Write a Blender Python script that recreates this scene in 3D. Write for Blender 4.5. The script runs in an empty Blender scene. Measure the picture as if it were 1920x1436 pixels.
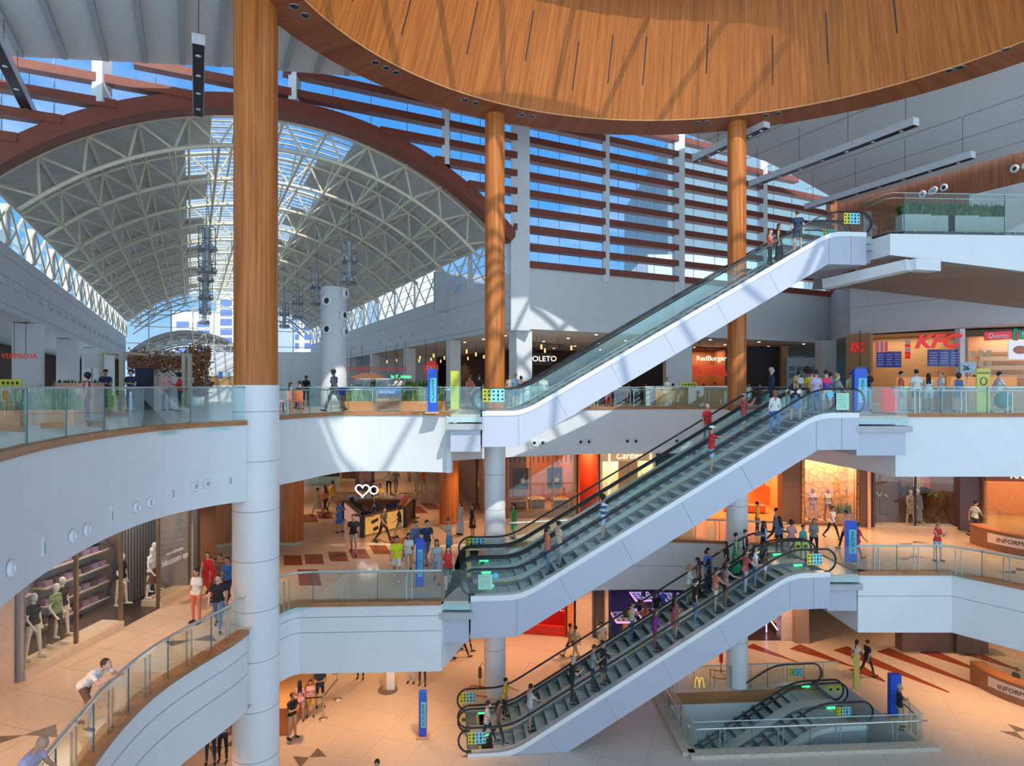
import bpy, bmesh, math, random
import numpy as np
from mathutils import Vector, Matrix
random.seed(7)
SC = bpy.context.scene
F = 1185.0; CX = 960.0; HY = 725.0           # focal length in pixels, horizon line of the 1920x1436 frame
# ---------------------------------------------------------------- camera
cam = bpy.data.cameras.new('camera'); camo = bpy.data.objects.new('camera', cam); SC.collection.objects.link(camo)
camo.location = (0, 0, 0); camo.rotation_euler = (math.pi/2, 0, 0)
cam.sensor_width = 36; cam.lens = 36*F/1920; cam.shift_y = (HY-718)/1920; cam.clip_end = 2000; cam.clip_start = 0.3
SC.camera = camo
# ---------------------------------------------------------------- world: blue sky with soft clouds, brightened behind the camera as added interior fill
w = bpy.data.worlds.new('sky'); SC.world = w; w.use_nodes = True
nt = w.node_tree; nt.nodes.clear()
def N(tree, t, **k):
    n = tree.nodes.new(t)
    for a, b in k.items(): setattr(n, a, b)
    return n
out = N(nt, 'ShaderNodeOutputWorld'); bg = N(nt, 'ShaderNodeBackground'); tc = N(nt, 'ShaderNodeTexCoord')
sep = N(nt, 'ShaderNodeSeparateXYZ'); nt.links.new(tc.outputs['Generated'], sep.inputs[0])
r1 = N(nt, 'ShaderNodeValToRGB')
nt.links.new(sep.outputs['Z'], r1.inputs[0])
e = r1.color_ramp.elements; e[0].position = 0.0; e[0].color = (0.38, 0.66, 0.95, 1); e[1].position = 0.75; e[1].color = (0.035, 0.17, 0.62, 1)
m_ = e.new(0.25); m_.color = (0.10, 0.42, 0.98, 1)
ns = N(nt, 'ShaderNodeTexNoise'); ns.inputs['Scale'].default_value = 2.6; ns.inputs['Detail'].default_value = 7; ns.inputs['Roughness'].default_value = 0.62
mp = N(nt, 'ShaderNodeMapping'); mp.inputs['Scale'].default_value = (1, 1, 2.6); nt.links.new(tc.outputs['Generated'], mp.inputs[0]); nt.links.new(mp.outputs[0], ns.inputs['Vector'])
r2 = N(nt, 'ShaderNodeValToRGB'); r2.color_ramp.elements[0].position = 0.5; r2.color_ramp.elements[1].position = 0.8
r2.color_ramp.elements[1].color = (0.75, 0.75, 0.75, 1)
nt.links.new(ns.outputs['Fac'], r2.inputs[0])
mx = N(nt, 'ShaderNodeMix', data_type='RGBA'); nt.links.new(r2.outputs[0], mx.inputs[0]); nt.links.new(r1.outputs[0], mx.inputs[6]); mx.inputs[7].default_value = (0.72, 0.84, 0.98, 1)
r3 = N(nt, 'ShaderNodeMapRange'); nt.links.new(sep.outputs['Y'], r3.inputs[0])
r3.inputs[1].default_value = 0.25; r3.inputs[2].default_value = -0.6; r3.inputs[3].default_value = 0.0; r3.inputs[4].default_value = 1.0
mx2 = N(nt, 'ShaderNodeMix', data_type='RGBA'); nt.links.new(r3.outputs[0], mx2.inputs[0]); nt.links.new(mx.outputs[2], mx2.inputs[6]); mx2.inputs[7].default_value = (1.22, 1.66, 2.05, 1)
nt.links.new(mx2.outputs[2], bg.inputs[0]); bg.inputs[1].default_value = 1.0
nt.links.new(bg.outputs[0], out.inputs[0])
# ---------------------------------------------------------------- sun
sl = bpy.data.lights.new('sun', 'SUN'); sl.energy = 3.3; sl.angle = 0.012; sl.color = (1, 0.93, 0.82)
so = bpy.data.objects.new('sun', sl); SC.collection.objects.link(so)
SUND = Vector((-0.41, 0.93, -1.0)).normalized()
so.rotation_euler = SUND.to_track_quat('-Z', 'Y').to_euler(); so.location = (10, -20, 40)
# ---------------------------------------------------------------- exposure
SC.view_settings.view_transform = 'Standard'; SC.view_settings.look = 'None'
SC.view_settings.exposure = 0.12; SC.view_settings.gamma = 1.0; SC.view_settings.use_curve_mapping = False
try:
    SC.cycles.transparent_max_bounces = 24; SC.cycles.max_bounces = 7; SC.cycles.diffuse_bounces = 4; SC.cycles.glossy_bounces = 3
    SC.cycles.caustics_reflective = False; SC.cycles.caustics_refractive = False; SC.cycles.sample_clamp_indirect = 6
except Exception: pass
def spot(x, y, z, power, color=(1, 0.60, 0.30), size=2.1, blend=0.9, rad=0.12):
    l = bpy.data.lights.new('downlight', 'SPOT'); l.energy = power; l.color = color; l.spot_size = size; l.spot_blend = blend; l.shadow_soft_size = rad
    o = bpy.data.objects.new('downlight', l); SC.collection.objects.link(o); o.location = (x, y, z); return o
def area(x, y, z, sx, sy, power, color=(1, 0.8, 0.6), rot=(0, 0, 0)):
    l = bpy.data.lights.new('shop_light', 'AREA'); l.shape = 'RECTANGLE'; l.size = sx; l.size_y = sy; l.energy = power; l.color = color
    o = bpy.data.objects.new('shop_light', l); SC.collection.objects.link(o); o.location = (x, y, z); o.rotation_euler = rot; return o
WARM = (1, 0.52, 0.24)
# ---------------------------------------------------------------- levels (eye height is z = 0)
Z4, Z3, Z2, Z1, Z0 = 6.15, -1.05, -7.15, -13.25, -19.0
S3, S2 = -3.4, -9.45                          # undersides of the third and second storey slabs
def P(px, D, z=None, py=None):                # a place seen at px at depth D
    return Vector(((px-CX)/F*D, D, z if z is not None else (HY-py)*D/F))
def FP(px, py, z):                            # a place on the floor z
    D = F*z/(HY-py); return Vector(((px-CX)/F*D, D, z))
AX = Vector((-0.452, 0.892, 0)); SX = Vector((0.892, 0.452, 0)); CO = Vector((-0.1, 34, 0))
def FR(s, r, z=0.0): v = CO + SX*s + AX*r; return Vector((v.x, v.y, z))     # hall frame: s along the louvre wall, r into the hall
def sr(p):
    d = Vector((p[0], p[1], 0))-CO; return d.dot(SX), d.dot(AX)
# ================================================================= helpers
COL = SC.collection
class MB:
    def __init__(s): s.v = []; s.f = []; s.m = []; s.sm = []; s.mi = 0
    def add(s, vs, fs, smooth=False):
        b = len(s.v); s.v += [tuple(v) for v in vs]; s.f += [tuple(i+b for i in f) for f in fs]
        s.m += [s.mi]*len(fs); s.sm += [smooth]*len(fs); return s
    def box(s, c, d, rz=0.0, ax=None):
        hx, hy, hz = d[0]/2, d[1]/2, d[2]/2; ca, sa = math.cos(rz), math.sin(rz); vs = []
        for x, y, z in ((-1,-1,-1),(1,-1,-1),(1,1,-1),(-1,1,-1),(-1,-1,1),(1,-1,1),(1,1,1),(-1,1,1)):
            x *= hx; y *= hy; vs.append((c[0]+x*ca-y*sa, c[1]+x*sa+y*ca, c[2]+z*hz))
        return s.add(vs, ((0,3,2,1),(4,5,6,7),(0,1,5,4),(1,2,6,5),(2,3,7,6),(3,0,4,7)))
    def beam(s, a, b, w_, h_):                # rectangular bar between two points
        a = Vector(a); b = Vector(b); d = (b-a).normalized(); up = Vector((0, 0, 1))
        if abs(d.z) > .95: up = Vector((0, 1, 0))
        x = d.cross(up).normalized()*w_/2; y = x.cross(d).normalized()*h_/2
        vs = [a-x-y, a+x-y, a+x+y, a-x+y, b-x-y, b+x-y, b+x+y, b-x+y]
        return s.add(vs, ((0,1,2,3),(7,6,5,4),(0,4,5,1),(1,5,6,2),(2,6,7,3),(3,7,4,0)))
    def tube(s, pts, r, n=8, closed=False, r2=None):
        pts = [Vector(p) for p in pts]; k = len(pts); vs = []; prev = None
        for i, p in enumerate(pts):
            if closed: d = pts[(i+1) % k]-pts[i-1]
            else: d = pts[min(i+1, k-1)]-pts[max(i-1, 0)]
            d.normalize()
            if prev is None:
                up = Vector((0, 0, 1)) if abs(d.z) < .9 else Vector((1, 0, 0)); x = d.cross(up).normalized()
            else: x = (prev-d*prev.dot(d)).normalized()
            prev = x; y = d.cross(x); rr = r if r2 is None else r+(r2-r)*i/max(1, k-1)
            for j in range(n):
                t = 2*math.pi*j/n; vs.append(p+x*(rr*math.cos(t))+y*(rr*math.sin(t)))
        fs = []
        for i in range(k if closed else k-1):
            i2 = (i+1) % k
            for j in range(n): j2 = (j+1) % n; fs.append((i*n+j, i*n+j2, i2*n+j2, i2*n+j))
        if not closed: fs.append(tuple(range(n-1, -1, -1))); fs.append(tuple((k-1)*n+j for j in range(n)))
        return s.add(vs, fs, n > 5)
    def lathe(s, c, prof, n=24, cap=True):    # prof: (radius, z)
        vs = []; fs = []
        for r, z in prof:
            for j in range(n): t = 2*math.pi*j/n; vs.append((c[0]+r*math.cos(t), c[1]+r*math.sin(t), c[2]+z))
        for i in range(len(prof)-1):
            for j in range(n): j2 = (j+1) % n; fs.append((i*n+j, i*n+j2, (i+1)*n+j2, (i+1)*n+j))
        s.add(vs, fs, True)
        if cap: s.add([vs[j] for j in range(n)], [tuple(range(n-1, -1, -1))]); s.add([vs[-n+j] for j in range(n)], [tuple(range(n))])
        return s
    def ell(s, c, r, n=12, m=8, R=None):
        vs = []; fs = []
        for i in range(m+1):
            a = math.pi*i/m
            for j in range(n):
                t = 2*math.pi*j/n; v = Vector((r[0]*math.sin(a)*math.cos(t), r[1]*math.sin(a)*math.sin(t), r[2]*math.cos(a)))
                if R is not None: v = R @ v
                vs.append(Vector(c)+v)
        for i in range(m):
            for j in range(n): j2 = (j+1) % n; fs.append((i*n+j, (i+1)*n+j, (i+1)*n+j2, i*n+j2))
        return s.add(vs, fs, True)
    def poly(s, pts, z, flip=False):
        vs = [(p[0], p[1], z) for p in pts]; ix = list(range(len(pts)))
        return s.add(vs, [tuple(ix[::-1] if flip else ix)])
    def prism(s, pts, z0, z1):
        n = len(pts); vs = [(p[0], p[1], z0) for p in pts]+[(p[0], p[1], z1) for p in pts]
        fs = [tuple(range(n-1, -1, -1)), tuple(range(n, 2*n))]+[(i, (i+1) % n, (i+1) % n+n, i+n) for i in range(n)]
        return s.add(vs, fs)
    def ribbon(s, pts, z0, z1, th=0.0, smooth=False):    # upright band along a plan line, thickness to the left of its course
        n = len(pts); P2 = [Vector((p[0], p[1], 0)) for p in pts]; nr = []
        for i in range(n):
            d = (P2[min(i+1, n-1)]-P2[max(i-1, 0)]).normalized(); nr.append(Vector((-d.y, d.x, 0)))
        zz0 = z0 if isinstance(z0, (list, tuple)) else [z0]*n; zz1 = z1 if isinstance(z1, (list, tuple)) else [z1]*n
        vs = []
        for i in range(n):
            p = P2[i]; q = p+nr[i]*th
            vs += [(p.x, p.y, zz0[i]), (p.x, p.y, zz1[i]), (q.x, q.y, zz1[i]), (q.x, q.y, zz0[i])]
        fs = []
        for i in range(n-1):
            a = i*4; b = a+4
            fs.append((a, b, b+1, a+1))
            if th: fs += [(a+1, b+1, b+2, a+2), (a+2, b+2, b+3, a+3), (a+3, b+3, b, a)]
        if th: fs += [(0, 1, 2, 3), (n*4-1, n*4-2, n*4-3, n*4-4)]
        return s.add(vs, fs, smooth)
    def quad(s, a, b, c, d): return s.add([a, b, c, d], [(0, 1, 2, 3)])
def tag(o, label=None, cat=None, group=None, kind=None):
    if label: o['label'] = label
    if cat: o['category'] = cat
    if group: o['group'] = group
    if kind: o['kind'] = kind
    return o
def obj(name, mb, mats, parent=None, loc=None, rz=None):
    me = bpy.data.meshes.new(name); me.from_pydata(mb.v, [], mb.f)
    if not isinstance(mats, (list, tuple)): mats = [mats]
    for m in mats: me.materials.append(m)
    me.polygons.foreach_set('material_index', mb.m); me.polygons.foreach_set('use_smooth', mb.sm); me.update()
    o = bpy.data.objects.new(name, me); COL.objects.link(o)
    if parent is not None: o.parent = parent
    if loc is not None: o.location = loc
    if rz is not None: o.rotation_euler = (0, 0, rz)
    return o
def empty(name, loc=(0, 0, 0), rz=0.0):
    o = bpy.data.objects.new(name, None); COL.objects.link(o); o.location = loc; o.rotation_euler = (0, 0, rz); o.empty_display_size = .2; return o
def struct(name, mb, mats): o = obj(name, mb, mats); o['kind'] = 'structure'; return o
def copy_tree(o, parent=None, loc=None, rz=None):
    c = o.copy(); COL.objects.link(c); c.parent = parent
    if loc is not None: c.location = loc
    if rz is not None: c.rotation_euler = (0, 0, rz)
    for ch in list(o.children): copy_tree(ch, c)
    return c
def smooth(pts, k=6):
    out_ = []; n = len(pts)
    for i in range(n-1):
        p0 = Vector(pts[max(0, i-1)]); p1 = Vector(pts[i]); p2 = Vector(pts[i+1]); p3 = Vector(pts[min(n-1, i+2)])
        for j in range(k):
            t = j/k; out_.append(0.5*((2*p1)+(p2-p0)*t+(2*p0-5*p1+4*p2-p3)*t*t+(3*p1-p0-3*p2+p3)*t**3))
    out_.append(Vector(pts[-1])); return out_
def resample(pts, step):
    pts = [Vector((p[0], p[1])) for p in pts]; L = [0]
    for a, b in zip(pts, pts[1:]): L.append(L[-1]+(b-a).length)
    n = max(1, round(L[-1]/step)); res = []; i = 0
    for k in range(n+1):
        t = L[-1]*k/n
        while i < len(L)-2 and L[i+1] < t: i += 1
        res.append(pts[i].lerp(pts[i+1], (t-L[i])/max(1e-9, L[i+1]-L[i])))
    return res
def text(body, size, mat_, parent=None, loc=(0, 0, 0), rot=(math.pi/2, 0, 0), ext=0.01, name='lettering', shear=0.0, bold=0.0, align='CENTER', width=1.0):
    c = bpy.data.curves.new(name, 'FONT'); c.body = body; c.size = size; c.extrude = ext; c.align_x = align; c.align_y = 'CENTER'; c.shear = shear; c.offset = bold
    t = bpy.data.objects.new(name, c); COL.objects.link(t)
    dg = bpy.context.evaluated_depsgraph_get(); me = bpy.data.meshes.new_from_object(t.evaluated_get(dg)); bpy.data.objects.remove(t)
    me.materials.clear(); me.materials.append(mat_)
    o = bpy.data.objects.new(name, me); COL.objects.link(o); o.location = loc; o.rotation_euler = rot; o.scale = (width, 1, 1)
    if parent is not None: o.parent = parent
    return o
# ================================================================= materials
MATS = {}
def mat(name, col, rough=0.5, metal=0.0, var=0.06, scale=6.0, emit=None, es=1.0, spec=0.5, bump=0.0, stretch=None):
    if name in MATS: return MATS[name]
    m = bpy.data.materials.new(name); m.use_nodes = True; t = m.node_tree; b = t.nodes['Principled BSDF']
    b.inputs['Roughness'].default_value = rough; b.inputs['Metallic'].default_value = metal; b.inputs['Specular IOR Level'].default_value = spec
    if emit: b.inputs['Emission Color'].default_value = (*emit, 1); b.inputs['Emission Strength'].default_value = es
    c = N(t, 'ShaderNodeTexCoord'); n = N(t, 'ShaderNodeTexNoise'); n.inputs['Scale'].default_value = scale; n.inputs['Detail'].default_value = 3
    if stretch:
        mp_ = N(t, 'ShaderNodeMapping'); mp_.inputs['Scale'].default_value = stretch; t.links.new(c.outputs['Object'], mp_.inputs[0]); t.links.new(mp_.outputs[0], n.inputs['Vector'])
    else: t.links.new(c.outputs['Object'], n.inputs['Vector'])
    r = N(t, 'ShaderNodeValToRGB'); r.color_ramp.elements[0].position = .3; r.color_ramp.elements[1].position = .7
    r.color_ramp.elements[0].color = (*[x*(1-var) for x in col], 1); r.color_ramp.elements[1].color = (*[min(1, x*(1+var)) for x in col], 1)
    t.links.new(n.outputs['Fac'], r.inputs[0]); t.links.new(r.outputs[0], b.inputs['Base Color'])
    if bump:
        bn = N(t, 'ShaderNodeBump'); bn.inputs['Strength'].default_value = bump; bn.inputs['Distance'].default_value = 0.02
        t.links.new(n.outputs['Fac'], bn.inputs['Height']); t.links.new(bn.outputs[0], b.inputs['Normal'])
    MATS[name] = m; return m
def wood(name, c1, c2, sc=(14, 14, .5), rough=0.42, polar=None):
    m = bpy.data.materials.new(name); m.use_nodes = True; t = m.node_tree; b = t.nodes['Principled BSDF']; b.inputs['Roughness'].default_value = rough; b.inputs['Specular IOR Level'].default_value = .3
    c = N(t, 'ShaderNodeTexCoord'); mp_ = N(t, 'ShaderNodeMapping'); mp_.inputs['Scale'].default_value = sc
    if polar:
        sp = N(t, 'ShaderNodeSeparateXYZ'); t.links.new(c.outputs['Object'], sp.inputs[0]); q = []
        for i, ax in enumerate('XY'): m1 = N(t, 'ShaderNodeMath', operation='SUBTRACT'); t.links.new(sp.outputs[ax], m1.inputs[0]); m1.inputs[1].default_value = polar[i]; q.append(m1)
        at = N(t, 'ShaderNodeMath', operation='ARCTAN2'); t.links.new(q[1].outputs[0], at.inputs[0]); t.links.new(q[0].outputs[0], at.inputs[1])
        cb = N(t, 'ShaderNodeCombineXYZ'); t.links.new(at.outputs[0], cb.inputs[0]); t.links.new(sp.outputs['Z'], cb.inputs[2]); t.links.new(cb.outputs[0], mp_.inputs[0])
    else: t.links.new(c.outputs['Object'], mp_.inputs[0])
    n = N(t, 'ShaderNodeTexNoise'); n.inputs['Scale'].default_value = 1; n.inputs['Detail'].default_value = 6; n.inputs['Roughness'].default_value = .7; t.links.new(mp_.outputs[0], n.inputs['Vector'])
    r = N(t, 'ShaderNodeValToRGB'); r.color_ramp.elements[0].position = .34; r.color_ramp.elements[1].position = .66
    r.color_ramp.elements[0].color = (*c1, 1); r.color_ramp.elements[1].color = (*c2, 1); t.links.new(n.outputs['Fac'], r.inputs[0])
    n2 = N(t, 'ShaderNodeTexNoise'); n2.inputs['Scale'].default_value = .35; t.links.new(mp_.outputs[0], n2.inputs['Vector'])
    mm = N(t, 'ShaderNodeMix', data_type='RGBA', blend_type='MULTIPLY'); mm.inputs[0].default_value = .55
    t.links.new(r.outputs[0], mm.inputs[6]); t.links.new(n2.outputs['Fac'], mm.inputs[7])
    g = N(t, 'ShaderNodeMix', data_type='RGBA', blend_type='ADD'); g.inputs[0].default_value = .35; t.links.new(mm.outputs[2], g.inputs[6]); t.links.new(r.outputs[0], g.inputs[7])
    t.links.new(g.outputs[2], b.inputs['Base Color']); MATS[name] = m; return m
def glass(name, tint=(0.86, 0.95, 0.94), refl=0.10, rough=0.01, ior=1.45):
    m = bpy.data.materials.new(name); m.use_nodes = True; t = m.node_tree; t.nodes.clear()
    o = N(t, 'ShaderNodeOutputMaterial'); tr = N(t, 'ShaderNodeBsdfTransparent'); tr.inputs[0].default_value = (*tint, 1)
    gl = N(t, 'ShaderNodeBsdfGlossy'); gl.inputs['Roughness'].default_value = rough; gl.inputs[0].default_value = (.95, 1, 1, 1)
    lw = N(t, 'ShaderNodeLayerWeight'); lw.inputs[0].default_value = .5; pw = N(t, 'ShaderNodeMath', operation='POWER'); pw.inputs[1].default_value = 4.5
    t.links.new(lw.outputs['Facing'], pw.inputs[0]); ad = N(t, 'ShaderNodeMath', operation='MULTIPLY_ADD'); ad.inputs[1].default_value = .9-refl; ad.inputs[2].default_value = refl; ad.use_clamp = True
    t.links.new(pw.outputs[0], ad.inputs[0]); mi = N(t, 'ShaderNodeMixShader'); t.links.new(ad.outputs[0], mi.inputs[0]); t.links.new(tr.outputs[0], mi.inputs[1]); t.links.new(gl.outputs[0], mi.inputs[2])
    t.links.new(mi.outputs[0], o.inputs[0]); MATS[name] = m; return m
def tiles(name, col, sx=1.2, sy=1.2, rough=0.25, rot=0.1, var=.12, line=0.72):
    m = bpy.data.materials.new(name); m.use_nodes = True; t = m.node_tree; b = t.nodes['Principled BSDF']; b.inputs['Roughness'].default_value = rough
    c = N(t, 'ShaderNodeTexCoord'); mp_ = N(t, 'ShaderNodeMapping'); mp_.inputs['Rotation'].default_value = (0, 0, rot); t.links.new(c.outputs['Object'], mp_.inputs[0])
    br = N(t, 'ShaderNodeTexBrick'); br.inputs['Scale'].default_value = 1; br.inputs['Brick Width'].default_value = sx; br.inputs['Row Height'].default_value = sy; br.inputs['Mortar Size'].default_value = .012; br.offset = 0
    a = [x*(1-var*.35) for x in col]; br.inputs['Color1'].default_value = (*a, 1); br.inputs['Color2'].default_value = (*col, 1); br.inputs['Mortar'].default_value = (*[x*line for x in col], 1)
    t.links.new(mp_.outputs[0], br.inputs['Vector'])
    n = N(t, 'ShaderNodeTexNoise'); n.inputs['Scale'].default_value = 22; n.inputs['Detail'].default_value = 4; t.links.new(c.outputs['Object'], n.inputs['Vector'])
    r = N(t, 'ShaderNodeMapRange'); r.inputs[3].default_value = 1-var; r.inputs[4].default_value = 1+var; t.links.new(n.outputs['Fac'], r.inputs[0])
    mm = N(t, 'ShaderNodeMix', data_type='RGBA', blend_type='MULTIPLY'); mm.inputs[0].default_value = 1; t.links.new(br.outputs[0], mm.inputs[6]); t.links.new(r.outputs[0], mm.inputs[7])
    t.links.new(mm.outputs[2], b.inputs['Base Color']); MATS[name] = m; return m
white = mat('white_panel', (0.74, 0.76, 0.78), 0.55, var=.02, scale=1.5)
white2 = mat('white_cladding', (0.78, 0.79, 0.81), 0.38, var=.02, scale=1.2)
offw = mat('cream_steel', (0.80, 0.71, 0.55), 0.5, var=.04)
grey = mat('grey_panel', (0.42, 0.43, 0.45), 0.5)
jointm = mat('panel_joint', (0.30, 0.31, 0.33), 0.8)
ceilm = mat('ceiling_board', (0.80, 0.79, 0.78), 0.8, var=.03)
softm = mat('slab_underside', (0.74, 0.69, 0.62), 0.8, var=.04)
dark = mat('dark_metal', (0.035, 0.038, 0.045), 0.4, .3)
black = mat('black_rubber', (0.012, 0.013, 0.016), 0.35)
steel = mat('brushed_steel', (0.62, 0.62, 0.60), 0.28, .9, scale=30)
steeld = mat('steel_side', (0.30, 0.33, 0.35), 0.35, .7)
red_louvre = mat('terracotta_metal', (0.235, 0.058, 0.034), 0.45, var=.08, scale=3)
trimw = wood('trim_wood', (0.30, 0.13, 0.055), (0.46, 0.21, 0.09), (2, 2, 14))
colw = wood('column_wood', (0.30, 0.078, 0.018), (0.62, 0.21, 0.05), (10, 10, .22), .42)
domew = wood('dome_wood', (0.34, 0.088, 0.016), (0.60, 0.19, 0.038), (95, 1, .35), .5, polar=(6, 16))
ringw = wood('ring_wood', (0.24, 0.062, 0.022), (0.38, 0.12, 0.042), (26, .4, .35), .5, polar=(6, 16))
wallw = wood('wall_wood', (0.24, 0.085, 0.04), (0.40, 0.155, 0.075), (12, 12, .35), .5)
gglass = glass('balustrade_glass', (0.90, 0.975, 0.965), .05)
sglass = glass('shop_glass', (0.96, 0.98, 0.98), .04)
fglass = glass('facade_glass', (0.93, 0.97, 1.0), .03)
wglass = glass('clerestory_glass', (0.90, 0.96, 1.0), .03)
floor1 = tiles('granite_floor', (0.60, 0.53, 0.46), 1.6, 1.6, .28, .35)
floor2 = tiles('polished_floor', (0.64, 0.53, 0.42), 1.2, 1.2, .12, .3)
floor3 = tiles('food_court_floor', (0.55, 0.50, 0.44), 1.0, 1.0, .25, .2)
redst = mat('dark_red_stone', (0.25, 0.055, 0.03), .25, scale=20)
slate = mat('dark_stone', (0.16, 0.13, 0.11), .35, scale=30, var=.3)
green_led = mat('green_led', (0.05, 0.6, 0.2), .5, emit=(0.05, 1, 0.25), es=3.0)
blue = mat('sign_blue', (0.01, 0.09, 0.62), .35, emit=None)
cyan = mat('sign_cyan', (0.12, 0.55, 0.72), .4)
yellow = mat('sign_yellow', (0.72, 0.66, 0.04), .45)
mintg = mat('mint_sign', (0.42, 0.72, 0.55), .5)
ink = mat('ink', (0.02, 0.03, 0.05), .6)
bulb = mat('warm_bulb', (1, .8, .5), .5, emit=(1, .72, .40), es=9.0)
wbulb = mat('white_light', (1, 1, 1), .5, emit=(1, .93, .85), es=6.0)
glassn = mat('dark_glass', (0.03, 0.035, 0.045), .08)
leafm = mat('leaf_green', (0.04, 0.13, 0.022), .5, var=.5, scale=5)
leafy = mat('grass_leaf', (0.22, 0.30, 0.06), .5, var=.4, scale=5)
dry = mat('dried_foliage', (0.40, 0.18, 0.09), .8, var=.5, scale=4)
concrete = mat('concrete', (0.55, 0.56, 0.58), .8, var=.1, scale=.6)
bldw = mat('building_white', (0.80, 0.84, 0.88), .8, var=.04, scale=.2)
# ================================================================= storey edges (plan lines of the oval void)
L3a = smooth([(-4.6, 3.5), (-6.6, 7.0), (-7.9, 9.8), (-8.65, 12.0), (-9.15, 14.6), (-9.1, 16.6), (-8.55, 18.0), (-7.9, 18.8)], 5)
L3b = smooth([(-8.2, 21.5), (-7.65, 22.9), (-7.2, 24.2), (-6.5, 25.3), (-4.5, 25.4), (-2.4, 25.0)], 5)
L3c = [(-2.4, 25.0), (-2.8, 29.0)]
L3d = smooth([(-2.8, 29.0), (0, 30.6), (4.6, 32.0), (8.0, 32.3), (10.7, 32.0), (12.6, 31.0), (13.7, 29.6)], 5)
L3e = [(13.7, 29.6), (14.5, 23.9)]
L3f = [(14.5, 23.9), (19.4, 23.9), (24.0, 23.9), (30, 22.0)]
L2a = smooth([(-5.2, 5.0), (-7.0, 8.5), (-8.0, 12.0), (-8.35, 14.0), (-8.3, 15.6), (-7.85, 17.6), (-7.75, 18.5)], 5)
L2b = smooth([(-7.7, 19.4), (-7.3, 20.5), (-7.0, 20.8)], 4)+[Vector((-2.35, 21.0))]
L2c = [(-2.35, 21.0), (-0.4, 28.4)]
L2d = smooth([(-0.4, 28.4), (2.0, 29.0), (4.6, 29.4), (7.7, 29.4), (10.4, 29.0), (12.4, 28.5)], 5)
L2e = [(12.4, 28.5), (13.2, 27.2), (13.3, 24.3)]
L2f = [(13.3, 24.3), (16.9, 24.3)]+[tuple(v) for v in smooth([(16.9, 24.3), (18.2, 22.6), (20.4, 19.6), (24, 15)], 3)[1:]]
def T(ls): return [(v[0], v[1]) for v in ls]
ring3 = T(L3a)+T(L3b)+T(L3c)[1:]+T(L3d)[1:]+T(L3e)[1:]+T(L3f)[1:]
ring2 = T(L2a)+T(L2b)+T(L2c)[1:]+T(L2d)[1:]+T(L2e)[1:]+T(L2f)[1:]
def slab(ring, outer, zt, zb, fl, name_mats, inlay=None):
    pts = ring+outer; mb = MB(); mb.poly(pts, zt, True)
    if inlay: mb.mi = 1; inlay(mb)
    struct('floor', mb, name_mats)
    mb = MB(); mb.poly(pts, zb, False); struct('ceiling', mb, softm)
out3 = [(45, 22), (70, 110), (-75, 110), (-40, 60), (-24, 24), (-30, 12), (-30, 3.5)]
out2 = [(45, 15), (60, 75), (-50, 75), (-30, 40), (-14, 24), (-14, 5)]
def inl3(mb): pass
def para(mb, x, y, z, w_, l_, sk):           # a slanted stone inlay, laid flush
    a = [(x, y), (x+w_, y), (x+w_+sk, y+l_), (x+sk, y+l_)]
    mb.add([(p[0], p[1], z) for p in a], [(0, 1, 2, 3)])
def inl2(mb):                                 # red stone rectangles in the polished floor
    for px, py in ((558, 1052), (598, 1050), (643, 1045), (683, 1040), (722, 1032), (756, 1018)):
        p = FP(px, py, Z2); para(mb, p.x-.35, p.y-.6, Z2+.004, .75, 1.5, -.55)
    for px, py in ((588, 973), (616, 967), (652, 960), (790, 957), (815, 950), (590, 1085)):
        p = FP(px, py, Z2); para(mb, p.x-.3, p.y-.8, Z2+.004, .8, 2.0, -.75)
    mb.mi = 2
    for px, py in ((1710, 1018), (1705, 1045), (45, 1378), (1905, 1070), (360, 1200)):
        p = FP(px, py, Z2)
        for sg in (-1, 1): mb.add([(p.x, p.y, Z2+.004), (p.x+sg*.75, p.y-.08, Z2+.004), (p.x+sg*.35, p.y+sg*.42, Z2+.004)], [(0, 1, 2) if sg > 0 else (0, 2, 1)])
slab(ring3, out3, Z3, S3, 3, [floor3, slate], inl3)
slab(ring2, out2, Z2, S2, 2, [floor2, redst, slate], inl2)
# ground storey floor with the escalator pit cut out of it
PIT = [(6.75, 22.9), (15.2, 23.5), (14.8, 27.8), (6.5, 27.2)]
def inl1(mb):
    for (a, b, c, w_) in (((1405, 1210), (1495, 1241), 0, .35), ((1490, 1212), (1600, 1250), 0, .5), ((1575, 1215), (1780, 1298), 0, .55), ((1655, 1218), (1850, 1292), 0, .5), ((1735, 1220), (1850, 1262), 0, .5), ((1810, 1221), (1915, 1258), 0, .5), ((1605, 1252), (1660, 1278), 0, .5)):
        p = FP(a[0], a[1], Z1); q = FP(b[0], b[1], Z1); d = (q-p).normalized(); n_ = Vector((-d.y, d.x, 0))*w_
        mb.add([p-n_+Vector((0, 0, .004)), q-n_*.15+Vector((0, 0, .004)), q+n_*.1+Vector((0, 0, .004)), p+n_+Vector((0, 0, .004))], [(0, 1, 2, 3)])
    mb.mi = 2
    for px, py in ((580, 1420), (1905, 1372), (420, 1400)):
        p = FP(px, py, Z1)
        for sg in (-1, 1): mb.add([(p.x, p.y, Z1+.004), (p.x+sg*.6, p.y+.06, Z1+.004), (p.x+sg*.12, p.y+sg*.6, Z1+.004)], [(0, 1, 2) if sg > 0 else (0, 2, 1)])
mb = MB()
o_ = [(-40, -6), (60, -6), (60, 80), (-40, 80)]
for k in range(4):
    a, b = o_[k], o_[(k+1) % 4]; c, d = PIT[(k+1) % 4], PIT[k]
    mb.add([(a[0], a[1], Z1), (b[0], b[1], Z1), (c[0], c[1], Z1), (d[0], d[1], Z1)], [(0, 1, 2, 3)])
mb.mi = 1; inl1(mb); struct('floor', mb, [floor1, redst, slate])
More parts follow.
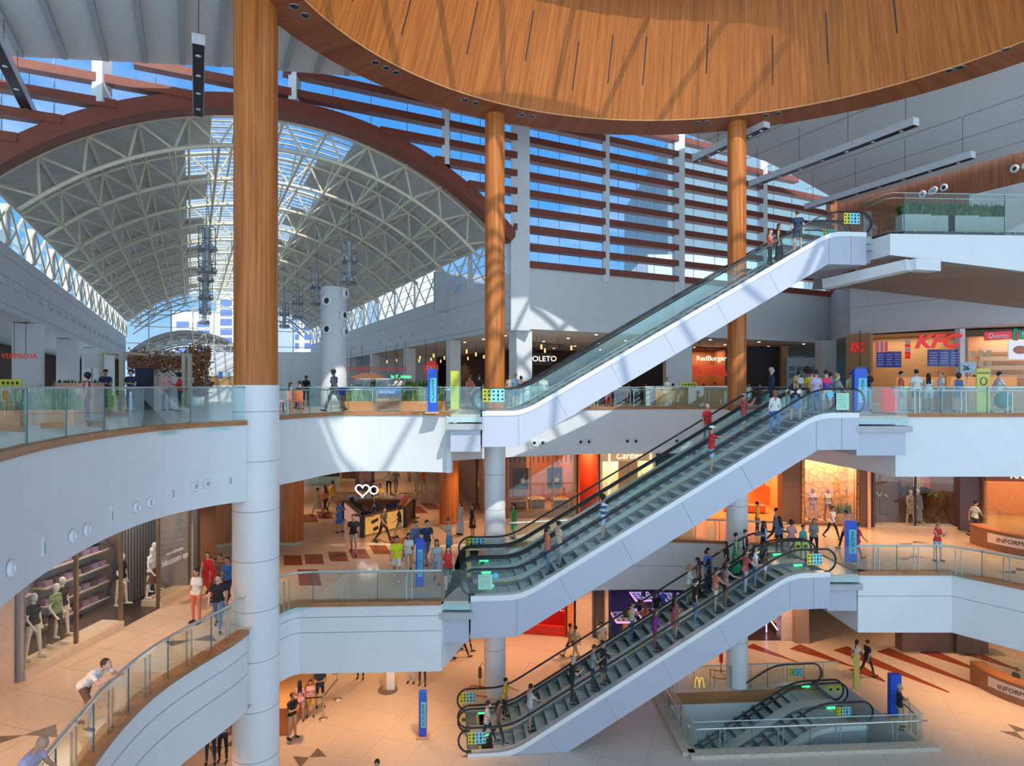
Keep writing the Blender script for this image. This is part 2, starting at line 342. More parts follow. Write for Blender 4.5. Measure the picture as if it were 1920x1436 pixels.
mb = MB(); mb.poly([(-10, 12), (30, 12), (30, 45), (-10, 45)], Z0); struct('floor', mb, floor1)
mb = MB(); mb.ribbon([(6.5, 27.2), (14.8, 27.8)], Z0, Z1); mb.ribbon([(14.8, 27.8), (15.2, 23.5)], Z0, Z1); mb.ribbon([(15.2, 23.5), (6.75, 22.9)], Z0, Z1); mb.ribbon([(6.75, 22.9), (6.5, 27.2)], Z1-1.9, Z1)
struct('wall_pit', mb, white)
mb = MB(); mb.poly([(-10, 12), (6.6, 12), (6.6, 45), (-10, 45)], Z1-1.9); struct('ceiling', mb, softm)
# ---- white fascias with their joints and wooden capping
def fascia(name, pts, zt, zb, joints=(), capm=trimw, cap=.14, vj=0.0):
    pts = T(pts); mb = MB(); zbl = zb if isinstance(zb, (list, tuple)) else [zb]*len(pts)
    mb.ribbon(pts, zbl, zt-.02, .22); mb.mi = 1
    off = [(p[0]-0.0, p[1]) for p in pts]
    n = len(pts); P2 = [Vector(p) for p in pts]; fr = []
    for i in range(n):
        d = (P2[min(i+1, n-1)]-P2[max(i-1, 0)]).normalized(); fr.append((P2[i].x+d.y*.004, P2[i].y-d.x*.004))
    for zj in joints: mb.ribbon(fr, zj-.011, zj+.011)
    if vj:
        for q in resample(pts, vj)[1:-1]:
            i = min(range(n-1), key=lambda k: (P2[k]-q).length+(P2[k+1]-q).length); d = (P2[i+1]-P2[i]).normalized(); c = q+Vector((d.y, -d.x))*.004
            mb.ribbon([c-d*.008, c+d*.008], max(zbl), zt-.02)
    struct(name, mb, [white, jointm])
    if capm:
        fr2 = [(a[0]*1.0, a[1]) for a in fr]; cp = []
        for i in range(n):
            d = (P2[min(i+1, n-1)]-P2[max(i-1, 0)]).normalized(); cp.append((P2[i].x+d.y*.06, P2[i].y-d.x*.06))
        mb = MB(); mb.ribbon(cp, zt-cap+.05, zt+.05, .38); struct('trim_%d' % fascia.k, mb, capm); fascia.k += 1
fascia.k = 1
def rev(l): return T(l)[::-1]
fascia('wall_left', L3a, Z3, S3)
stone = mat('stone_cap', (0.52, 0.46, 0.38), .6, var=.12, scale=8)
fascia('wall_centre', L3b, Z3, S3)
mb = MB(); mb.ribbon(T(L3c), S3, Z3-.1, .2); struct('wall_return', mb, white)
fascia('wall_back', L3d, Z3, S3)
fascia('wall_return', L3e, Z3, S3)
fascia('wall_right', L3f, Z3, S3)
fascia('wall_left', L2a, Z2, S2, (Z2-.62, Z2-1.25))
fascia('wall_centre', L2b, Z2, S2, (Z2-.45, Z2-.95))
mb = MB(); mb.ribbon(T(L2c), S2, Z2-.1, .2); struct('wall_return', mb, white)
fascia('wall_back', L2d, Z2, S2, (Z2-1.2,))
fascia('wall_return', L2e, Z2, S2, (Z2-.9,))
fascia('wall_right', L2f, Z2, S2, (Z2-.9,))
# ================================================================= columns
def column(x, y, z0, z1, r, m, label, base=None, brz=None):
    e = empty('column', (x, y, z0)); tag(e, label, 'column')
    mb = MB(); mb.lathe((0, 0, 0), [(r, brz or 0), (r, z1-z0)], 40); obj('shaft', mb, m, e)
    if base:
        mb = MB(); mb.lathe((0, 0, 0), [(base[0], 0), (base[0], brz)], 40)
        mb.mi = 1
        z = 2.0
        while z < brz-.3: mb.lathe((0, 0, 0), [(base[0]+.003, z-.01), (base[0]+.003, z+.01)], 40, False); z += 1.5
        obj('cladding', mb, [base[1], jointm], e)
    return e
column(-7.9, 19.5, Z1, 12.6, .64, colw, 'tall wooden column in the left foreground, thickest of all, with white lower half', (.68, white2), 13.3)
column(-0.74, 27.3, Z1, 11.75, .43, colw, 'tall wooden column behind the foot of the uppermost escalator, white below', (.46, white2), 12.2)
column(10.0, 28.1, Z1, 11.75, .40, colw, 'tall wooden column behind the middle of the uppermost escalator, white below', (.46, white2), 12.2)
column(-10.1, 29.0, Z2, S3, .52, colw, 'short brown wooden column left of the phone accessories kiosk', (.56, stone), .12)
column(-3.25, 32.6, Z2, S3, .5, colw, 'short brown wooden column with small blue sign, right of the accessories kiosk', (.54, stone), .12)
# white column with round air nozzles
e = empty('column', (-9.3, 33.0, Z3)); tag(e, 'white free-standing cylindrical column with large round air nozzles', 'column')
mb = MB(); mb.lathe((0, 0, 0), [(.66, 0), (.66, 6.2), (.6, 6.22)], 40); obj('shaft', mb, white2, e)
for ang, z in ((-105, 5.45), (-105, 4.0), (-25, 4.75), (-15, 5.9), (-15, 3.9)):
    a = math.radians(ang); R = Matrix.Rotation(a+math.pi/2, 4, 'Z') @ Matrix.Rotation(math.pi/2, 4, 'X')
    mb = MB()
    prof = [(.30, .0), (.30, .06), (.24, .12), (.17, .14), (.15, .06)]; vs = []; k = 20
    for r, h in prof:
        for j in range(k): t = 6.2832*j/k; vs.append(R @ Vector((r*math.cos(t), r*math.sin(t), h)))
    fs = [(i*k+j, i*k+(j+1) % k, (i+1)*k+(j+1) % k, (i+1)*k+j) for i in range(4) for j in range(k)]
    mb.add([v+Vector((.64*math.cos(a), .64*math.sin(a), z)) for v in vs], fs, True); mb.mi = 1; mb.add([vs[4*k+j]+Vector((.64*math.cos(a), .64*math.sin(a), z)) for j in range(k)], [tuple(range(k))])
    obj('air_nozzle', mb, [white2, dark], e)
# ================================================================= suspended oval ring with wooden drum
OC = (6.0, 16.0)
def oval(a, b, n=96): return [(OC[0]+a*math.cos(2*math.pi*i/n), OC[1]+b*math.sin(2*math.pi*i/n)) for i in range(n+1)]
def band(A, zA, B, zB, mb, flip=False):
    n = len(A); vs = [(p[0], p[1], zA) for p in A]+[(p[0], p[1], zB) for p in B]
    mb.add(vs, [(i, i+1, n+i+1, n+i) if not flip else (i, n+i, n+i+1, i+1) for i in range(n-1)], True)
RA, RB = (14.4, 13.4), (12.7, 11.7)
cone_dz = 4.2; TA, TB = (12.7-.42*cone_dz, 11.7-.42*cone_dz)
mb = MB(); band(oval(*RA), 11.7, oval(*RB), 11.7, mb, True); band(oval(*RA), 11.7, oval(*RA), 16.1, mb); struct('trim_20', mb, ringw)
mb = MB(); band(oval(*RB), 11.7, oval(TA, TB), 11.7+cone_dz, mb); mb.mi = 1; band(oval(RB[0]+.02, RB[1]+.02), 11.66, oval(RB[0]-.03, RB[1]-.03), 11.78, mb); struct('wall_drum', mb, [domew, mat('edge_wood', (.75, .36, .13), .4)])
mb = MB(); band(oval(TA-.1, TB-.1), 11.7+cone_dz, oval(TA+9, TB+9), 16.3, mb); struct('ceiling', mb, white)
# narrow dark slots in the drum lining
mb = MB()
for k, (px, y0, y1) in enumerate(((738, 3, 56), (863, 17, 120), (973, 61, 130), (1070, 90, 30), (1203, 80, 190), (1325, 60, 150), (1450, 50, 130), (1560, 30, 105), (1690, 5, 60), (640, 5, 20), (1130, 190, 215))):
    # direction on the oval
    u = (px-CX)/F
    best = min(((abs(p[0]/p[1]-u), p) for p in oval(*RB, 400) if p[1] > 16), key=lambda t: t[0])[1]
    dx, dy = (best[0]-OC[0])/RB[0], (best[1]-OC[1])/RB[1]
    h0 = .9+.35*(k % 3); h1 = h0+1.7
    for (ha, hb) in ((h0, h1),):
        q = [(OC[0]+dx*(RB[0]-.42*h-.02), OC[1]+dy*(RB[1]-.42*h-.02), 11.7+h) for h in (ha, hb)]
        t = Vector((-dy, dx, 0)).normalized()*.022
        mb.add([Vector(q[0])-t, Vector(q[0])+t, Vector(q[1])+t, Vector(q[1])-t], [(0, 1, 2, 3)])
e = obj('expansion_slots', mb, black); tag(e, 'thin dark expansion slots in the bright wooden drum overhead', 'slots', kind='stuff')
# rooflight frame over the drum
e = empty('rooflight', (OC[0], OC[1], 11.8+cone_dz)); tag(e, 'oval glazed rooflight with steel ribs over the wooden drum', 'rooflight')
def dz(f): return 1.6*(1-f*f)
for k in range(10):
    a = math.pi*k/10
    mb = MB(); mb.tube([((TA)*f*math.cos(a), (TB)*f*math.sin(a), dz(f)) for f in [x/8 for x in range(-8, 9)]], .13, 6); obj('rib', mb, steeld, e)
for f in (.33, .66, .97):
    mb = MB(); mb.tube([(TA*f*math.cos(t), TB*f*math.sin(t), dz(f)) for t in [2*math.pi*i/48 for i in range(48)]], .16, 6, True); obj('ring_beam', mb, steeld, e)
mb = MB()
for i in range(6):
    f0, f1 = i/6, (i+1)/6
    A = [(TA*f0*math.cos(t), TB*f0*math.sin(t)) for t in [2*math.pi*j/32 for j in range(33)]]; B = [(TA*f1*math.cos(t), TB*f1*math.sin(t)) for t in [2*math.pi*j/32 for j in range(33)]]
    band(A, dz(f0)+.12, B, dz(f1)+.12, mb)
obj('glazing', mb, fglass, e)
# downlights in the ring soffit
mbd = MB()
mbd.lathe((0, 0, 0), [(.13, 0), (.16, -.02), (.16, 0)], 16, False); mbd.mi = 1; mbd.lathe((0, 0, .0), [(.12, -.012), (.01, -.012)], 16, False)
def downlight_at(px, py, z, label, group, proto=[None]):
    D = F*z/(HY-py); loc = ((px-CX)/F*D, D, z-.004)
    if proto[0] is None:
        o = obj('recessed_downlight', mbd, [steel, dark], None, loc); proto[0] = o
    else: o = proto[0].copy(); COL.objects.link(o); o.location = loc
    tag(o, label, 'downlight', group); return o
for pts in (((552, 12), (572, 29)), ((704, 117), (724, 127), (743, 136)), ((872, 187), (892, 193)), ((979, 215), (998, 218)), ((1308, 230), (1326, 229)), ((1436, 216), (1458, 212)), ((1780, 132), (1800, 126), (1885, 92))):
    for px, py in pts: downlight_at(px, py, 11.7, 'small round silver-rimmed downlight in the dark wooden ring soffit', 'downlights in the ring soffit')
# ================================================================= high ceiling following the hall direction
def zc(s):
    pts = [(-40, 10.2), (-21.2, 12.2), (-14.35, 13.4), (-6.4, 14.6), (3, 15.35), (9.8, 15.3), (18.4, 14.6), (25.3, 13.0), (27, 12.6)]
    for (a, b), (c, d) in zip(pts, pts[1:]):
        if s <= c: return b+(d-b)*(s-a)/(c-a)
    return pts[-1][1]
mb = MB(); ss = [-40+i*1.35 for i in range(49)]+[25.5]; rr = [-1.2-1.35*i for i in range(56)]
def inside_oval(p, a, b): return ((p[0]-OC[0])/a)**2+((p[1]-OC[1])/b)**2 < 1
for i in range(len(ss)-1):
    for j in range(len(rr)-1):
        cc = FR((ss[i]+ss[i+1])/2, (rr[j]+rr[j+1])/2)
        if inside_oval(cc, RA[0]+.5, RA[1]+.5) or cc.y < -32: continue
        q = [FR(ss[i], rr[j], zc(ss[i])), FR(ss[i+1], rr[j], zc(ss[i+1])), FR(ss[i+1], rr[j+1], zc(ss[i+1])), FR(ss[i], rr[j+1], zc(ss[i]))]
        mb.add(q, [(0, 1, 2, 3)])
# strip to close the gap behind the ring
mb.add([FR(s_, r_, zc(s_)) for s_, r_ in ((-40, 0), (25.5, 0), (25.5, -1.2), (-40, -1.2))], []) 
struct('ceiling', mb, ceilm)
# recessed dark channels in the left ceiling, seams in the right ceiling
mb = MB()
def s_at(px, py):                              # where the ray meets the high ceiling, by search along s at the wall line
    for k in range(4000):
        D = 10+k*.01; X = (px-CX)/F*D; s_, r_ = sr((X, D))
        if (HY-py)/F*D >= zc(s_): return s_
    return 0
chan = [s_at(*p) for p in ((56, 0), (120, 139), (149, 20), (240, 20), (324, 20), (411, 20), (549, 70), (603, 104), (650, 130))]
k = 0
for s_ in [-26.1+1.31*q for q in range(18)]:
    for j in range(22):
        r0 = -1.6-j*.9; c0 = FR(s_, r0)
        if inside_oval(c0, RA[0]+.1, RA[1]+.1): continue
        a = FR(s_, r0, zc(s_)-.10); b = FR(s_, r0-.9, zc(s_)-.10); mb.beam(a, b, .2, .2)
e = obj('ceiling_channel', mb, grey); tag(e, kind='structure'); e.name = 'trim_30'
mb = MB()
for k in range(11):
    s_ = 5.0+k*1.95
    for j in range(34):
        r0 = -.6-j*1.2; c0 = FR(s_, r0)
        if inside_oval(c0, RA[0]+.1, RA[1]+.1): continue
        mb.beam(FR(s_, r0, zc(s_)-.01), FR(s_, r0-1.2, zc(s_)-.01), .05, .03)
e = obj('trim_31', mb, grey); tag(e, kind='structure')
# ================================================================= louvred wall
def arch_o(s):                                 # top of the terracotta arch
    x = s+11.3; R = 16.4
    return 12.95-R+math.sqrt(max(0, R*R-x*x))
SL, SR = -32.0, 26.2
mb = MB(); kk = 0
for i in range(11):
    z = 6.6+.955*i
    runs = []; cur = None; s = SL
    while s <= SR:
        ok = z+.15 < zc(s)+.6 and not (-22.6 < s < 0.05 and z < arch_o(s)-.1) and not (-22.9 < s < .1 and z < 8.0)
        if ok and cur is None: cur = s
        if (not ok or s+.2 > SR) and cur is not None: runs.append((cur, s)); cur = None
        s += .2
    for a, b in runs:
        if b-a < .5: continue
        mb2 = MB(); pa = FR(a, -.25, z); pb = FR(b, -.25, z); mb2.beam(pa, pb, .5, .35)
        o = obj('louvre_blade', mb2, red_louvre)
        tag(o, 'long terracotta louvre blade across the tall glass wall', 'louvre', 'terracotta louvre blades of the glass wall')
# glazing behind the louvres, by bay, with a thin frame
bays = [-32, -25.2, -18.5, -11.1, -3.76, .6, 6.06, 11.5, 18.75, 26.0]
for i, (a, b) in enumerate(zip(bays, bays[1:])):
    mb = MB(); n = 24
    for k in range(n):
        s0, s1 = a+(b-a)*k/n, a+(b-a)*(k+1)/n
        lo = [max(6.5, arch_o(s)) if -22.7 < s < .1 else 6.5 for s in (s0, s1)]; hi = [zc(s)+2.0 for s in (s0, s1)]
        mb.add([FR(s0, .35, lo[0]), FR(s1, .35, lo[1]), FR(s1, .35, hi[1]), FR(s0, .35, hi[0])], [(0, 1, 2, 3)])
    w_o = struct('window_%d' % (i+1), mb, fglass)
    mb = MB()
    for f in (.25, .5, .75):
        s = a+(b-a)*f; lo = max(6.5, arch_o(s)) if -22.7 < s < .1 else 6.5
        mb.beam(FR(s, .4, lo), FR(s, .4, zc(s)+2), .03, .05)
    obj('mullion', mb, steel, w_o)
for s, wd, z0 in ((-25.2, .4, 6.5), (-18.5, .42, 11.35), (-11.1, .36, 12.95), (-3.76, .38, 11.2), (6.06, .36, 6.0), (11.5, .62, 3.0), (18.75, .46, 6.0)):
    mb = MB(); mb.beam(FR(s, -.24, z0), FR(s, -.24, zc(s)+.7), wd, .62)
    o = obj('steel_post', mb, white); tag(o, {-25.2: 'white post left of the arch, at the left picture edge', -18.5: 'white post rising from the left shoulder of the terracotta arch', -11.1: 'white post rising behind the thick wooden column', -3.76: 'white post rising from the right shoulder of the terracotta arch', 6.06: 'slim white post, first of the louvred wall right of the grey pier', 11.5: 'wide white post in the middle of the louvred wall', 18.75: 'white post of the louvred wall beside the head of the escalator'}[s], 'post')
mb = MB(); mb.beam(FR(.55, -.12, 3.0), FR(.55, -.12, zc(.5)+.7), 1.0, 1.0); o = obj('grey_pier', mb, white); tag(o, 'broad pale grey pier between the arch and the louvred wall', 'pier')
# ceiling edge panel behind (white underside outside)
# terracotta arch
mb = MB(); n = 48; vs = []; th0 = math.asin(11.4/16.4)
for i in range(n+1):
    t = -th0*1.02+2*th0*1.02*i/n
    for R, r in ((16.4, -.45), (16.4, .5), (15.75, .5), (15.75, -.45)):
        vs.append(FR(-11.3+R*math.sin(t), r, 12.95-16.4+R*math.cos(t)))
fs = [(i*4+j, i*4+(j+1) % 4, i*4+4+(j+1) % 4, i*4+4+j) for i in range(n) for j in range(4)]
mb.add(vs, fs); mb.add(vs[:4], [(3, 2, 1, 0)]); mb.add(vs[-4:], [(0, 1, 2, 3)])
o = obj('arch_beam', mb, red_louvre); tag(o, 'great terracotta segmental arch at the mouth of the vaulted hall', 'arch')
# white wall under the louvres and its inward returns (upper storey fascia)
mb = MB(); mb.ribbon([FR(.05, 0)[:2], FR(25.8, 0)[:2]], 3.12, 6.55, -.3)
mb.mi = 1
for zj in (5.6, 4.4, 3.45): mb.ribbon([FR(.05, -.005)[:2], FR(25.8, -.005)[:2]], zj-.012, zj+.012)
struct('wall_back', mb, [white, jointm])
mb = MB(); mb.beam(FR(25.95, -.2, 4.4), FR(25.95, -.2, 13.2), .7, .7); o = struct('trim_21', mb, wallw)
# ================================================================= vaulted hall
HL = 64.0
mb = MB(); mb.ribbon([FR(0, 0)[:2], FR(0, HL)[:2]], 3.12, 6.05, -.3); mb.mi = 1
for zj in (5.1, 3.4): mb.ribbon([FR(-.305*0-.006, 0)[:2], FR(-.006, HL)[:2]], zj-.012, zj+.012)
struct('wall_right', mb, [white, jointm])
mb = MB(); mb.ribbon([FR(-22.8, -10)[:2], FR(-22.8, HL)[:2]], 3.45, 6.45, .3); mb.mi = 1
for zj in (5.9, 5.0, 3.75): mb.ribbon([FR(-22.794, -10)[:2], FR(-22.794, HL)[:2]], zj-.012, zj+.012)
struct('wall_left', mb, [white, jointm])
def vent_pair_mesh():
    mb = MB()
    for x in (-.19, .19):
        k = 16; prof = [(.155, 0), (.155, .03), (.12, .07), (.075, .05), (.07, .0)]; vs = []
        for r, h in prof:
            for j in range(k): t = 6.2832*j/k; vs.append((x+r*math.cos(t), -h, r*math.sin(t)))
        mb.mi = 0; mb.add(vs, [(i*k+j, i*k+(j+1) % k, (i+1)*k+(j+1) % k, (i+1)*k+j) for i in range(4) for j in range(k)], True)
        mb.mi = 1; mb.add([(v[0], -.006, v[2]) for v in vs[4*k:]], [tuple(range(k))])
    return mb
vproto = [None]
def vent_pair(p, ang, label, group, sc=1.0):   # a pair of round air nozzles facing along angle ang (0 faces the camera)
    if vproto[0] is None: vproto[0] = obj('air_nozzle_pair', vent_pair_mesh(), [white2, dark]); o = vproto[0]
    else: o = vproto[0].copy(); COL.objects.link(o)
    o.location = p; o.rotation_euler = (0, 0, ang); o.scale = (sc, sc, sc); tag(o, label, 'air nozzle', group); return o
def wall_vent(px, D_of, z, label, group, sc=1.0): pass
hang = math.atan2(SX.y, SX.x)
for k in range(18):
    r = 1.2+k*3.0+k*k*.02; vent_pair(FR(-.01, r, 4.15), hang-math.pi/2, 'small pair of round air nozzles on the white wall right of the vaulted hall', 'nozzle pairs along the right hall wall', 1.1)
for k in range(22):
    r = 2.0+k*2.75; vent_pair(FR(-22.79, r, 4.75), hang+math.pi/2, 'small pair of round air nozzles on the white wall left of the vaulted hall', 'nozzle pairs along the left hall wall', 1.1)
for s in (4.1, 7.0, 14.6, 18.6, 20.8, 23.0, 25.0):
    vent_pair(FR(s, -.02, 4.1), hang, 'pair of round air nozzles on the white band below the louvred wall', 'nozzle pairs below the louvred wall', 1.15)
def along(pts, px):                            # point of a plan line seen at px, with its outward angle
    u = (px-CX)/F; pts = [Vector((p[0], p[1])) for p in pts]
    for a, b in zip(pts, pts[1:]):
        fa, fb = a.x-u*a.y, b.x-u*b.y
        if fa*fb <= 0 and fa != fb:
            q = a.lerp(b, fa/(fa-fb)); d = (b-a).normalized(); return q, math.atan2(d.y, d.x)
    return pts[0], 0
for px in (1009, 1096, 1184, 1277):
    q, a = along(L3d, px); vent_pair((q.x+math.sin(a)*.01, q.y-math.cos(a)*.01, Z3-1.72), a, 'pair of round air nozzles on the grey curved fascia above the jewellery shops', 'nozzle pairs on the rear fascia', 1.15)
for pa, pb in ((17, -4), (134, 161), (255, 281), (367, 389)):
    for px in (pa, pb):
        if px < 0: continue
        q, a = along(L3a, px); D = q.y
        py = {17: 1066, 134: 1005, 161: 993, 255: 951, 281: 942, 367: 912, 389: 907}[px]
        k = 16
        if 'n' not in wall_vent.__dict__:
            mbv = MB(); prof = [(.14, 0), (.14, .03), (.11, .07), (.07, .05), (.065, 0)]; vs = []
            for r, h in prof:
                for j in range(k): t = 6.2832*j/k; vs.append((r*math.cos(t), -h, r*math.sin(t)))
            mbv.add(vs, [(i*k+j, i*k+(j+1) % k, (i+1)*k+(j+1) % k, (i+1)*k+j) for i in range(4) for j in range(k)], True); mbv.mi = 1; mbv.add([(v[0], -.006, v[2]) for v in vs[4*k:]], [tuple(range(k))])
            wall_vent.n = obj('air_nozzle', mbv, [white2, grey]); o = wall_vent.n
        else: o = wall_vent.n.copy(); COL.objects.link(o)
        o.location = (q.x+math.sin(a)*.01, q.y-math.cos(a)*.01, (HY-py)*D/F); o.rotation_euler = (0, 0, a)
        tag(o, 'white round air nozzle on the curved fascia above the lingerie boutique', 'air nozzle', 'round nozzles on the left curved fascia')
sproto = None
for px, py in ((81, 1023), (209, 962), (324, 922), (432, 898)):
    q, a = along(L3a, px); D = q.y
    mbs = MB(); mbs.box((0, 0, 0), (.10, .02, .36)); mbs.mi = 1; mbs.box((0, -.012, -.05), (.06, .01, .2))
    if sproto is None: o = sproto = obj('wall_slot', mbs, [white2, grey])
    else: o = sproto.copy(); COL.objects.link(o)
    o.location = (q.x+math.sin(a)*.012, q.y-math.cos(a)*.012, (HY-py)*D/F); o.rotation_euler = (0, 0, a)
    tag(o, 'narrow upright slot in the curved fascia above the lingerie boutique', 'slot', 'upright slots in the left curved fascia')
# trusses
VR = 15.9; VC = 12.7-VR; VT = math.radians(44.5); NN = 12
def vp(t, r, R): return FR(-11.35+R*math.sin(t), r, VC+R*math.cos(t))
ordn = ['first', 'second', 'third', 'fourth', 'fifth', 'sixth', 'seventh', 'eighth', 'ninth', 'tenth', 'eleventh', 'twelfth', 'thirteenth']
NT = 12; DR = 5.3
for i in range(NT):
    r = 1.6+i*DR; e = empty('roof_truss', FR(-11.35, r, 8)); tag(e, 'cream steel arched roof truss, %s from the terracotta arch' % ordn[i], 'truss')
    off = -Vector(e.location)
    tt = [-VT+2*VT*k/36 for k in range(37)]; ns_ = 5 if i < 6 else 4
    mb = MB(); mb.tube([vp(t, r, VR)+off for t in tt], .085, ns_+1); obj('top_chord', mb, offw, e)
    mb = MB(); mb.tube([vp(t, r, VR-1.35)+off for t in tt], .10, ns_+1); obj('bottom_chord', mb, offw, e)
    mb = MB()
    for k in range(NN):
        a = -VT+2*VT*k/NN; b = a+2*VT/NN; c = a+VT/NN
        mb.tube([vp(a, r, VR)+off, vp(c, r, VR-1.35)+off], .055, ns_); mb.tube([vp(c, r, VR-1.35)+off, vp(b, r, VR)+off], .055, ns_)
    obj('web', mb, offw, e)
    # lengthwise bracing up to the next truss
    if i < NT-1:
        mb = MB()
        for k in range(NN):
            c = -VT+2*VT*(k+.5)/NN; c2 = c+VT/NN; c1 = c-VT/NN
            mb.tube([vp(c, r, VR-1.35)+off, vp(c, r+DR*.5, VR-.05)+off], .045, 4); mb.tube([vp(c, r+DR*.5, VR-.05)+off, vp(c, r+DR, VR-1.35)+off], .045, 4)
            if k % 2 == 0: mb.tube([vp(c1, r, VR)+off, vp(c2, r+DR, VR)+off], .035, 4)
        obj('bracing', mb, offw, e)
for k in range(NN+1):
    t = -VT+2*VT*k/NN; mb = MB(); mb.tube([vp(t, .5, VR), vp(t, 1.6+(NT-1)*DR, VR)], .07, 5)
    o = obj('purlin', mb, offw); tag(o, 'cream lengthwise purlin under the vaulted roof', 'purlin', 'lengthwise purlins of the vault')
for k in range(NN):
    t = -VT+2*VT*(k+.5)/NN; mb = MB(); mb.tube([vp(t, 1.6, VR-1.35), vp(t, 1.6+(NT-1)*DR, VR-1.35)], .075, 5)
    o = obj('purlin', mb, offw); tag(o, 'cream lower lengthwise tube under the vaulted roof', 'purlin', 'lower lengthwise tubes of the vault')
# roof sheets, corrugated across, with a stepped rooflight along the crown
roofm = mat('roof_sheet', (0.60, 0.60, 0.58), .55, .1, var=.1, scale=1.0, stretch=(3, .15, .15))
mb = MB(); mg = MB(); nr = 64
for j in range(NT*2):
    r0 = .45+j*DR/2; r1 = r0+DR/2
    for k in range(nr):
        a = -VT+2*VT*k/nr; b = -VT+2*VT*(k+1)/nr; sm = 15.9*math.sin((a+b)/2)-11.35
        wide = (j//2) % 2 == 0
        lo, hi = (-14.3, -7.9) if wide else (-15.6, -9.2)
        tgt = mg if lo < sm < hi else mb
        z = VR+.14
        tgt.add([vp(a, r0, z), vp(b, r0, z), vp(b, r1, z), vp(a, r1, z)], [(0, 1, 2, 3)])
struct('ceiling', mb, roofm); struct('window_20', mg, fglass)
mb = MB()
for k in range(7):
    t = math.radians(-15+k*4.3)
    for j in range(0): pass
for j in range(int(NT*DR/.75)):
    r = .6+j*.75; a0 = math.asin((-15.6+11.35)/15.9); a1 = math.asin((-7.9+11.35)/15.9)
    mb.tube([vp(a0+(a1-a0)*q/6, r, VR+.22) for q in range(7)], .05, 4)
o = struct('trim_22', mb, offw)
# clerestory strips with cross bracing
for sd, s0, zt, nm in ((1, -.1, 6.05, 'right'), (-1, -22.7, 6.45, 'left')):
    e = empty('clerestory', FR(s0, 0, zt)); tag(e, 'clerestory band with crossed cream braces along the %s side of the vaulted hall' % nm, 'clerestory'); off = -Vector(e.location)
    ze = VC+VR*math.cos(VT)+.15
    mb = MB()
    for i in range(NT*2):
        r = .3+i*DR/2; mb.tube([FR(s0, r, zt)+off, FR(s0, r+DR/2, ze)+off], .06, 4); mb.tube([FR(s0, r+DR/2, zt)+off, FR(s0, r, ze)+off], .06, 4)
    obj('cross_brace', mb, offw, e)
    for i in range(NT+1): mb = MB(); mb.beam(FR(s0+.15*sd, .3+i*DR, zt)+off, FR(s0+.15*sd, .3+i*DR, ze)+off, .3, .3); obj('upright', mb, white, e)
    mb = MB(); mb.quad(FR(s0+.5*sd, 0, zt)+off, FR(s0+.5*sd, HL, zt)+off, FR(s0+.5*sd, HL, ze+.5)+off, FR(s0+.5*sd, 0, ze+.5)+off); obj('glazing', mb, wglass, e)
    mb = MB()
    for z in (.6, 1.2, 1.8): mb.beam(FR(s0+.45*sd, 0, zt+z)+off, FR(s0+.45*sd, HL, zt+z)+off, .04, .05)
    obj('transom', mb, offw, e)
# end glass wall
mb = MB(); mb.quad(FR(-22.8, HL, Z3), FR(0, HL, Z3), FR(0, HL, 13), FR(-22.8, HL, 13)); w_o = struct('window_21', mb, fglass)
mb = MB()
for k in range(1, 9): mb.beam(FR(-22.8+k*2.55, HL-.1, Z3), FR(-22.8+k*2.55, HL-.1, arch_o(-22.8+k*2.55)-.4), .10, .12)
for z in (1.2, 3.4, 5.6, 7.8, 10.0): mb.beam(FR(-22.8, HL-.1, z), FR(0, HL-.1, z), .08, .10)
obj('mullion', mb, offw, w_o)
mb = MB()
for k in range(6):
    s0 = -21+k*3.3; s1 = s0+3.3
    mb.tube([FR(s0, HL-.8, arch_o(s0)-.6), FR(s1, HL-.8, arch_o(s1)-2.3)], .07, 4); mb.tube([FR(s0, HL-.8, arch_o(s0)-2.3), FR(s1, HL-.8, arch_o(s1)-.6)], .07, 4)
mb.tube([FR(s, HL-.8, arch_o(s)-2.3) for s in [-22+i for i in range(22)]], .08, 4)
obj('bracing', mb, offw, w_o)
mb = MB(); mb.box(FR(-8, HL-9, .6), (14, .3, 3.3), hang); mb.mi = 0; struct('wall_end', mb, white)
# second, lower vault beyond the glass
e = empty('far_vault', FR(-14, HL+3, 3)); tag(e, 'lower cream barrel vault with trusses beyond the glass end wall', 'vault'); off = -Vector(e.location)
def v2(t, r, R): return FR(-15.5+R*math.sin(t), r, -2.0+R*math.cos(t))
mb = MB()
for k in range(20):
    a = -.95+1.9*k/20; b = a+1.9/20; mb.add([v2(a, HL+1, 9.6)+off, v2(b, HL+1, 9.6)+off, v2(b, HL+30, 9.6)+off, v2(a, HL+30, 9.6)+off], [(0, 1, 2, 3)])
obj('roof_sheet', mb, roofm, e)
for j in range(3):
    r = HL+1.2+j*6; mb = MB(); tt = [-.95+1.9*k/20 for k in range(21)]
    mb.tube([v2(t, r, 9.4)+off for t in tt], .12, 4); mb.tube([v2(t, r, 8.0)+off for t in tt], .12, 4)
    for k in range(10):
        a = -.95+.19*k; mb.tube([v2(a, r, 9.4)+off, v2(a+.095, r, 8.0)+off, v2(a+.19, r, 9.4)+off], .08, 4)
    obj('truss', mb, offw, e)
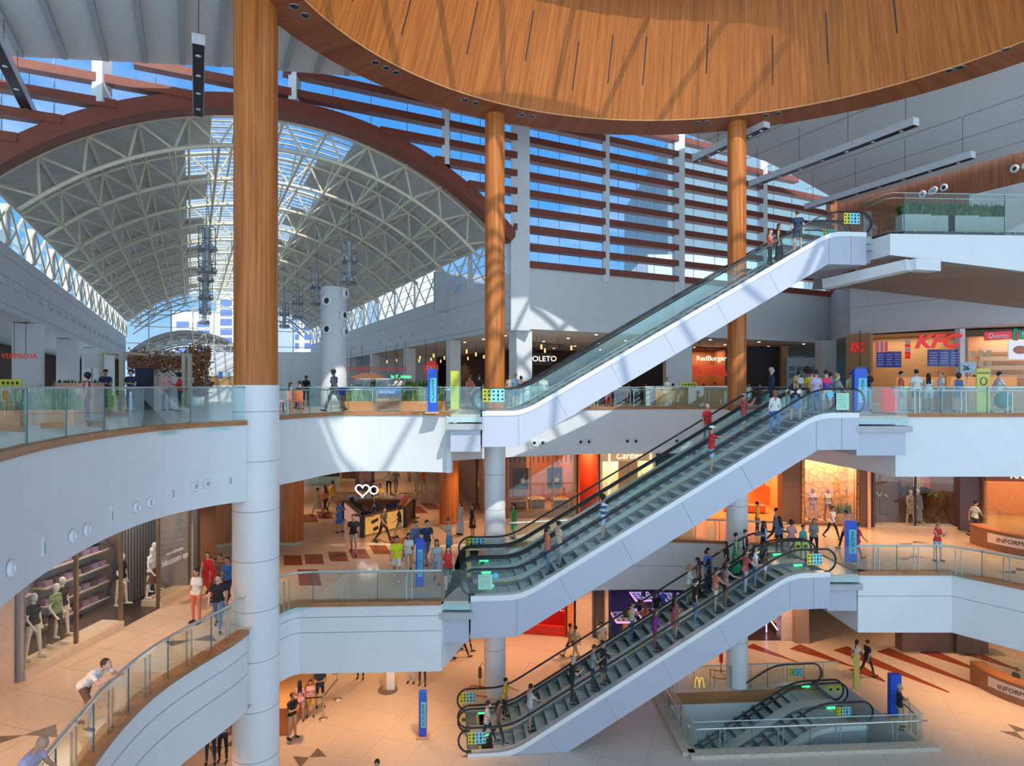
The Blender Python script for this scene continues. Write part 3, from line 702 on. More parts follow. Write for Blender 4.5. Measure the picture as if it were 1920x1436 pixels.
# ================================================================= outside
mb = MB(); mb.quad((-400, 60, -14), (400, 60, -14), (400, 600, -14), (-400, 600, -14)); o = obj('ground', mb, concrete); tag(o, kind='structure')
def building(name, x, y, w_, d_, z1, label, rows, cols, wm, rz=0, m=bldw, z0=-14):
    e = empty(name, (x, y, z0), rz); tag(e, label, 'building')
    mb = MB(); mb.box((0, 0, (z1-z0)/2), (w_, d_, z1-z0)); obj('wall', mb, m, e)
    if rows:
        mb = MB(); h = z1-z0
        for i in range(rows):
            for j in range(cols):
                mb.box((-w_/2+w_*(j+.5)/cols, -d_/2-.02, h-2-(h-4)*(i+.5)/rows if rows > 4 else h-3-i*3), (w_/cols*.62, .1, 1.3))
        obj('window_row', mb, wm, e)
    return e
bwin = mat('blue_window', (.14, .2, .5), .3)
building('apartment_block', -67, 155, 24, 16, 17.5, 'white apartment block with blue window rows seen left through the end glass', 14, 5, bwin)
building('apartment_block', -45, 152, 13, 14, 18.5, 'white apartment tower with rooftop masts, centre of the end glass', 14, 4, bwin)
building('apartment_tower', -51.5, 128, 11, 12, 19, 'white tower with blue window stripes behind the hanging light clusters', 16, 3, bwin)
building('plant_building', 52, 92, 66, 30, 30, 'huge plain pale building behind the right half of the louvred wall', 0, 0, None, m=mat('shaded_render', (.18, .26, .30), .8, var=.05, scale=.1))  # pale render darkened and blued, the building's shade put into its colour
building('stair_building', 22, 70, 16, 10, 13.6, 'lower concrete building with stair outside the louvred wall', 0, 0, None, m=concrete)
building('low_roof', -25, 76, 32, 6, 4.0, 'low white roof terrace seen left of the vented column', 0, 0, None)
mb = MB(); mb.ribbon([(FR(-1, 9)[:2]), (FR(14, 9)[:2])], 5, 7.6, .3); o = obj('roof_parapet', mb, concrete); tag(o, 'pale parapet outside just above the sill of the louvred wall', 'parapet')
e = building('plant_room', -11, 70, 6, 6, 21.0, 'small white rooftop box outside right of the arch', 0, 0, None)
# ================================================================= brown wall on the right, top storey
mb = MB(); a = FR(25.9, 0); b = FR(25.9, -26); mb.ribbon([a[:2], b[:2]], 5.2, [zc(25.3)+.3]*2, .4); struct('wall_right', mb, wallw)
mb = MB(); mb.quad(FR(25.85, -9.2, 6.0), FR(25.85, -24, 6.0), FR(25.85, -24, 11.3), FR(25.85, -9.2, 11.35)); struct('wall_right', mb, white)
for r, z in ((-6.8, 12.15), (-7.5, 12.2), (-11.8, 12.2)):
    vent_pair(FR(25.85, r, z), hang-math.pi/2, 'round white wall speakers on the brown wood wall of the top storey', 'speakers on the brown wall', 1.5)
# ---- fourth storey platform
P4 = [(14.62, 26.4), (14.9, 24.9), (20.4, 25.2), (30, 26)]
mb = MB(); mb.poly([(14.62, 26.4), (14.9, 24.9), (20.4, 25.2), (30, 26), (34, 40), (19, 40), (13.2, 27.3)], Z4, True); struct('floor', mb, floor3)
mb = MB(); mb.ribbon(P4, [5.19, 5.19, 4.6, 4.3], Z4-.12, .2); struct('wall_top', mb, white)
mb = MB(); mb.add([(14.62, 26.4, 5.19), (14.9, 24.9, 5.19), (20.4, 25.2, 4.6), (30, 26, 4.3), (30.5, 28, 3.4), (25.2, 31.1, 3.85), (20.45, 38.4, 6.0), (18.6, 36, 5.6)], [(0, 1, 2), (0, 2, 6, 7), (2, 5, 6), (2, 3, 4, 5)]); struct('ceiling', mb, mat('brown_soffit', (.42, .33, .27), .8))  # brown underside of the platform
# ---- white fascia over the takeaway counters on the right
K3 = [(22.9, 45.6), (21.15, 40.8), (20.5, 38.3), (25.2, 31.1), (28.5, 26)]
mb = MB(); mb.ribbon(K3, 3.12, [6.5, 6.5, 6.3, 5.6, 5.0], .25); mb.mi = 1; mb.ribbon([(p[0]-.01, p[1]-.01) for p in K3], 4.75, 4.77); struct('wall_right', mb, [white, jointm])
# sloping white beam under the platform
mb = MB(); mb.beam(P(1548, 27.5, None, 533), P(1706, 24.6, None, 497), .5, .42); mb.beam(P(1706, 24.6, None, 497), P(1752, 25.2, None, 500), .5, .42); o = obj('soffit_beam', mb, white); tag(o, 'pale sloping beam under the top storey platform', 'beam')
# back of the food court: soffit, rear walls
mb = MB(); pts = [FR(.05, .02), FR(25.8, .02), (21.17, 40.8, 0), (20.5, 38.3, 0), (25.2, 31.1, 0), (28.5, 26, 0), (60, 26, 0), (60, 75, 0), FR(20, HL), FR(0.05, HL)]
mb.poly([(p[0], p[1]) for p in pts], 3.16); struct('ceiling', mb, ceilm)
mb = MB(); pts = [FR(-22.9, -10), FR(-22.9, HL), FR(-50, HL), FR(-50, -10)]; mb.poly([(p[0], p[1]) for p in pts], 3.5); struct('ceiling', mb, ceilm)
for px in ():
    pass

# far end of the second storey: white hall wall, planting and a second gallery
mb = MB(); mb.ribbon([(-34, 50), (-20, 54), (-6.7, 60)], Z2, S3, .2); struct('wall_far', mb, white)
# ================================================================= balustrades
def offset_path(pts, d):                       # shift a plan line to its left by d
    P2 = [Vector((p[0], p[1])) for p in pts]; n = len(P2); r = []
    for i in range(n):
        t = (P2[min(i+1, n-1)]-P2[max(i-1, 0)]).normalized(); r.append(P2[i]+Vector((-t.y, t.x))*d)
    return r
def balustrade(path, zf, label, hg=1.0, hr=.92, rr=.028, panel=1.5, post=1.5, glass_low=-.12, rail_off=.13, pm=steel, bolts=False, top=True, gm=gglass):
    path = [Vector((p[0], p[1])) for p in path]; e = empty('balustrade', (path[0].x, path[0].y, zf)); tag(e, label, 'balustrade')
    O = Vector((path[0].x, path[0].y)); inn = offset_path(path, .06)
    rs = resample([p-O for p in inn], panel)
    fine = [p-O for p in inn]
    for i, (a, b) in enumerate(zip(rs, rs[1:])):
        d = (b-a).normalized()*.012; mb = MB(); mb.ribbon([a+d, b-d], glass_low, hg, .014); obj('glass_panel', mb, gm, e)
        mb = MB(); mb.beam((b.x, b.y, glass_low), (b.x, b.y, hg), .02, .02)
        if i < len(rs)-2: obj('glass_edge', mb, mat('glass_edge', (.05, .16, .17), .2), e)
    if top:
        mb = MB(); mb.tube([(p.x, p.y, hg) for p in resample(fine, .4)], .014, 6); obj('top_edge', mb, mat('pale_edge', (.55, .66, .66), .3), e)
    if rr:
        ro = [p-O for p in offset_path(path, .06+rail_off)]
        mb = MB(); mb.tube([(p.x, p.y, hr) for p in resample(ro, .4)], rr, 8); obj('handrail', mb, pm, e)
    if post:
        ps = resample([p-O for p in offset_path(path, .1)], post)
        for i, p in enumerate(ps[:-1]):
            q = p.lerp(ps[i+1], .5); d = (ps[i+1]-p).normalized()
            for sg in (-.09, .09):
                mb = MB(); c = q+d*sg; mb.beam((c.x, c.y, 0), (c.x, c.y, hr-.03), .022, .05); obj('post', mb, pm, e)
    if bolts:
        mb = MB()
        for a, b in zip(rs, rs[1:]):
            for t in (.2, .8):
                c = a.lerp(b, t)
                for z in (-.05, .08): mb.ell((c.x, c.y-.03, z), (.03, .03, .03), 8, 5)
        obj('bolt', mb, steel, e)
    return e
balustrade(T(L3a), Z3, 'frameless glass balustrade curving along the left edge of the food court storey', hg=1.04, hr=1.03, rr=.02, panel=1.75, post=0, glass_low=-.22, rail_off=.0)
balustrade(T(L3b), Z3, 'glass and steel balustrade right of the thick column on the food court storey', hg=1.03, hr=.93, rr=.025, panel=2.0, post=2.4)
balustrade([(-2.7, 28.2)]+T(L3d), Z3, 'glass balustrade along the rear edge of the food court storey, before the restaurant tables', hg=1.03, hr=.9, rr=.025, panel=2.0, post=2.0)
balustrade(T(L3f), Z3, 'glass balustrade in front of the queue at the fried chicken counter', hg=1.05, hr=.90, rr=.028, panel=1.8, post=1.8)
balustrade(T(L2a), Z2, 'glass balustrade with steel rail before the lingerie boutique, a man leaning on it', hg=1.02, hr=.96, rr=.035, panel=1.6, post=1.6)
balustrade(T(L2b), Z2, 'glass balustrade right of the thick column, in front of the walking crowd and blue totem', hg=1.05, hr=.98, rr=.035, panel=1.9, post=1.9)
balustrade([(-.5, 27.6)]+T(L2d), Z2, 'glass balustrade along the rear gallery before the jewellery shops', hg=1.02, hr=.95, rr=.03, panel=2.0, post=2.0)
balustrade([T(L2e)[2], ]+T(L2f)[1:], Z2, 'glass balustrade of the right gallery before the fashion shop windows', hg=1.05, hr=.97, rr=.03, panel=1.6, post=1.6)
balustrade(P4, Z4-.1, 'tall frameless glass guard with bolts on the top storey platform', hg=1.62, hr=1.45, rr=.018, panel=2.1, post=0, glass_low=-.12, bolts=True)
PITC = [(6.75, 22.9), (15.2, 23.5)]
mb = MB()
for a, b in (((6.35, 22.65), (15.6, 23.2)), ((6.35, 22.65), (6.2, 27.4))):
    A_ = Vector(a); B_ = Vector(b); d = (B_-A_).normalized(); n_ = Vector((-d.y, d.x))*.2
    mb.beam((a[0], a[1], Z1+.07), (b[0], b[1], Z1+.07), .45, .14)
o = obj('kerb', mb, stone); tag(o, 'low stone kerb round the escalator opening in the ground floor', 'kerb')
mb = MB(); mb.beam((6.75, 22.92, Z1-.25), (15.2, 23.52, Z1-.25), .1, .6); mb.beam((6.5, 27.2, Z1-.2), (13.5, 27.7, Z1-.2), .12, .45); o = obj('opening_trim', mb, trimw); tag(o, 'wooden edging inside the escalator opening in the ground floor', 'trim')
balustrade([(15.25, 23.35), (11, 23.05), (6.55, 22.75)][::-1], Z1+.12, 'glass balustrade along the front of the ground floor escalator opening', hg=1.02, hr=.85, rr=.035, panel=2.1, post=2.1, rail_off=-.16)
balustrade([(6.5, 22.8), (6.3, 27.3)][::-1], Z1+.12, 'glass balustrade along the left side of the ground floor escalator opening', hg=1.0, hr=.85, rr=.035, panel=1.5, post=1.5, rail_off=-.16)
balustrade([(6.3, 27.45), (14.6, 28.1)], Z1, 'glass balustrade behind the ground floor escalator opening, yellow arches sign on it', hg=1.0, hr=.95, rr=.03, panel=1.7, post=1.7)
balustrade([(15.3, 23.5), (15.45, 25.2)], Z1+.1, 'short glass end piece of the balustrade right of the ground floor escalator opening', hg=1.0, hr=.85, rr=.03, panel=.9, post=.9)
# ================================================================= escalators
T30 = math.tan(math.radians(30)); EDIR = Vector((1, .1, 0)).normalized(); EANG = math.atan2(EDIR.y, EDIR.x); EN = Vector((-EDIR.y, EDIR.x, 0))
deckm = mat('deck_steel', (.68, .72, .76), .3, .35, var=.03)
cladm = mat('escalator_cladding', (.47, .49, .58), .42, .1, var=.02, scale=.8)
stepm = mat('step_aluminium', (.46, .56, .57), .45, .15, var=.2, scale=8); riserm = mat('step_riser', (.035, .045, .05), .5, .3)
eglass = glass('escalator_glass', (.90, .975, .965), .04)
def pictogram(parent, x, y, z, sx=.52, sz=.34):
    s_ = empty('notice_panel', (x, y, z)); s_.parent = parent; s_.name = 'notice_panel'
    mb = MB(); mb.box((-sx*.32, 0, 0), (sx*.36, .01, sz)); obj('yellow_field', mb, yellow, s_)
    mb = MB(); mb.box((sx*.18, 0, 0), (sx*.62, .01, sz)); obj('blue_field', mb, mat('pale_cyan', (.25, .66, .75), .4), s_)
    for i in range(5):
        for j in range(3): obj('pictogram', MB().box((-sx*.40+sx*.2*i, -.008, -sz*.3+sz*.3*j), (sx*(.07 if (i+j) % 2 else .10), .004, sz*(.2 if i % 2 else .13))), ink, s_)
    return s_
class Esc:
    def __init__(s, ox, oy, zl, H, lanes, label, la=-1.75, ua=1.55, dl=1.3, du=1.2, floor=False, pitch=1.62, sides=True):
        s.o = Vector((ox, oy, zl)); s.H = H; s.run = H/T30; s.lanes = lanes; s.pitch = pitch; s.la = la; s.ua = s.run+ua
        e = s.e = empty('escalator', s.o, EANG); tag(e, label, 'escalator'); H_ = H
        W = lanes*pitch; A = [la+(s.ua-la)*i/90 for i in range(91)]
        def bot(a): b = min(max(-dl+T30*(a+.17), -dl), H-du); return max(b, 0.0) if floor else b
        # side cladding near and far, soffit
        for b_, nm in ((0, 'side_cladding'), (W, 'side_cladding')):
            mb = MB(); A2 = sorted(A+[-.17, -.17+(H+dl-du)/T30])
            vs = []; 
            for a in A2: vs += [(a, b_, s.nose(a)+.10), (a, b_, bot(a))]
            n = len(A2); mb.add(vs, [(2*i, 2*i+1, 2*i+3, 2*i+2) for i in range(n-1)]); mb.mi = 1
            yy = b_-.004 if b_ == 0 else b_+.004; k = 1.0
            if b_ == 0:
                for a0 in [-.2]+[1.2+2.15*q for q in range(int(s.run/2.15))]+[s.run-.05, s.run+.9]:
                    sl = .52 if .6 < a0 < s.run-.6 else 0.0
                    zt = s.nose(a0)+.08; a1 = a0+sl; zb = bot(a1)+.01
                    if zb < zt: mb.add([(a0-.01, yy, zt), (a0+.01, yy, zt), (a1+.01, yy, zb), (a1-.01, yy, zb)], [(0, 1, 2, 3)])
            obj(nm, mb, [cladm, jointm], e)
        for yb in (-.03, W+.0):
            mb = MB(); vs = []
            for a in A: z = s.nose(a); vs += [(a, yb, z-.06), (a, yb, z+.125), (a, yb+.03, z+.125), (a, yb+.03, z-.06)]
            k = len(A); mb.add(vs, [(4*i+q, 4*i+4+q, 4*i+4+(q+1) % 4, 4*i+(q+1) % 4) for i in range(k-1) for q in range(4)]); obj('edge_trim', mb, white2, e)
        mb = MB(); vs = []
        for a in A2: vs += [(a, 0, bot(a)), (a, W, bot(a))]
        mb.add(vs, [(2*i, 2*i+2, 2*i+3, 2*i+1) for i in range(n-1)])
        for a in (A2[0], A2[-1]): mb.add([(a, 0, s.nose(a)+.1), (a, W, s.nose(a)+.1), (a, W, bot(a)), (a, 0, bot(a))], [(0, 1, 2, 3)])
        obj('underside', mb, cladm, e)
        N_ = 80
        for L in range(lanes):
            y0 = L*pitch
            for side, yc in ((0, y0+.14), (1, y0+pitch-.14)):
                # deck on both sides of the glass and the inner skirt
                mb = MB(); vs = []; ya = y0 if side == 0 else y0+pitch-.27; yb = y0+.27 if side == 0 else y0+pitch
                for a in A:
                    z = s.nose(a)+.12; vs += [(a, ya, z), (a, yb, z), (a, yb if side == 0 else ya, z-.32)]
                k = len(A); mb.add(vs, [(3*i, 3*i+3, 3*i+4, 3*i+1) for i in range(k-1)]); mb.mi = 1
                iy = 1 if side == 0 else 0
                mb.add(vs, [(3*i+iy, 3*i+3+iy, 3*i+5, 3*i+2) for i in range(k-1)]); obj('skirt', mb, [deckm, steeld], e)
                # glass with rounded ends
                mb = MB(); R = .40; al, au = la+.12, s.ua-.12; GA = [al+(au-al)*i/60 for i in range(61)]
                vs = []
                for a in GA: vs += [(a, yc, s.nose(a)+.12), (a, yc, s.nose(a)+.93)]
                mb.add(vs, [(2*i, 2*i+2, 2*i+3, 2*i+1) for i in range(60)])
                for a0, sg in ((al, -1), (au, 1)):
                    zc_ = s.nose(a0)+.53; vs = [(a0, yc, zc_)]+[(a0+sg*R*math.sin(math.pi*i/10), yc, zc_+R*math.cos(math.pi*i/10)) for i in range(11)]
                    mb.add(vs, [(0, i+1, i+2) for i in range(10)])
                obj('glass_balustrade', mb, eglass, e)
                mb = MB(); R = .44; pts = []
                for i in range(11): t = math.pi*(1-i/10)*.98; pts.append((al-R*math.sin(t), yc, s.nose(al)+.53+R*math.cos(t)))
                for a in GA[1:-1]: pts.append((a, yc, s.nose(a)+.97))
                for i in range(11): t = math.pi*(i/10)*.98; pts.append((au+R*math.sin(t), yc, s.nose(au)+.53+R*math.cos(t)))
                mb.tube(pts, .038, 6); obj('handrail', mb, black, e)
                for a0, sg in ((al, -1), (au, 1)):
                    mb = MB(); mb.box((a0+sg*.06, yc, s.nose(a0)-.1), (.16, .12, .5)); obj('newel_base', mb, dark, e)
            # steps
            ys, wy = y0+pitch/2, pitch-.58
            a = la+.55; dpt = .40
            while a < s.ua-.5:
                z = s.nose(a+dpt/2-.03)
                mb = MB(); mb.box((a+dpt/2, ys, z-.012), (dpt-.012, wy, .024)); mb.mi = 1; mb.box((a+.02, ys, z-.15), (.05, wy, .25)); obj('step', mb, [stepm, riserm], e); a += dpt
            for a0 in (la+.27, s.ua-.27):
                mb = MB(); mb.box((a0, ys, s.nose(a0)-.01), (.55, wy, .03)); mb.mi = 1; mb.box((a0-.2*(1 if a0 > 0 else -1), ys, s.nose(a0)+.008), (.05, wy, .01)); obj('comb_plate', mb, [steeld, yellow], e)
            for a0, sg in ((la+.5, 1), (s.ua-.7, 1)):
                mb = MB(); mb.box((a0+.2, y0+pitch-.285, s.nose(a0+.2)+.02), (.35, .02, .07)); obj('comb_light', mb, green_led, e)
            for a0, ll in ((la+.9, .85), (s.run*.44, 1.5)):
                mb = MB(); vs = []
                for i in range(5):
                    a = a0+ll*i/4; vs += [(a, y0+pitch-.26, s.nose(a)+.127), (a, y0+pitch-.16, s.nose(a)+.127)]
                mb.add(vs, [(2*i, 2*i+2, 2*i+3, 2*i+1) for i in range(4)]); obj('warning_strip', mb, yellow, e)
    def nose(s, a):
        def ramp(x, w_=.55): return 0 if x < -w_ else (x if x > w_ else (x+w_)**2/(4*w_))
        return T30*(ramp(a)-ramp(a-s.run))
    def at(s, a, y): p = s.o+EDIR*a+EN*y; return Vector((p.x, p.y, s.o.z+s.nose(a)))
    def px(s, px, lane, y=None):               # spot in a lane seen at picture column px
        yy = y if y is not None else lane*s.pitch+s.pitch/2; u = (px-CX)/F; b = s.o+EN*yy
        a = (u*b.y-b.x)/(EDIR.x-u*EDIR.y); p = s.at(a, yy)
        st = s.la+.55; a2 = st+round((a-st-.2)/.4)*.4+.2; p2 = s.at(a2, yy); 
        z = s.o.z+s.nose(a2-.03); return Vector((p2.x, p2.y, z))
E2 = Esc(.35, 21.4, Z2, 6.1, 3, 'triple bank of escalators crossing the middle of the void, up to the food court storey')
E1 = Esc(.45, 24.3, Z3, 7.2, 2, 'uppermost long escalator, almost empty, rising to the top storey platform', dl=1.25, du=1.2, la=-1.6)
E3 = Esc(0.0, 22.75, Z1, 6.1, 2, 'lowest escalator pair, crowded with people, rising from the ground floor', floor=True, la=-1.6, du=1.25)
E4 = Esc(2.0, 23.35, Z0+.0, 5.75, 2, 'short escalator pair dropping through the ground floor opening', floor=True, ua=1.9, pitch=1.85)
pictogram(E1.e, -1.15, .10, .72, .85, .5)
for dx in (0.2,): pictogram(E1.e, E1.ua-.75+dx, .10, 7.2+.7, .7, .45); pictogram(E1.e, E1.ua+.1+dx, 2.9, 7.2+.75, .7, .45)
pictogram(E3.e, -1.25, .10, .62, .65, .42); pictogram(E3.e, -1.5, 3.1, .62, .65, .42); pictogram(E3.e, E3.ua-.55, .10, E3.H+.6, .62, .42)
pictogram(E4.e, E4.ua-.9, .10, E4.H+.62, .6, .38); pictogram(E4.e, E4.ua-.9, 3.55, E4.H+.62, .6, .38)
pictogram(E2.e, -1.4, 4.7, .72, .8, .45)
def board(parent, x, y, z, w_, h, m, nm='notice_board'):
    mb = MB(); mb.box((x, y, z), (w_, .012, h)); mb.mi = 1
    for i in range(7): mb.box((x-w_*.05, y-.008, z+h*.38-h*.12*i), (w_*.72, .003, h*.025))
    return obj(nm, mb, [m, mat('mint_ink', (.12, .38, .28), .6)], parent)
def disc(parent, x, y, z, r, m, nm='round_sticker'):
    mb = MB(); vs = [(x+r*math.cos(t), y, z+r*math.sin(t)) for t in [6.2832*i/20 for i in range(20)]]; mb.add(vs, [tuple(range(20))])
    return obj(nm, mb, m, parent)
board(E2.e, -1.25, .10, .55, .48, .5, mintg); disc(E2.e, -.9, .09, .75, .1, cyan)
board(E2.e, E2.ua-.55, .10, E2.H+.52, .48, .6, mintg); disc(E2.e, E2.ua-1.02, .09, E2.H+.78, .13, cyan)
for k in range(2): 
    mb = MB(); mb.box((-1.75, 1.62*(k+1), .55), (.16, .02, .5)); mb.mi = 1; mb.box((-1.75, 1.61*(k+1)-.02, .5), (.10, .01, .1)); obj('notice_board', mb, [mat('tan_sign', (.68, .45, .16), .5), ink], E2.e)
mb = MB(); mb.box((-1.72, 1.62, .55), (.2, .02, .3)); mb.mi = 1; mb.box((-1.7, 1.6, .52), (.12, .01, .1)); obj('notice_board', mb, [mat('tan_sign', (.68, .45, .16), .5), ink], E3.e)
for dx in (0, .32):
    mb = MB(); mb.box((E3.ua-.35+dx, 1.62, E3.H+.72), (.24, .02, .3)); mb.mi = 1; mb.box((E3.ua-.35+dx, 1.6, E3.H+.7), (.14, .01, .12)); obj('notice_board', mb, [yellow, ink], E3.e)
    mb = MB(); mb.box((E4.ua-.35+dx, 1.85, E4.H+.65), (.22, .02, .28)); mb.mi = 1; mb.box((E4.ua-.35+dx, 1.83, E4.H+.64), (.13, .01, .1)); obj('notice_board', mb, [yellow, ink], E4.e)
# landing bridges between the escalators and the slabs
def bridge(x0, y0, x1, y1, z, d, label, th=.95):
    e = empty('landing', (x0, y0, z)); tag(e, label, 'landing')
    mb = MB(); mb.box(((x1-x0)/2, d/2, -.06), (x1-x0, d, .12)); obj('floor_plate', mb, floor3, e)
    mb = MB(); mb.box(((x1-x0)/2, .12, -.2), (x1-x0+.1, .25, .2)); obj('edge_glass', mb, mat('frosted_edge', (.42, .58, .58), .2), e)
    mb = MB(); mb.box(((x1-x0)/2, .14, -.47), (x1-x0+.25, .5, .22)); obj('ledge', mb, grey, e)
    mb = MB(); mb.box(((x1-x0)/2, d/2, -.58-th/2+.1), (x1-x0, d-.2, th)); obj('casing', mb, cladm, e)
    mb = MB(); mb.ribbon([(0, .02), (x1-x0, .02)], -.25, 1.05, .014); obj('glass_panel', mb, gglass, e)
    return e
bridge(-2.35, 24.05, -1.2, 0, Z3, 4.5, 'white landing box with glass guard at the foot of the uppermost escalator')
bridge(-2.3, 21.1, -1.45, 0, Z2, 6.5, 'white landing box with glass guard at the foot of the triple escalators')
bridge(E2.o.x+E2.ua*EDIR.x+.02, 22.7, 14.2, 0, Z3, 6.0, 'white landing box with glass guard at the head of the triple escalators')
bridge(E3.o.x+E3.ua*EDIR.x+.02, 24.1, 13.2, 0, Z2, 4.0, 'white landing box with glass guard at the head of the crowded escalators')
bridge(E1.o.x+E1.ua*EDIR.x+.02, 25.9, 14.75, 0, Z4+.0, 3.0, 'white landing box with glass at the head of the uppermost escalator', .6)

balustrade([(-17.5, 44), (-13, 46.5), (-9.5, 50)], Z2, 'distant glass balustrade beyond the accessories kiosk', hg=1.05, hr=.98, panel=2, post=0)
# ================================================================= people
COLS = dict(white=(.78,.78,.76), black=(.018,.018,.022), navy=(.02,.035,.09), blue=(.04,.17,.55), lblue=(.32,.48,.70), jeans=(.10,.20,.38), red=(.62,.03,.03), coral=(.75,.18,.10), pink=(.72,.38,.38),
            grey=(.26,.28,.31), lgrey=(.52,.53,.55), beige=(.58,.46,.33), khaki=(.48,.39,.24), brown=(.20,.10,.06), yellow=(.80,.52,.03), neon=(.72,.78,.02), green=(.02,.42,.15), teal=(.06,.36,.36), purple=(.26,.03,.28), orange=(.80,.24,.05), cream=(.72,.64,.50), dgreen=(.02,.10,.07), maroon=(.28,.03,.06), sky=(.04,.35,.75), mannequin=(.72,.70,.66), rose=(.55,.08,.10), lilac=(.5,.42,.6), slate=(.055,.075,.10))
SKIN = dict(l=(.66,.40,.29), m=(.50,.27,.17), d=(.22,.10,.06), w=(.74,.71,.66))
HAIRC = dict(k=(.012,.009,.008), b=(.07,.032,.016), y=(.36,.22,.10), g=(.36,.35,.34), r=(.28,.09,.03), w=(.74,.71,.66))
def cmat(c):
    nm = 'cloth_'+(c if isinstance(c, str) else 'x'); return mat(nm, COLS[c], .85, var=.07, scale=14)
def skm(k): return mat('skin_'+k, SKIN[k], .55, var=.04, scale=10)
def hrm(k): return mat('hair_'+k, HAIRC[k], .6, var=.2, scale=30)
def pattern(nm, c1, c2, sc=16, stripes=False):
    if nm in MATS: return MATS[nm]
    m = bpy.data.materials.new(nm); m.use_nodes = True; t = m.node_tree; b = t.nodes['Principled BSDF']; b.inputs['Roughness'].default_value = .85
    c = N(t, 'ShaderNodeTexCoord')
    if stripes:
        s_ = N(t, 'ShaderNodeSeparateXYZ'); t.links.new(c.outputs['Object'], s_.inputs[0]); mt = N(t, 'ShaderNodeMath', operation='MULTIPLY'); mt.inputs[1].default_value = sc; t.links.new(s_.outputs[stripes], mt.inputs[0])
        fr = N(t, 'ShaderNodeMath', operation='FRACT'); t.links.new(mt.outputs[0], fr.inputs[0]); f = fr.outputs[0]
    else:
        n = N(t, 'ShaderNodeTexVoronoi'); n.inputs['Scale'].default_value = sc; t.links.new(c.outputs['Object'], n.inputs['Vector']); f = n.outputs['Distance']
    r = N(t, 'ShaderNodeValToRGB'); r.color_ramp.interpolation = 'CONSTANT'; e = r.color_ramp.elements; e[0].color = (*c1, 1); e[1].color = (*c2, 1); e[1].position = .5 if stripes else .33
    t.links.new(f, r.inputs[0]); t.links.new(r.outputs[0], b.inputs['Base Color']); MATS[nm] = m; return m
def rainbow():
    nm = 'cloth_rainbow'
    if nm in MATS: return MATS[nm]
    m = bpy.data.materials.new(nm); m.use_nodes = True; t = m.node_tree; b = t.nodes['Principled BSDF']; b.inputs['Roughness'].default_value = .85
    c = N(t, 'ShaderNodeTexCoord'); s_ = N(t, 'ShaderNodeSeparateXYZ'); t.links.new(c.outputs['Object'], s_.inputs[0])
    mr = N(t, 'ShaderNodeMapRange'); mr.inputs[1].default_value = .85; mr.inputs[2].default_value = 1.5; t.links.new(s_.outputs['Z'], mr.inputs[0])
    r = N(t, 'ShaderNodeValToRGB'); r.color_ramp.interpolation = 'CONSTANT'; e = r.color_ramp.elements; e[0].color = (.8, .05, .04, 1); e[1].color = (.75, .05, .12, 1); e[1].position = .62
    for p, cc in ((.07, (.85, .55, .03, 1)), (.16, (.1, .45, .1, 1)), (.22, (.03, .1, .5, 1)), (.42, (.35, .05, .3, 1))): x = e.new(p); x.color = cc
    t.links.new(mr.outputs[0], r.inputs[0]); t.links.new(r.outputs[0], b.inputs['Base Color']); MATS[nm] = m; return m
def topmat(c):
    if c == 'floral': return pattern('cloth_floral', (.72, .62, .50), (.55, .12, .05), 22)
    if c == 'darkfloral': return pattern('cloth_darkfloral', (.03, .03, .05), (.45, .12, .12), 26)
    if c == 'stripe': return pattern('cloth_stripe', (.70, .74, .80), (.05, .10, .28), 4.6, 'Z')
    if c == 'plaid': return pattern('cloth_plaid', (.10, .14, .20), (.38, .42, .46), 12, 'X')
    if c == 'print': return pattern('cloth_print', (.15, .18, .22), (.5, .5, .52), 40)
    if c == 'tropical': return pattern('cloth_tropical', (.55, .42, .20), (.12, .25, .12), 20)
    if c == 'vstripe': return pattern('cloth_vstripe', (.75, .75, .73), (.35, .5, .65), 14, 'X')
    if c == 'camo': return pattern('cloth_camo', (.16, .16, .13), (.07, .08, .07), 24)
    if c == 'rainbow': return rainbow()
    return cmat(c)
def capsule(mb, a, b, ra, rb, n=10, m=4, sq=1.0):
    a = Vector(a); b = Vector(b); d = b-a; L = d.length
    d = d/L if L > 1e-6 else Vector((0, 0, 1)); up = Vector((0, 1, 0)) if abs(d.y) < .9 else Vector((1, 0, 0)); x = d.cross(up).normalized(); y = d.cross(x)
    rings = [(a-d*(ra*math.cos(math.pi/2*i/m)), ra*math.sin(math.pi/2*i/m)) for i in range(1, m+1)]+[(b+d*(rb*math.sin(math.pi/2*i/m)), rb*math.cos(math.pi/2*i/m)) for i in range(0, m)]
    vs = [a-d*ra]; fs = []
    for c, r in rings:
        for j in range(n): t = 2*math.pi*j/n; vs.append(c+x*(r*math.cos(t))+y*(r*math.sin(t)))
    vs.append(b+d*rb); k = len(rings); last = len(vs)-1
    for j in range(n): j2 = (j+1) % n; fs.append((0, 1+j2, 1+j)); fs.append((last, 1+(k-1)*n+j, 1+(k-1)*n+j2))
    for i in range(k-1):
        for j in range(n): j2 = (j+1) % n; fs.append((1+i*n+j, 1+i*n+j2, 1+(i+1)*n+j2, 1+(i+1)*n+j))
    mb.add(vs, fs, True)
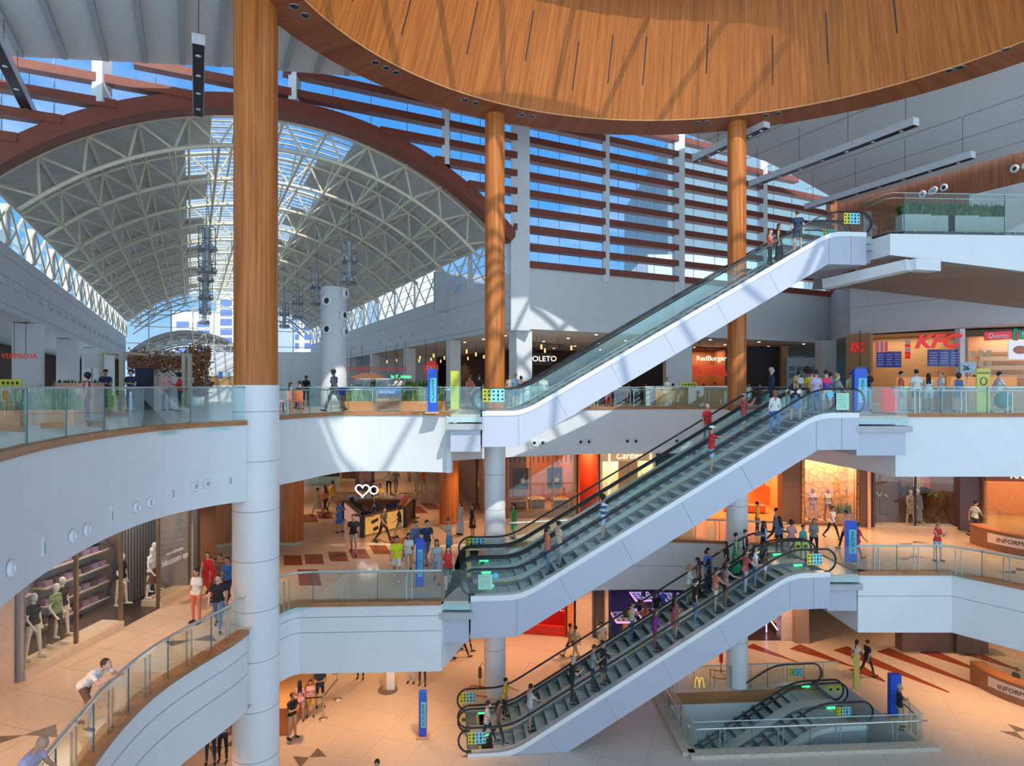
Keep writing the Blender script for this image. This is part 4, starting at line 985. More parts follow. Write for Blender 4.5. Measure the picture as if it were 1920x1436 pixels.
POSE = {
 'stand': dict(hl=(3, 4), hr=(-2, 4), kl=2, kr=2, sl=(4, 9), sr=(-2, 9), el=12, er=14),
 'stand2': dict(hl=(6, 7), hr=(-4, 5), kl=10, kr=0, sl=(12, 12), sr=(0, 8), el=30, er=12),
 'walk': dict(lean=3, hl=(26, 2), hr=(-20, 2), kl=6, kr=22, sl=(-22, 7), sr=(26, 7), el=14, er=24),
 'walk2': dict(lean=3, hl=(-16, 2), hr=(22, 2), kl=26, kr=8, sl=(22, 7), sr=(-18, 7), el=24, er=12),
 'rail': dict(lean=4, hl=(4, 4), hr=(-3, 4), kl=4, kr=0, sl=(2, 8), sr=(52, 14), el=14, er=24),
 'railL': dict(lean=4, hl=(4, 4), hr=(-3, 4), kl=4, kr=0, sr=(2, 8), sl=(52, 14), er=14, el=24),
 'phone': dict(lean=2, hl=(3, 4), hr=(-2, 4), kl=2, kr=2, sl=(26, 6), sr=(34, 6), el=95, er=88, inn=25, head=28),
 'photo': dict(hl=(3, 5), hr=(-2, 5), kl=2, kr=2, sl=(62, 8), sr=(66, 8), el=84, er=80, inn=25, head=0),
 'fold': dict(hl=(3, 4), hr=(-2, 4), kl=2, kr=6, sl=(22, 6), sr=(20, 6), el=85, er=88, inn=55),
 'point': dict(hl=(3, 5), hr=(-2, 5), kl=2, kr=2, sl=(4, 8), sr=(82, 4), el=14, er=8),
 'sit': dict(hl=(84, 6), hr=(84, 6), kl=86, kr=86, sl=(20, 8), sr=(24, 8), el=62, er=60, inn=20),
 'crouch': dict(lean=30, hl=(80, 8), hr=(50, 8), kl=110, kr=100, sl=(30, 8), sr=(34, 8), el=60, er=60),
 'lean': dict(lean=48, hl=(-16, 5), hr=(34, 5), kl=4, kr=44, sl=(50, 12), sr=(54, 12), el=60, er=66, inn=30, head=-20),
 'lean2': dict(lean=34, hl=(-6, 5), hr=(4, 5), kl=4, kr=10, sl=(60, 12), sr=(54, 12), el=50, er=56, inn=20, head=14),
 'lean3': dict(lean=30, hl=(-8, 5), hr=(2, 5), kl=4, kr=8, sl=(24, 10), sr=(20, 10), el=40, er=44, inn=15, head=18),
 'mann': dict(hl=(4, 5), hr=(-6, 5), kl=0, kr=0, sl=(-4, 14), sr=(8, 16), el=18, er=30),
 'hip': dict(hl=(4, 5), hr=(-4, 5), kl=4, kr=0, sl=(-10, 38), sr=(4, 10), el=70, er=14, inn=10),
}
JOBS = []
def limb(flex, abd, side):
    f = math.radians(flex); a = math.radians(abd); return Vector((side*math.sin(a), -math.sin(f)*math.cos(a), -math.cos(f)*math.cos(a)))
def skeleton(sex, pose):
    p = POSE[pose]; f = sex == 'f'; shw, hpw = (.155, .098) if f else (.185, .090)
    if sex == 'c': shw, hpw = .15, .085
    caps = []; hip = Vector((0, 0, .93)); lean = math.radians(p.get('lean', 0))
    def up(v): v = Vector(v); c, s_ = math.cos(lean), math.sin(lean); return Vector((v.x, v.y*c-v.z*s_, v.z*c+v.y*s_))+hip
    feet = []; J = {}
    for side, h, k in ((1, 'hl', 'kl'), (-1, 'hr', 'kr')):
        fl, ab = p[h]; kn = p[k]; a = hip+Vector((side*hpw, 0, 0)); b = a+limb(fl, ab, side)*.43; c = b+limb(fl-kn, ab*.3, side)*.42
        caps += [('thigh', a, b, .088 if f else .083, .056), ('shin', b, b.lerp(c, .35), .054, .052), ('shin2', b.lerp(c, .35), c, .052, .036)]
        tilt = math.radians(min(0, fl-kn)*.5+(10 if fl-kn > 10 else 0)); toe = c+Vector((side*.015, -.17*math.cos(tilt), -.045+.17*math.sin(tilt)))
        caps += [('foot', c+Vector((0, .035, -.045)), toe, .04, .034)]; feet.append(min(c.z-.085, toe.z-.034)); J['a'+h[1]] = c
    tw = .088 if f else .105
    caps += [('pelvis', up((-hpw*.85, .01, .0)), up((hpw*.85, .01, .0)), .108, .108), ('pelvis2', up((-.05, .045, -.05)), up((.05, .045, -.05)), .085, .085), ('waist', up((-.045, 0, .13)), up((.045, 0, .13)), tw, tw),
             ('chest', up((-.075, .0, .31)), up((.075, 0, .31)), .112, .112), ('chest', up((-shw*.68, .01, .425)), up((shw*.68, .01, .425)), .078, .078), ('torso', up((0, 0, .1)), up((0, .0, .33)), .11, .11)]
    if f: caps += [('chest', up((-.062, -.075, .30)), up((-.06, -.07, .31)), .052, .052), ('chest', up((.062, -.075, .30)), up((.06, -.07, .31)), .052, .052)]
    hp = math.radians(p.get('head', 0)); neck = up((0, .012, .46)); hc = up((0, -.012, .67))+Vector((0, -math.sin(hp)*.05, -abs(math.sin(hp))*.02))
    caps += [('neck', neck, hc-Vector((0, -.01, .06)), .052, .05)]
    hands = []
    for side, sh, el in ((1, 'sl', 'el'), (-1, 'sr', 'er')):
        fl, ab = p[sh]; e_ = p[el]; fl2 = fl; a = up((side*shw, .012, .425)); b = a+limb(fl2, ab, side)*.28; inn = p.get('inn', 4)
        dr = limb(fl2+e_, -inn, side); c = b+dr*.24
        caps += [('uarm', a, b, .052 if not f else .043, .040 if not f else .034), ('farm', b, c, .038 if not f else .033, .026)]; hands.append((c, dr, side))
    zmin = min(feet); sh_ = Vector((0, 0, -zmin))
    return [(l, a+sh_, b+sh_, r1, r2) for l, a, b, r1, r2 in caps], hc+sh_, hands_shift(hands, sh_), neck+sh_, hp
def hands_shift(h, s_): return [(c+s_, d, side) for c, d, side in h]
def person(label, loc, yaw, sex='m', top='white', bot='jeans', pose='stand', hair='short', hc='k', skin='m', sleeve='short', legs='long', h=None, shoes='black', cat='person', group=None, hat=None, mask=False, bag=None, name='person', vox=.017, tiltx=0.0):
    JOBS.append(dict(label=label, loc=Vector(loc), yaw=math.radians(yaw), sex=sex, top=top, bot=bot, pose=pose, hair=hair, hc=hc, skin=skin, sleeve=sleeve, legs=legs, h=h or {'m': 1.75, 'f': 1.64, 'c': 1.2}[sex], shoes=shoes, cat=cat, group=group, hat=hat, mask=mask, name=name, vox=vox))
def build_people():
    tmp = []
    for j in JOBS:
        caps, hc, hands, neck, hp = skeleton(j['sex'], j['pose']); j['sk'] = (caps, hc, hands, neck, hp); mb = MB()
        for l, a, b, r1, r2 in caps: capsule(mb, a, b, r1, r2)
        R = Matrix.Rotation(hp, 3, 'X')
        mb.ell(hc, (.076, .094, .112), 14, 10, R); mb.ell(hc+R @ Vector((0, -.025, -.062)), (.054, .066, .056), 12, 8, R); mb.ell(hc+R @ Vector((0, -.098, -.012)), (.014, .022, .022), 8, 6, R)
        for s_ in (-1, 1): mb.ell(hc+R @ Vector((s_*.076, .008, -.005)), (.012, .02, .03), 8, 6, R)
        for c, d, side in hands: capsule(mb, c, c+d*.07, .026, .030, 8, 3)
        me = bpy.data.meshes.new('tmp'); me.from_pydata([tuple(v) for v in mb.v], [], mb.f); o = bpy.data.objects.new('tmp', me); COL.objects.link(o)
        m = o.modifiers.new('r', 'REMESH'); m.mode = 'VOXEL'; m.voxel_size = j['vox']; m.use_smooth_shade = True
        m = o.modifiers.new('s', 'SMOOTH'); m.factor = .5; m.iterations = 2
        tmp.append(o)
    dg = bpy.context.evaluated_depsgraph_get()
    for j, o in zip(JOBS, tmp):
        ev = o.evaluated_get(dg); me = ev.to_mesh(); nv = len(me.vertices); co = np.empty(nv*3, np.float32); me.vertices.foreach_get('co', co); co = co.reshape(-1, 3)
        fcs = [tuple(p.vertices) for p in me.polygons]; cen = np.array([co[list(f)].mean(0) for f in fcs]); ev.to_mesh_clear()
        caps, hc, hands, neck, hp = j['sk']; best = np.full(len(fcs), 9.0); lab = np.zeros(len(fcs), int); tpar = np.zeros(len(fcs)); names = []
        items = [(l, a, b, r1, r2) for l, a, b, r1, r2 in caps]+[('head', hc, hc+Vector((0, 0, -.05)), .09, .06)]+[('hand', c, c+d*.08, .03, .03) for c, d, s_ in hands]
        for i, (l, a, b, r1, r2) in enumerate(items):
            A = np.array(a); d = np.array(b)-A; L2 = max(1e-9, float(d @ d)); t = np.clip((cen-A) @ d/L2, 0, 1); dist = np.linalg.norm(cen-(A+t[:, None]*d), axis=1)-(r1+(r2-r1)*t)
            m = dist < best; best[m] = dist[m]; lab[m] = i; tpar[m] = t[m]; names.append(l)
        SKN, TOP, BOT, SHO = 0, 1, 2, 3; sl = {'none': -1, 'short': .62, 'long': 2}[j['sleeve']]; mi = []
        for i in range(len(fcs)):
            l = names[lab[i]]; t = tpar[i]
            if l in ('head', 'hand', 'neck'): k = SKN
            elif l == 'uarm': k = TOP if (sl > 1 or t < sl) else SKN
            elif l == 'farm': k = TOP if (sl > 1 and t < .93) else SKN
            elif l in ('chest', 'waist', 'torso'): k = TOP
            elif l in ('pelvis', 'pelvis2'): k = TOP if (l == 'pelvis' and cen[i][2] > hc.z-.72) else BOT
            elif l == 'thigh': k = BOT if (j['legs'] == 'long' or (j['legs'] == 'short' and t < .82) or t < .35) else SKN
            elif l == 'shin': k = BOT if j['legs'] == 'long' else SKN
            elif l == 'shin2': k = BOT if (j['legs'] == 'long' and t < .93) else SKN
            else: k = SHO
            mi.append(k)
        mb = MB(); mb.v = [tuple(map(float, v)) for v in co]; mb.f = fcs; mb.m = mi; mb.sm = [True]*len(fcs)
        mb.mi = 0
        for c, d, side in hands:                # four fingers and a thumb per hand
            w_ = Vector((1, 0, 0))-d*d.x; w_.normalize(); pal = d.cross(w_)
            for q, (off, ln) in enumerate(((-.024, .060), (-.008, .070), (.008, .066), (.023, .052))):
                a = c+d*.085+w_*off; b = a+d*ln*.55+pal*.008; capsule(mb, a, b, .0085, .008, 6, 2); capsule(mb, b, b+d*ln*.4+pal*.022, .008, .007, 6, 2)
            a = c+d*.04-w_*side*.026; capsule(mb, a, a+d*.04-w_*side*.028, .010, .009, 6, 2)
        R = Matrix.Rotation(hp, 3, 'X'); mb.mi = 4
        if j['skin'] != 'w':
            for s_ in (-1, 1): mb.ell(hc+R @ Vector((s_*.030, -.088, .008)), (.011, .007, .008), 6, 4, R)
            mb.ell(hc+R @ Vector((0, -.089, -.058)), (.024, .006, .006), 6, 4, R)
        if j['mask']: mb.mi = 5; mb.ell(hc+R @ Vector((0, -.06, -.045)), (.060, .055, .05), 10, 8, R)
        e = obj(j['name'], mb, [skm(j['skin']), topmat(j['top']), topmat(j['bot']), cmat(j['shoes']) if j['skin'] != 'w' else skm('w'), ink, cmat('white')], None, j['loc'], j['yaw'])
        s_ = j['h']/1.75; e.scale = (s_, s_, s_); tag(e, j['label'], j['cat'], j['group'])
        # hair
        st = j['hair']
        if st != 'bald':
            mb = MB(); mb.ell(hc+R @ Vector((0, .018, .030)), (.086, .098, .102), 14, 10, R)
            if st in ('long', 'pony', 'curly'): mb.ell(hc+R @ Vector((0, .045, -.02)), (.085, .07, .11), 12, 8, R)
            if st == 'long': capsule(mb, hc+Vector((-.04, .06, -.05)), Vector((-.05, neck.y+.08, neck.z-.12)), .05, .045); capsule(mb, hc+Vector((.04, .06, -.05)), Vector((.05, neck.y+.08, neck.z-.12)), .05, .045)
            if st == 'pony': capsule(mb, hc+Vector((0, .10, .03)), Vector((0, neck.y+.13, neck.z-.08)), .032, .018)
            if st == 'bun': mb.ell(hc+Vector((0, .09, .09)), (.045, .045, .045), 10, 8)
            if st == 'curly': mb.ell(hc+Vector((0, .03, .03)), (.12, .115, .12), 12, 9)
            obj('hair', mb, hrm(j['hc']), e)
        if j['hat']:
            mb = MB(); mb.ell(hc+R @ Vector((0, .01, .055)), (.092, .105, .075), 14, 8, R); mb.ell(hc+R @ Vector((0, -.11, .045)), (.06, .07, .010), 12, 5, R); obj('cap', mb, cmat(j['hat']), e)
        if j['legs'] in ('skirt', 'dress', 'maxi'):
            zt, zb = hc.z-.60, {'skirt': hc.z-1.10, 'dress': hc.z-1.10, 'maxi': .12}[j['legs']]; mb = MB(); y0 = (caps[0][1].y)
            pr = [(.125, zt), (.155, zt-.12), (.168, zt-.25), (.19 if j['legs'] != 'maxi' else .22, zb)]; vs = []; k = 20
            for r, z in pr:
                for q in range(k): t = 6.2832*q/k; rr_ = r*(1+.05*math.sin(5*t)*(zt-z)); vs.append((rr_*1.06*math.cos(t), y0+rr_*.86*math.sin(t), z))
            mb.add(vs, [(i*k+q, i*k+(q+1) % k, (i+1)*k+(q+1) % k, (i+1)*k+q) for i in range(3) for q in range(k)], True)
            obj('skirt', mb, topmat(j['bot']), e)
        bpy.data.objects.remove(o)
A3 = lambda px, D: P(px, D, Z3)
def A2(px, py): return FP(px, py, Z2)
def A1(px, py): return FP(px, py, Z1)
# ---- riders of the crowded lowest escalator
e3 = [
 ('person in pale shirt and white mask stepping onto the lowest escalator', 917, 0, 90, 'm', 'lgrey', 'navy', 'walk', dict(mask=True, h=1.68)),
 ('woman with dark hair in dark clothes stepping aboard behind the masked person', 938, 0, 90, 'f', 'brown', 'black', 'walk2', dict(hair='pony')),
 ('woman in yellow top holding the far rail at the foot of the lowest escalator', 950, 1, 80, 'f', 'yellow', 'black', 'railL', dict(skin='l')),
 ('man in light grey tee shirt and dark shorts near the foot of the lowest escalator', 999, 0, 110, 'm', 'lgrey', 'grey', 'rail', dict(legs='short')),
 ('grey-haired man in black tee shirt eating an ice cream on the lowest escalator', 1067, 0, 90, 'm', 'black', 'black', 'phone', dict(hc='g', skin='l', h=1.8)),
 ('man in blue-grey polo shirt looking at his phone on the lowest escalator', 1112, 0, 85, 'm', 'grey', 'navy', 'phone', dict(hc='b')),
 ('woman in black dress stretching her arm along the rail of the lowest escalator', 1136, 0, 70, 'f', 'black', 'black', 'point', dict(legs='dress', hair='bun')),
 ('woman in cream top and blue jeans on the far lane of the lowest escalator', 1190, 1, 90, 'f', 'cream', 'blue', 'phone', dict(hair='bun')),
 ('woman in bright purple shirt carrying a bag on the lowest escalator', 1218, 0, 90, 'f', 'purple', 'maroon', 'rail', dict(hair='long', hc='b', sleeve='long')),
 ('woman in dark floral dress, arms folded, halfway up the lowest escalator', 1271, 0, 110, 'f', 'darkfloral', 'darkfloral', 'fold', dict(legs='dress', hair='long')),
 ('woman in white blouse on the far lane halfway up the lowest escalator', 1290, 1, 60, 'f', 'white', 'beige', 'rail', dict(hc='y', hair='bun', sleeve='long')),
 ('woman with long black hair reaching for the far rail beside the white blouse', 1302, 1, 250, 'f', 'brown', 'black', 'rail', dict(hair='long', h=1.7)),
 ('man in black tee shirt, jeans and white mask on the lowest escalator', 1308, 0, 90, 'm', 'black', 'jeans', 'stand', dict(mask=True, h=1.8, shoes='lblue')),
 ('person in dark jacket staring at a phone on the far lane of the lowest escalator', 1325, 1, 260, 'm', 'black', 'navy', 'phone', dict(sleeve='long')),
 ('man in blue polo shirt on the far lane of the lowest escalator', 1330, 1, 40, 'm', 'blue', 'navy', 'stand', dict(h=1.85)),
 ('man in red and cream floral shirt with pale shorts holding the near rail', 1337, 0, 90, 'm', 'floral', 'cream', 'rail', dict(legs='short')),
 ('woman with dark patterned blouse and backpack behind the grey shirted man', 1359, 0, 90, 'f', 'darkfloral', 'black', 'stand', dict(hair='curly')),
 ('man in slate grey tee shirt leaning to the near rail of the lowest escalator', 1369, 0, 95, 'm', 'grey', 'brown', 'rail', dict(hc='b')),
 ('woman with long black hair and jeans on the far lane, upper third', 1362, 1, 250, 'f', 'black', 'jeans', 'rail', dict(hair='long')),
 ('woman in bright green dress on the far lane of the lowest escalator', 1380, 1, 70, 'f', 'green', 'green', 'hip', dict(legs='maxi', sleeve='none', skin='l', h=1.75)),
 ('woman in sleeveless black top next to the green dress', 1390, 1, 60, 'f', 'black', 'grey', 'hip', dict(sleeve='none', hc='b', skin='l')),
 ('stout man in red polo shirt and light jeans on the near lane, upper third', 1398, 0, 90, 'm', 'rose', 'lblue', 'rail', dict(skin='l', hc='b')),
 ('boy in dark shirt behind the red polo shirt', 1404, 0, 60, 'c', 'brown', 'brown', 'stand', dict(h=1.6)),
 ('woman in white tee shirt and jeans with long dark hair near the escalator head', 1422, 0, 85, 'f', 'white', 'jeans', 'stand', dict(hair='long', skin='l')),
 ('woman dressed all in black with covered hair near the escalator head', 1434, 1, 80, 'f', 'black', 'black', 'stand', dict(hair='long', sleeve='long', legs='maxi')),
 ('woman in pale blue blouse on the far lane near the escalator head', 1426, 1, 270, 'f', 'lblue', 'black', 'fold', dict(hair='long', hc='b', sleeve='long')),
 ('child in white top and shorts crouched on the steps near the escalator head', 1440, 0, 90, 'c', 'brown', 'white', 'phone', dict(h=1.25, hair='long', legs='short')),
]
for lb, px, lane, yaw, sx, tp, bt, ps, kw in e3: person(lb, E3.px(px, lane), yaw, sx, tp, bt, ps, **kw)
top3 = [('woman with black hair and blue top at the rear of the landing crowd', 1461, 27.0, 200, 'f', 'jeans', 'black', 'stand', dict(hair='long')),
 ('woman in pale pink blouse on the landing at the escalator head', 1484, 26.3, 150, 'f', 'pink', 'grey', 'phone', dict(hair='curly')),
 ('boy in teal tee shirt on the landing at the escalator head', 1506, 26.0, 20, 'c', 'teal', 'teal', 'stand', dict(h=1.5)),
 ('woman in grey tee shirt with handbag on the landing at the escalator head', 1526, 26.6, 330, 'f', 'grey', 'black', 'fold', dict(hair='long', hc='r')),
 ('woman in yellow top behind the balustrade beyond the escalator head', 1420, 30.5, 60, 'f', 'yellow', 'navy', 'stand', {})]
for lb, px, D, yaw, sx, tp, bt, ps, kw in top3: person(lb, P(px, D, Z2), yaw, sx, tp, bt, ps, **kw)
# ---- triple escalators
e2 = [('woman with orange bag and dark top at the foot of the triple escalators', 1027, 0, 95, 'f', 'coral', 'jeans', 'stand', dict(h=1.72, hair='pony')),
 ('woman in beige top and grey trousers near the foot of the triple escalators', 1043, 0, 120, 'f', 'beige', 'grey', 'fold', dict(hair='bun')),
 ('woman in blue and white striped dress reaching for the rail', 1132, 0, 80, 'f', 'stripe', 'lblue', 'point', dict(hair='curly', legs='short')),
 ('man in red shirt, white cap and denim shorts stretching his arm on the near lane', 1333, 0, 85, 'm', 'red', 'lblue', 'point', dict(hat='white', legs='short', shoes='brown')),
 ('man in red shirt riding the far lane behind the man with the white cap', 1331, 2, 30, 'm', 'red', 'grey', 'stand', dict(hc='g')),
 ('man in dusty red tee shirt, plaid shorts and dark cap taking a photo', 1399, 1, 80, 'm', 'rose', 'plaid', 'photo', dict(hat='grey', legs='short')),
 ('tall grey-haired man in navy sweater on the far lane of the triple escalators', 1440, 2, 80, 'm', 'navy', 'navy', 'stand', dict(hc='g', h=1.9, sleeve='long', skin='l')),
 ('woman with ponytail, white top and jeans seen from behind on the near lane', 1452, 0, 170, 'f', 'white', 'blue', 'stand', dict(hair='pony', hc='r', sleeve='long', skin='l')),
 ('person in white tee shirt and dark trousers below the head of the triple escalators', 1486, 0, 150, 'f', 'white', 'grey', 'stand', dict(hair='curly', hc='b', h=1.55)),
 ('woman with long hair, black top and denim skirt at the head of the triple escalators', 1499, 0, 165, 'f', 'black', 'jeans', 'hip', dict(hair='long', hc='y', legs='skirt', skin='l', h=1.72)),
 ('man in white tee shirt bending at the back of the escalator crowd', 1492, 2, 120, 'm', 'white', 'grey', 'stand', {}),
 ('person in pale blue shirt and jeans in the escalator head crowd', 1521, 0, 170, 'f', 'lilac', 'jeans', 'stand', dict(h=1.7)),
 ('person in yellow shirt in the middle of the escalator head crowd', 1513, 1, 150, 'm', 'yellow', 'navy', 'stand', {}),
 ('woman in rainbow shirt and white shorts at the head of the triple escalators', 1541, 0, 165, 'f', 'rainbow', 'white', 'rail', dict(legs='short', skin='l', h=1.7, hair='short')),
 ('person in teal top behind the rainbow shirt', 1549, 1, 150, 'm', 'teal', 'navy', 'stand', dict(h=1.65)),
 ('woman in grey vest and black trousers striding off the triple escalators', 1566, 0, 100, 'f', 'grey', 'black', 'walk', dict(hair='bun', hc='y', skin='l'))]
for lb, px, lane, yaw, sx, tp, bt, ps, kw in e2: person(lb, E2.px(px, lane), yaw, sx, tp, bt, ps, **kw)
for lb, px, lane, yaw, sx, tp, bt, ps, kw in [
 ('woman in coral jacket, lowest of the three riders on the uppermost escalator', 1441, 0, 60, 'f', 'coral', 'black', 'fold', dict(hair='long', hc='b', sleeve='long', skin='l')),
 ('woman in black dress, middle one of three riders on the uppermost escalator', 1467, 0, 60, 'f', 'black', 'black', 'stand', dict(hair='long', legs='maxi', sleeve='none')),
 ('man in navy tee shirt and shorts, highest rider on the uppermost escalator', 1496, 0, 160, 'm', 'navy', 'navy', 'stand', dict(hc='b', legs='short', skin='l'))]:
    person(lb, E1.px(px, lane), yaw, sx, tp, bt, ps, **kw)
# ---- food court storey
g3 = [('man in dark suit and beret walking left in front of the white vented column', 627, 26.5, 255, 'm', 'slate', 'slate', 'walk', dict(sleeve='long', hat='slate', skin='d', h=1.9)),
 ('waiter in dark suit standing at the back left of the vented column', 574, 38, 0, 'm', 'black', 'black', 'stand', dict(sleeve='long', skin='d')),
 ('man in white shirt bending over the blue dessert stand', 746, 33, 20, 'm', 'white', 'blue', 'lean2', dict(sleeve='long', skin='l')),
 ('woman in coral dress with dark bag beside the yellow totem', 881, 30, 200, 'f', 'coral', 'coral', 'stand', dict(legs='dress', hc='r', skin='l', sleeve='none')),
 ('man in black standing behind the woman in coral dress', 898, 33, 180, 'm', 'black', 'navy', 'stand', {}),
 ('elderly man in cream shirt right of the second wooden column', 956, 34, 160, 'm', 'cream', 'khaki', 'stand', dict(hair='bald', skin='l')),
 ('man in pale blue shirt and blue shorts seen from behind by the lift sign', 967, 30.5, 180, 'm', 'lblue', 'jeans', 'stand', dict(legs='short', hc='g', skin='l')),
 ('woman in coral top partly hidden behind the blue shirted man', 977, 33, 180, 'f', 'coral', 'grey', 'stand', {}),
 ('person in yellow shirt seen through the glass of the uppermost escalator', 1000, 31.5, 180, 'f', 'tropical', 'tropical', 'stand', dict(hair='bun')),
 ('person in pale green shirt seen through the glass of the uppermost escalator', 1019, 31.8, 180, 'm', 'cream', 'grey', 'stand', dict(h=1.68)),
 ('person in coral trousers standing on the rear gallery, upper body hidden by the escalator', 1141, 34.0, 20, 'm', 'red', 'red', 'stand', {}),
 ('small waiter with white shirt front by the wooden counter', 1252, 35, 10, 'm', 'grey', 'black', 'stand', dict(h=1.6)),
 ('man in pale tee shirt with spectacles in front of the tilted screen', 1596, 30.0, 0, 'm', 'lgrey', 'jeans', 'hip', dict(skin='l')),
 ('woman in orange top next to the tilted screen', 1607, 31.0, 180, 'f', 'orange', 'jeans', 'stand', dict(hair='long', hc='r')),
 ('big man in black tee shirt and jeans left of the blue totem', 1625, 27.0, 170, 'm', 'black', 'lblue', 'stand', dict(h=1.85)),
 ('man in coral shirt looking right, first in the fried chicken queue', 1690, 27.2, 60, 'm', 'coral', 'black', 'stand', dict(skin='l', legs='short')),
 ('wide man in white tee shirt and dark green shorts seen from behind', 1718, 26.5, 180, 'm', 'white', 'dgreen', 'stand', dict(legs='short', skin='l', h=1.8)),
 ('woman with black hair and striped shorts carrying a pale bag in the queue', 1741, 26.6, 150, 'f', 'white', 'vstripe', 'stand', dict(legs='short', hair='long', sleeve='none')),
 ('man in coral cap, white shirt and bright blue shorts in the queue', 1764, 26.8, 260, 'm', 'white', 'sky', 'stand', dict(hat='coral', legs='short', skin='l')),
 ('child in grey behind the queue at the chicken counter', 1735, 28.5, 30, 'c', 'grey', 'grey', 'stand', dict(h=1.35)),
 ('woman in denim dungaree shorts seen from behind', 1797, 26.3, 180, 'f', 'jeans', 'jeans', 'stand', dict(legs='short', hair='curly', hc='b', skin='l', sleeve='none')),
 ('employee with dark hair behind the counter', 1827, 31.5, 0, 'f', 'white', 'black', 'stand', dict(hair='bun')),
 ('man in white tee shirt and white trousers walking right with a green bag', 1872, 25.3, 80, 'm', 'white', 'white', 'walk', dict(skin='l', hair='short')),
 ('woman in magenta top sitting near the pink counter at the left', 163, 19, 300, 'f', 'maroon', 'maroon', 'stand', dict(hair='curly', sleeve='none', skin='l', h=1.5)),
 ('guard in navy cap and navy jersey, left one, in front of the pergola', 198, 27, 20, 'm', 'navy', 'navy', 'fold', dict(hat='navy', h=1.82)),
 ('guard in navy cap and navy jersey, right one, in front of the pergola', 245, 27, 10, 'm', 'navy', 'navy', 'fold', dict(hat='navy', h=1.82, skin='l')),
 ('man in pink shirt turned left beyond the dark speaker box', 312, 28, 60, 'm', 'pink', 'grey', 'stand', dict(skin='l', h=1.82)),
 ('woman in red and white jacket facing the man in pink', 337, 27, 300, 'f', 'red', 'black', 'phone', dict(sleeve='long', hair='curly', h=1.7)),
 ('barman in teal at the far bar, right one', 451, 44, 0, 'm', 'teal', 'black', 'stand', {}),
 ('barman in black at the far bar, left one', 395, 46, 0, 'm', 'black', 'black', 'stand', {})]
for lb, px, D, yaw, sx, tp, bt, ps, kw in g3: person(lb, A3(px, D), yaw, sx, tp, bt, ps, **kw)
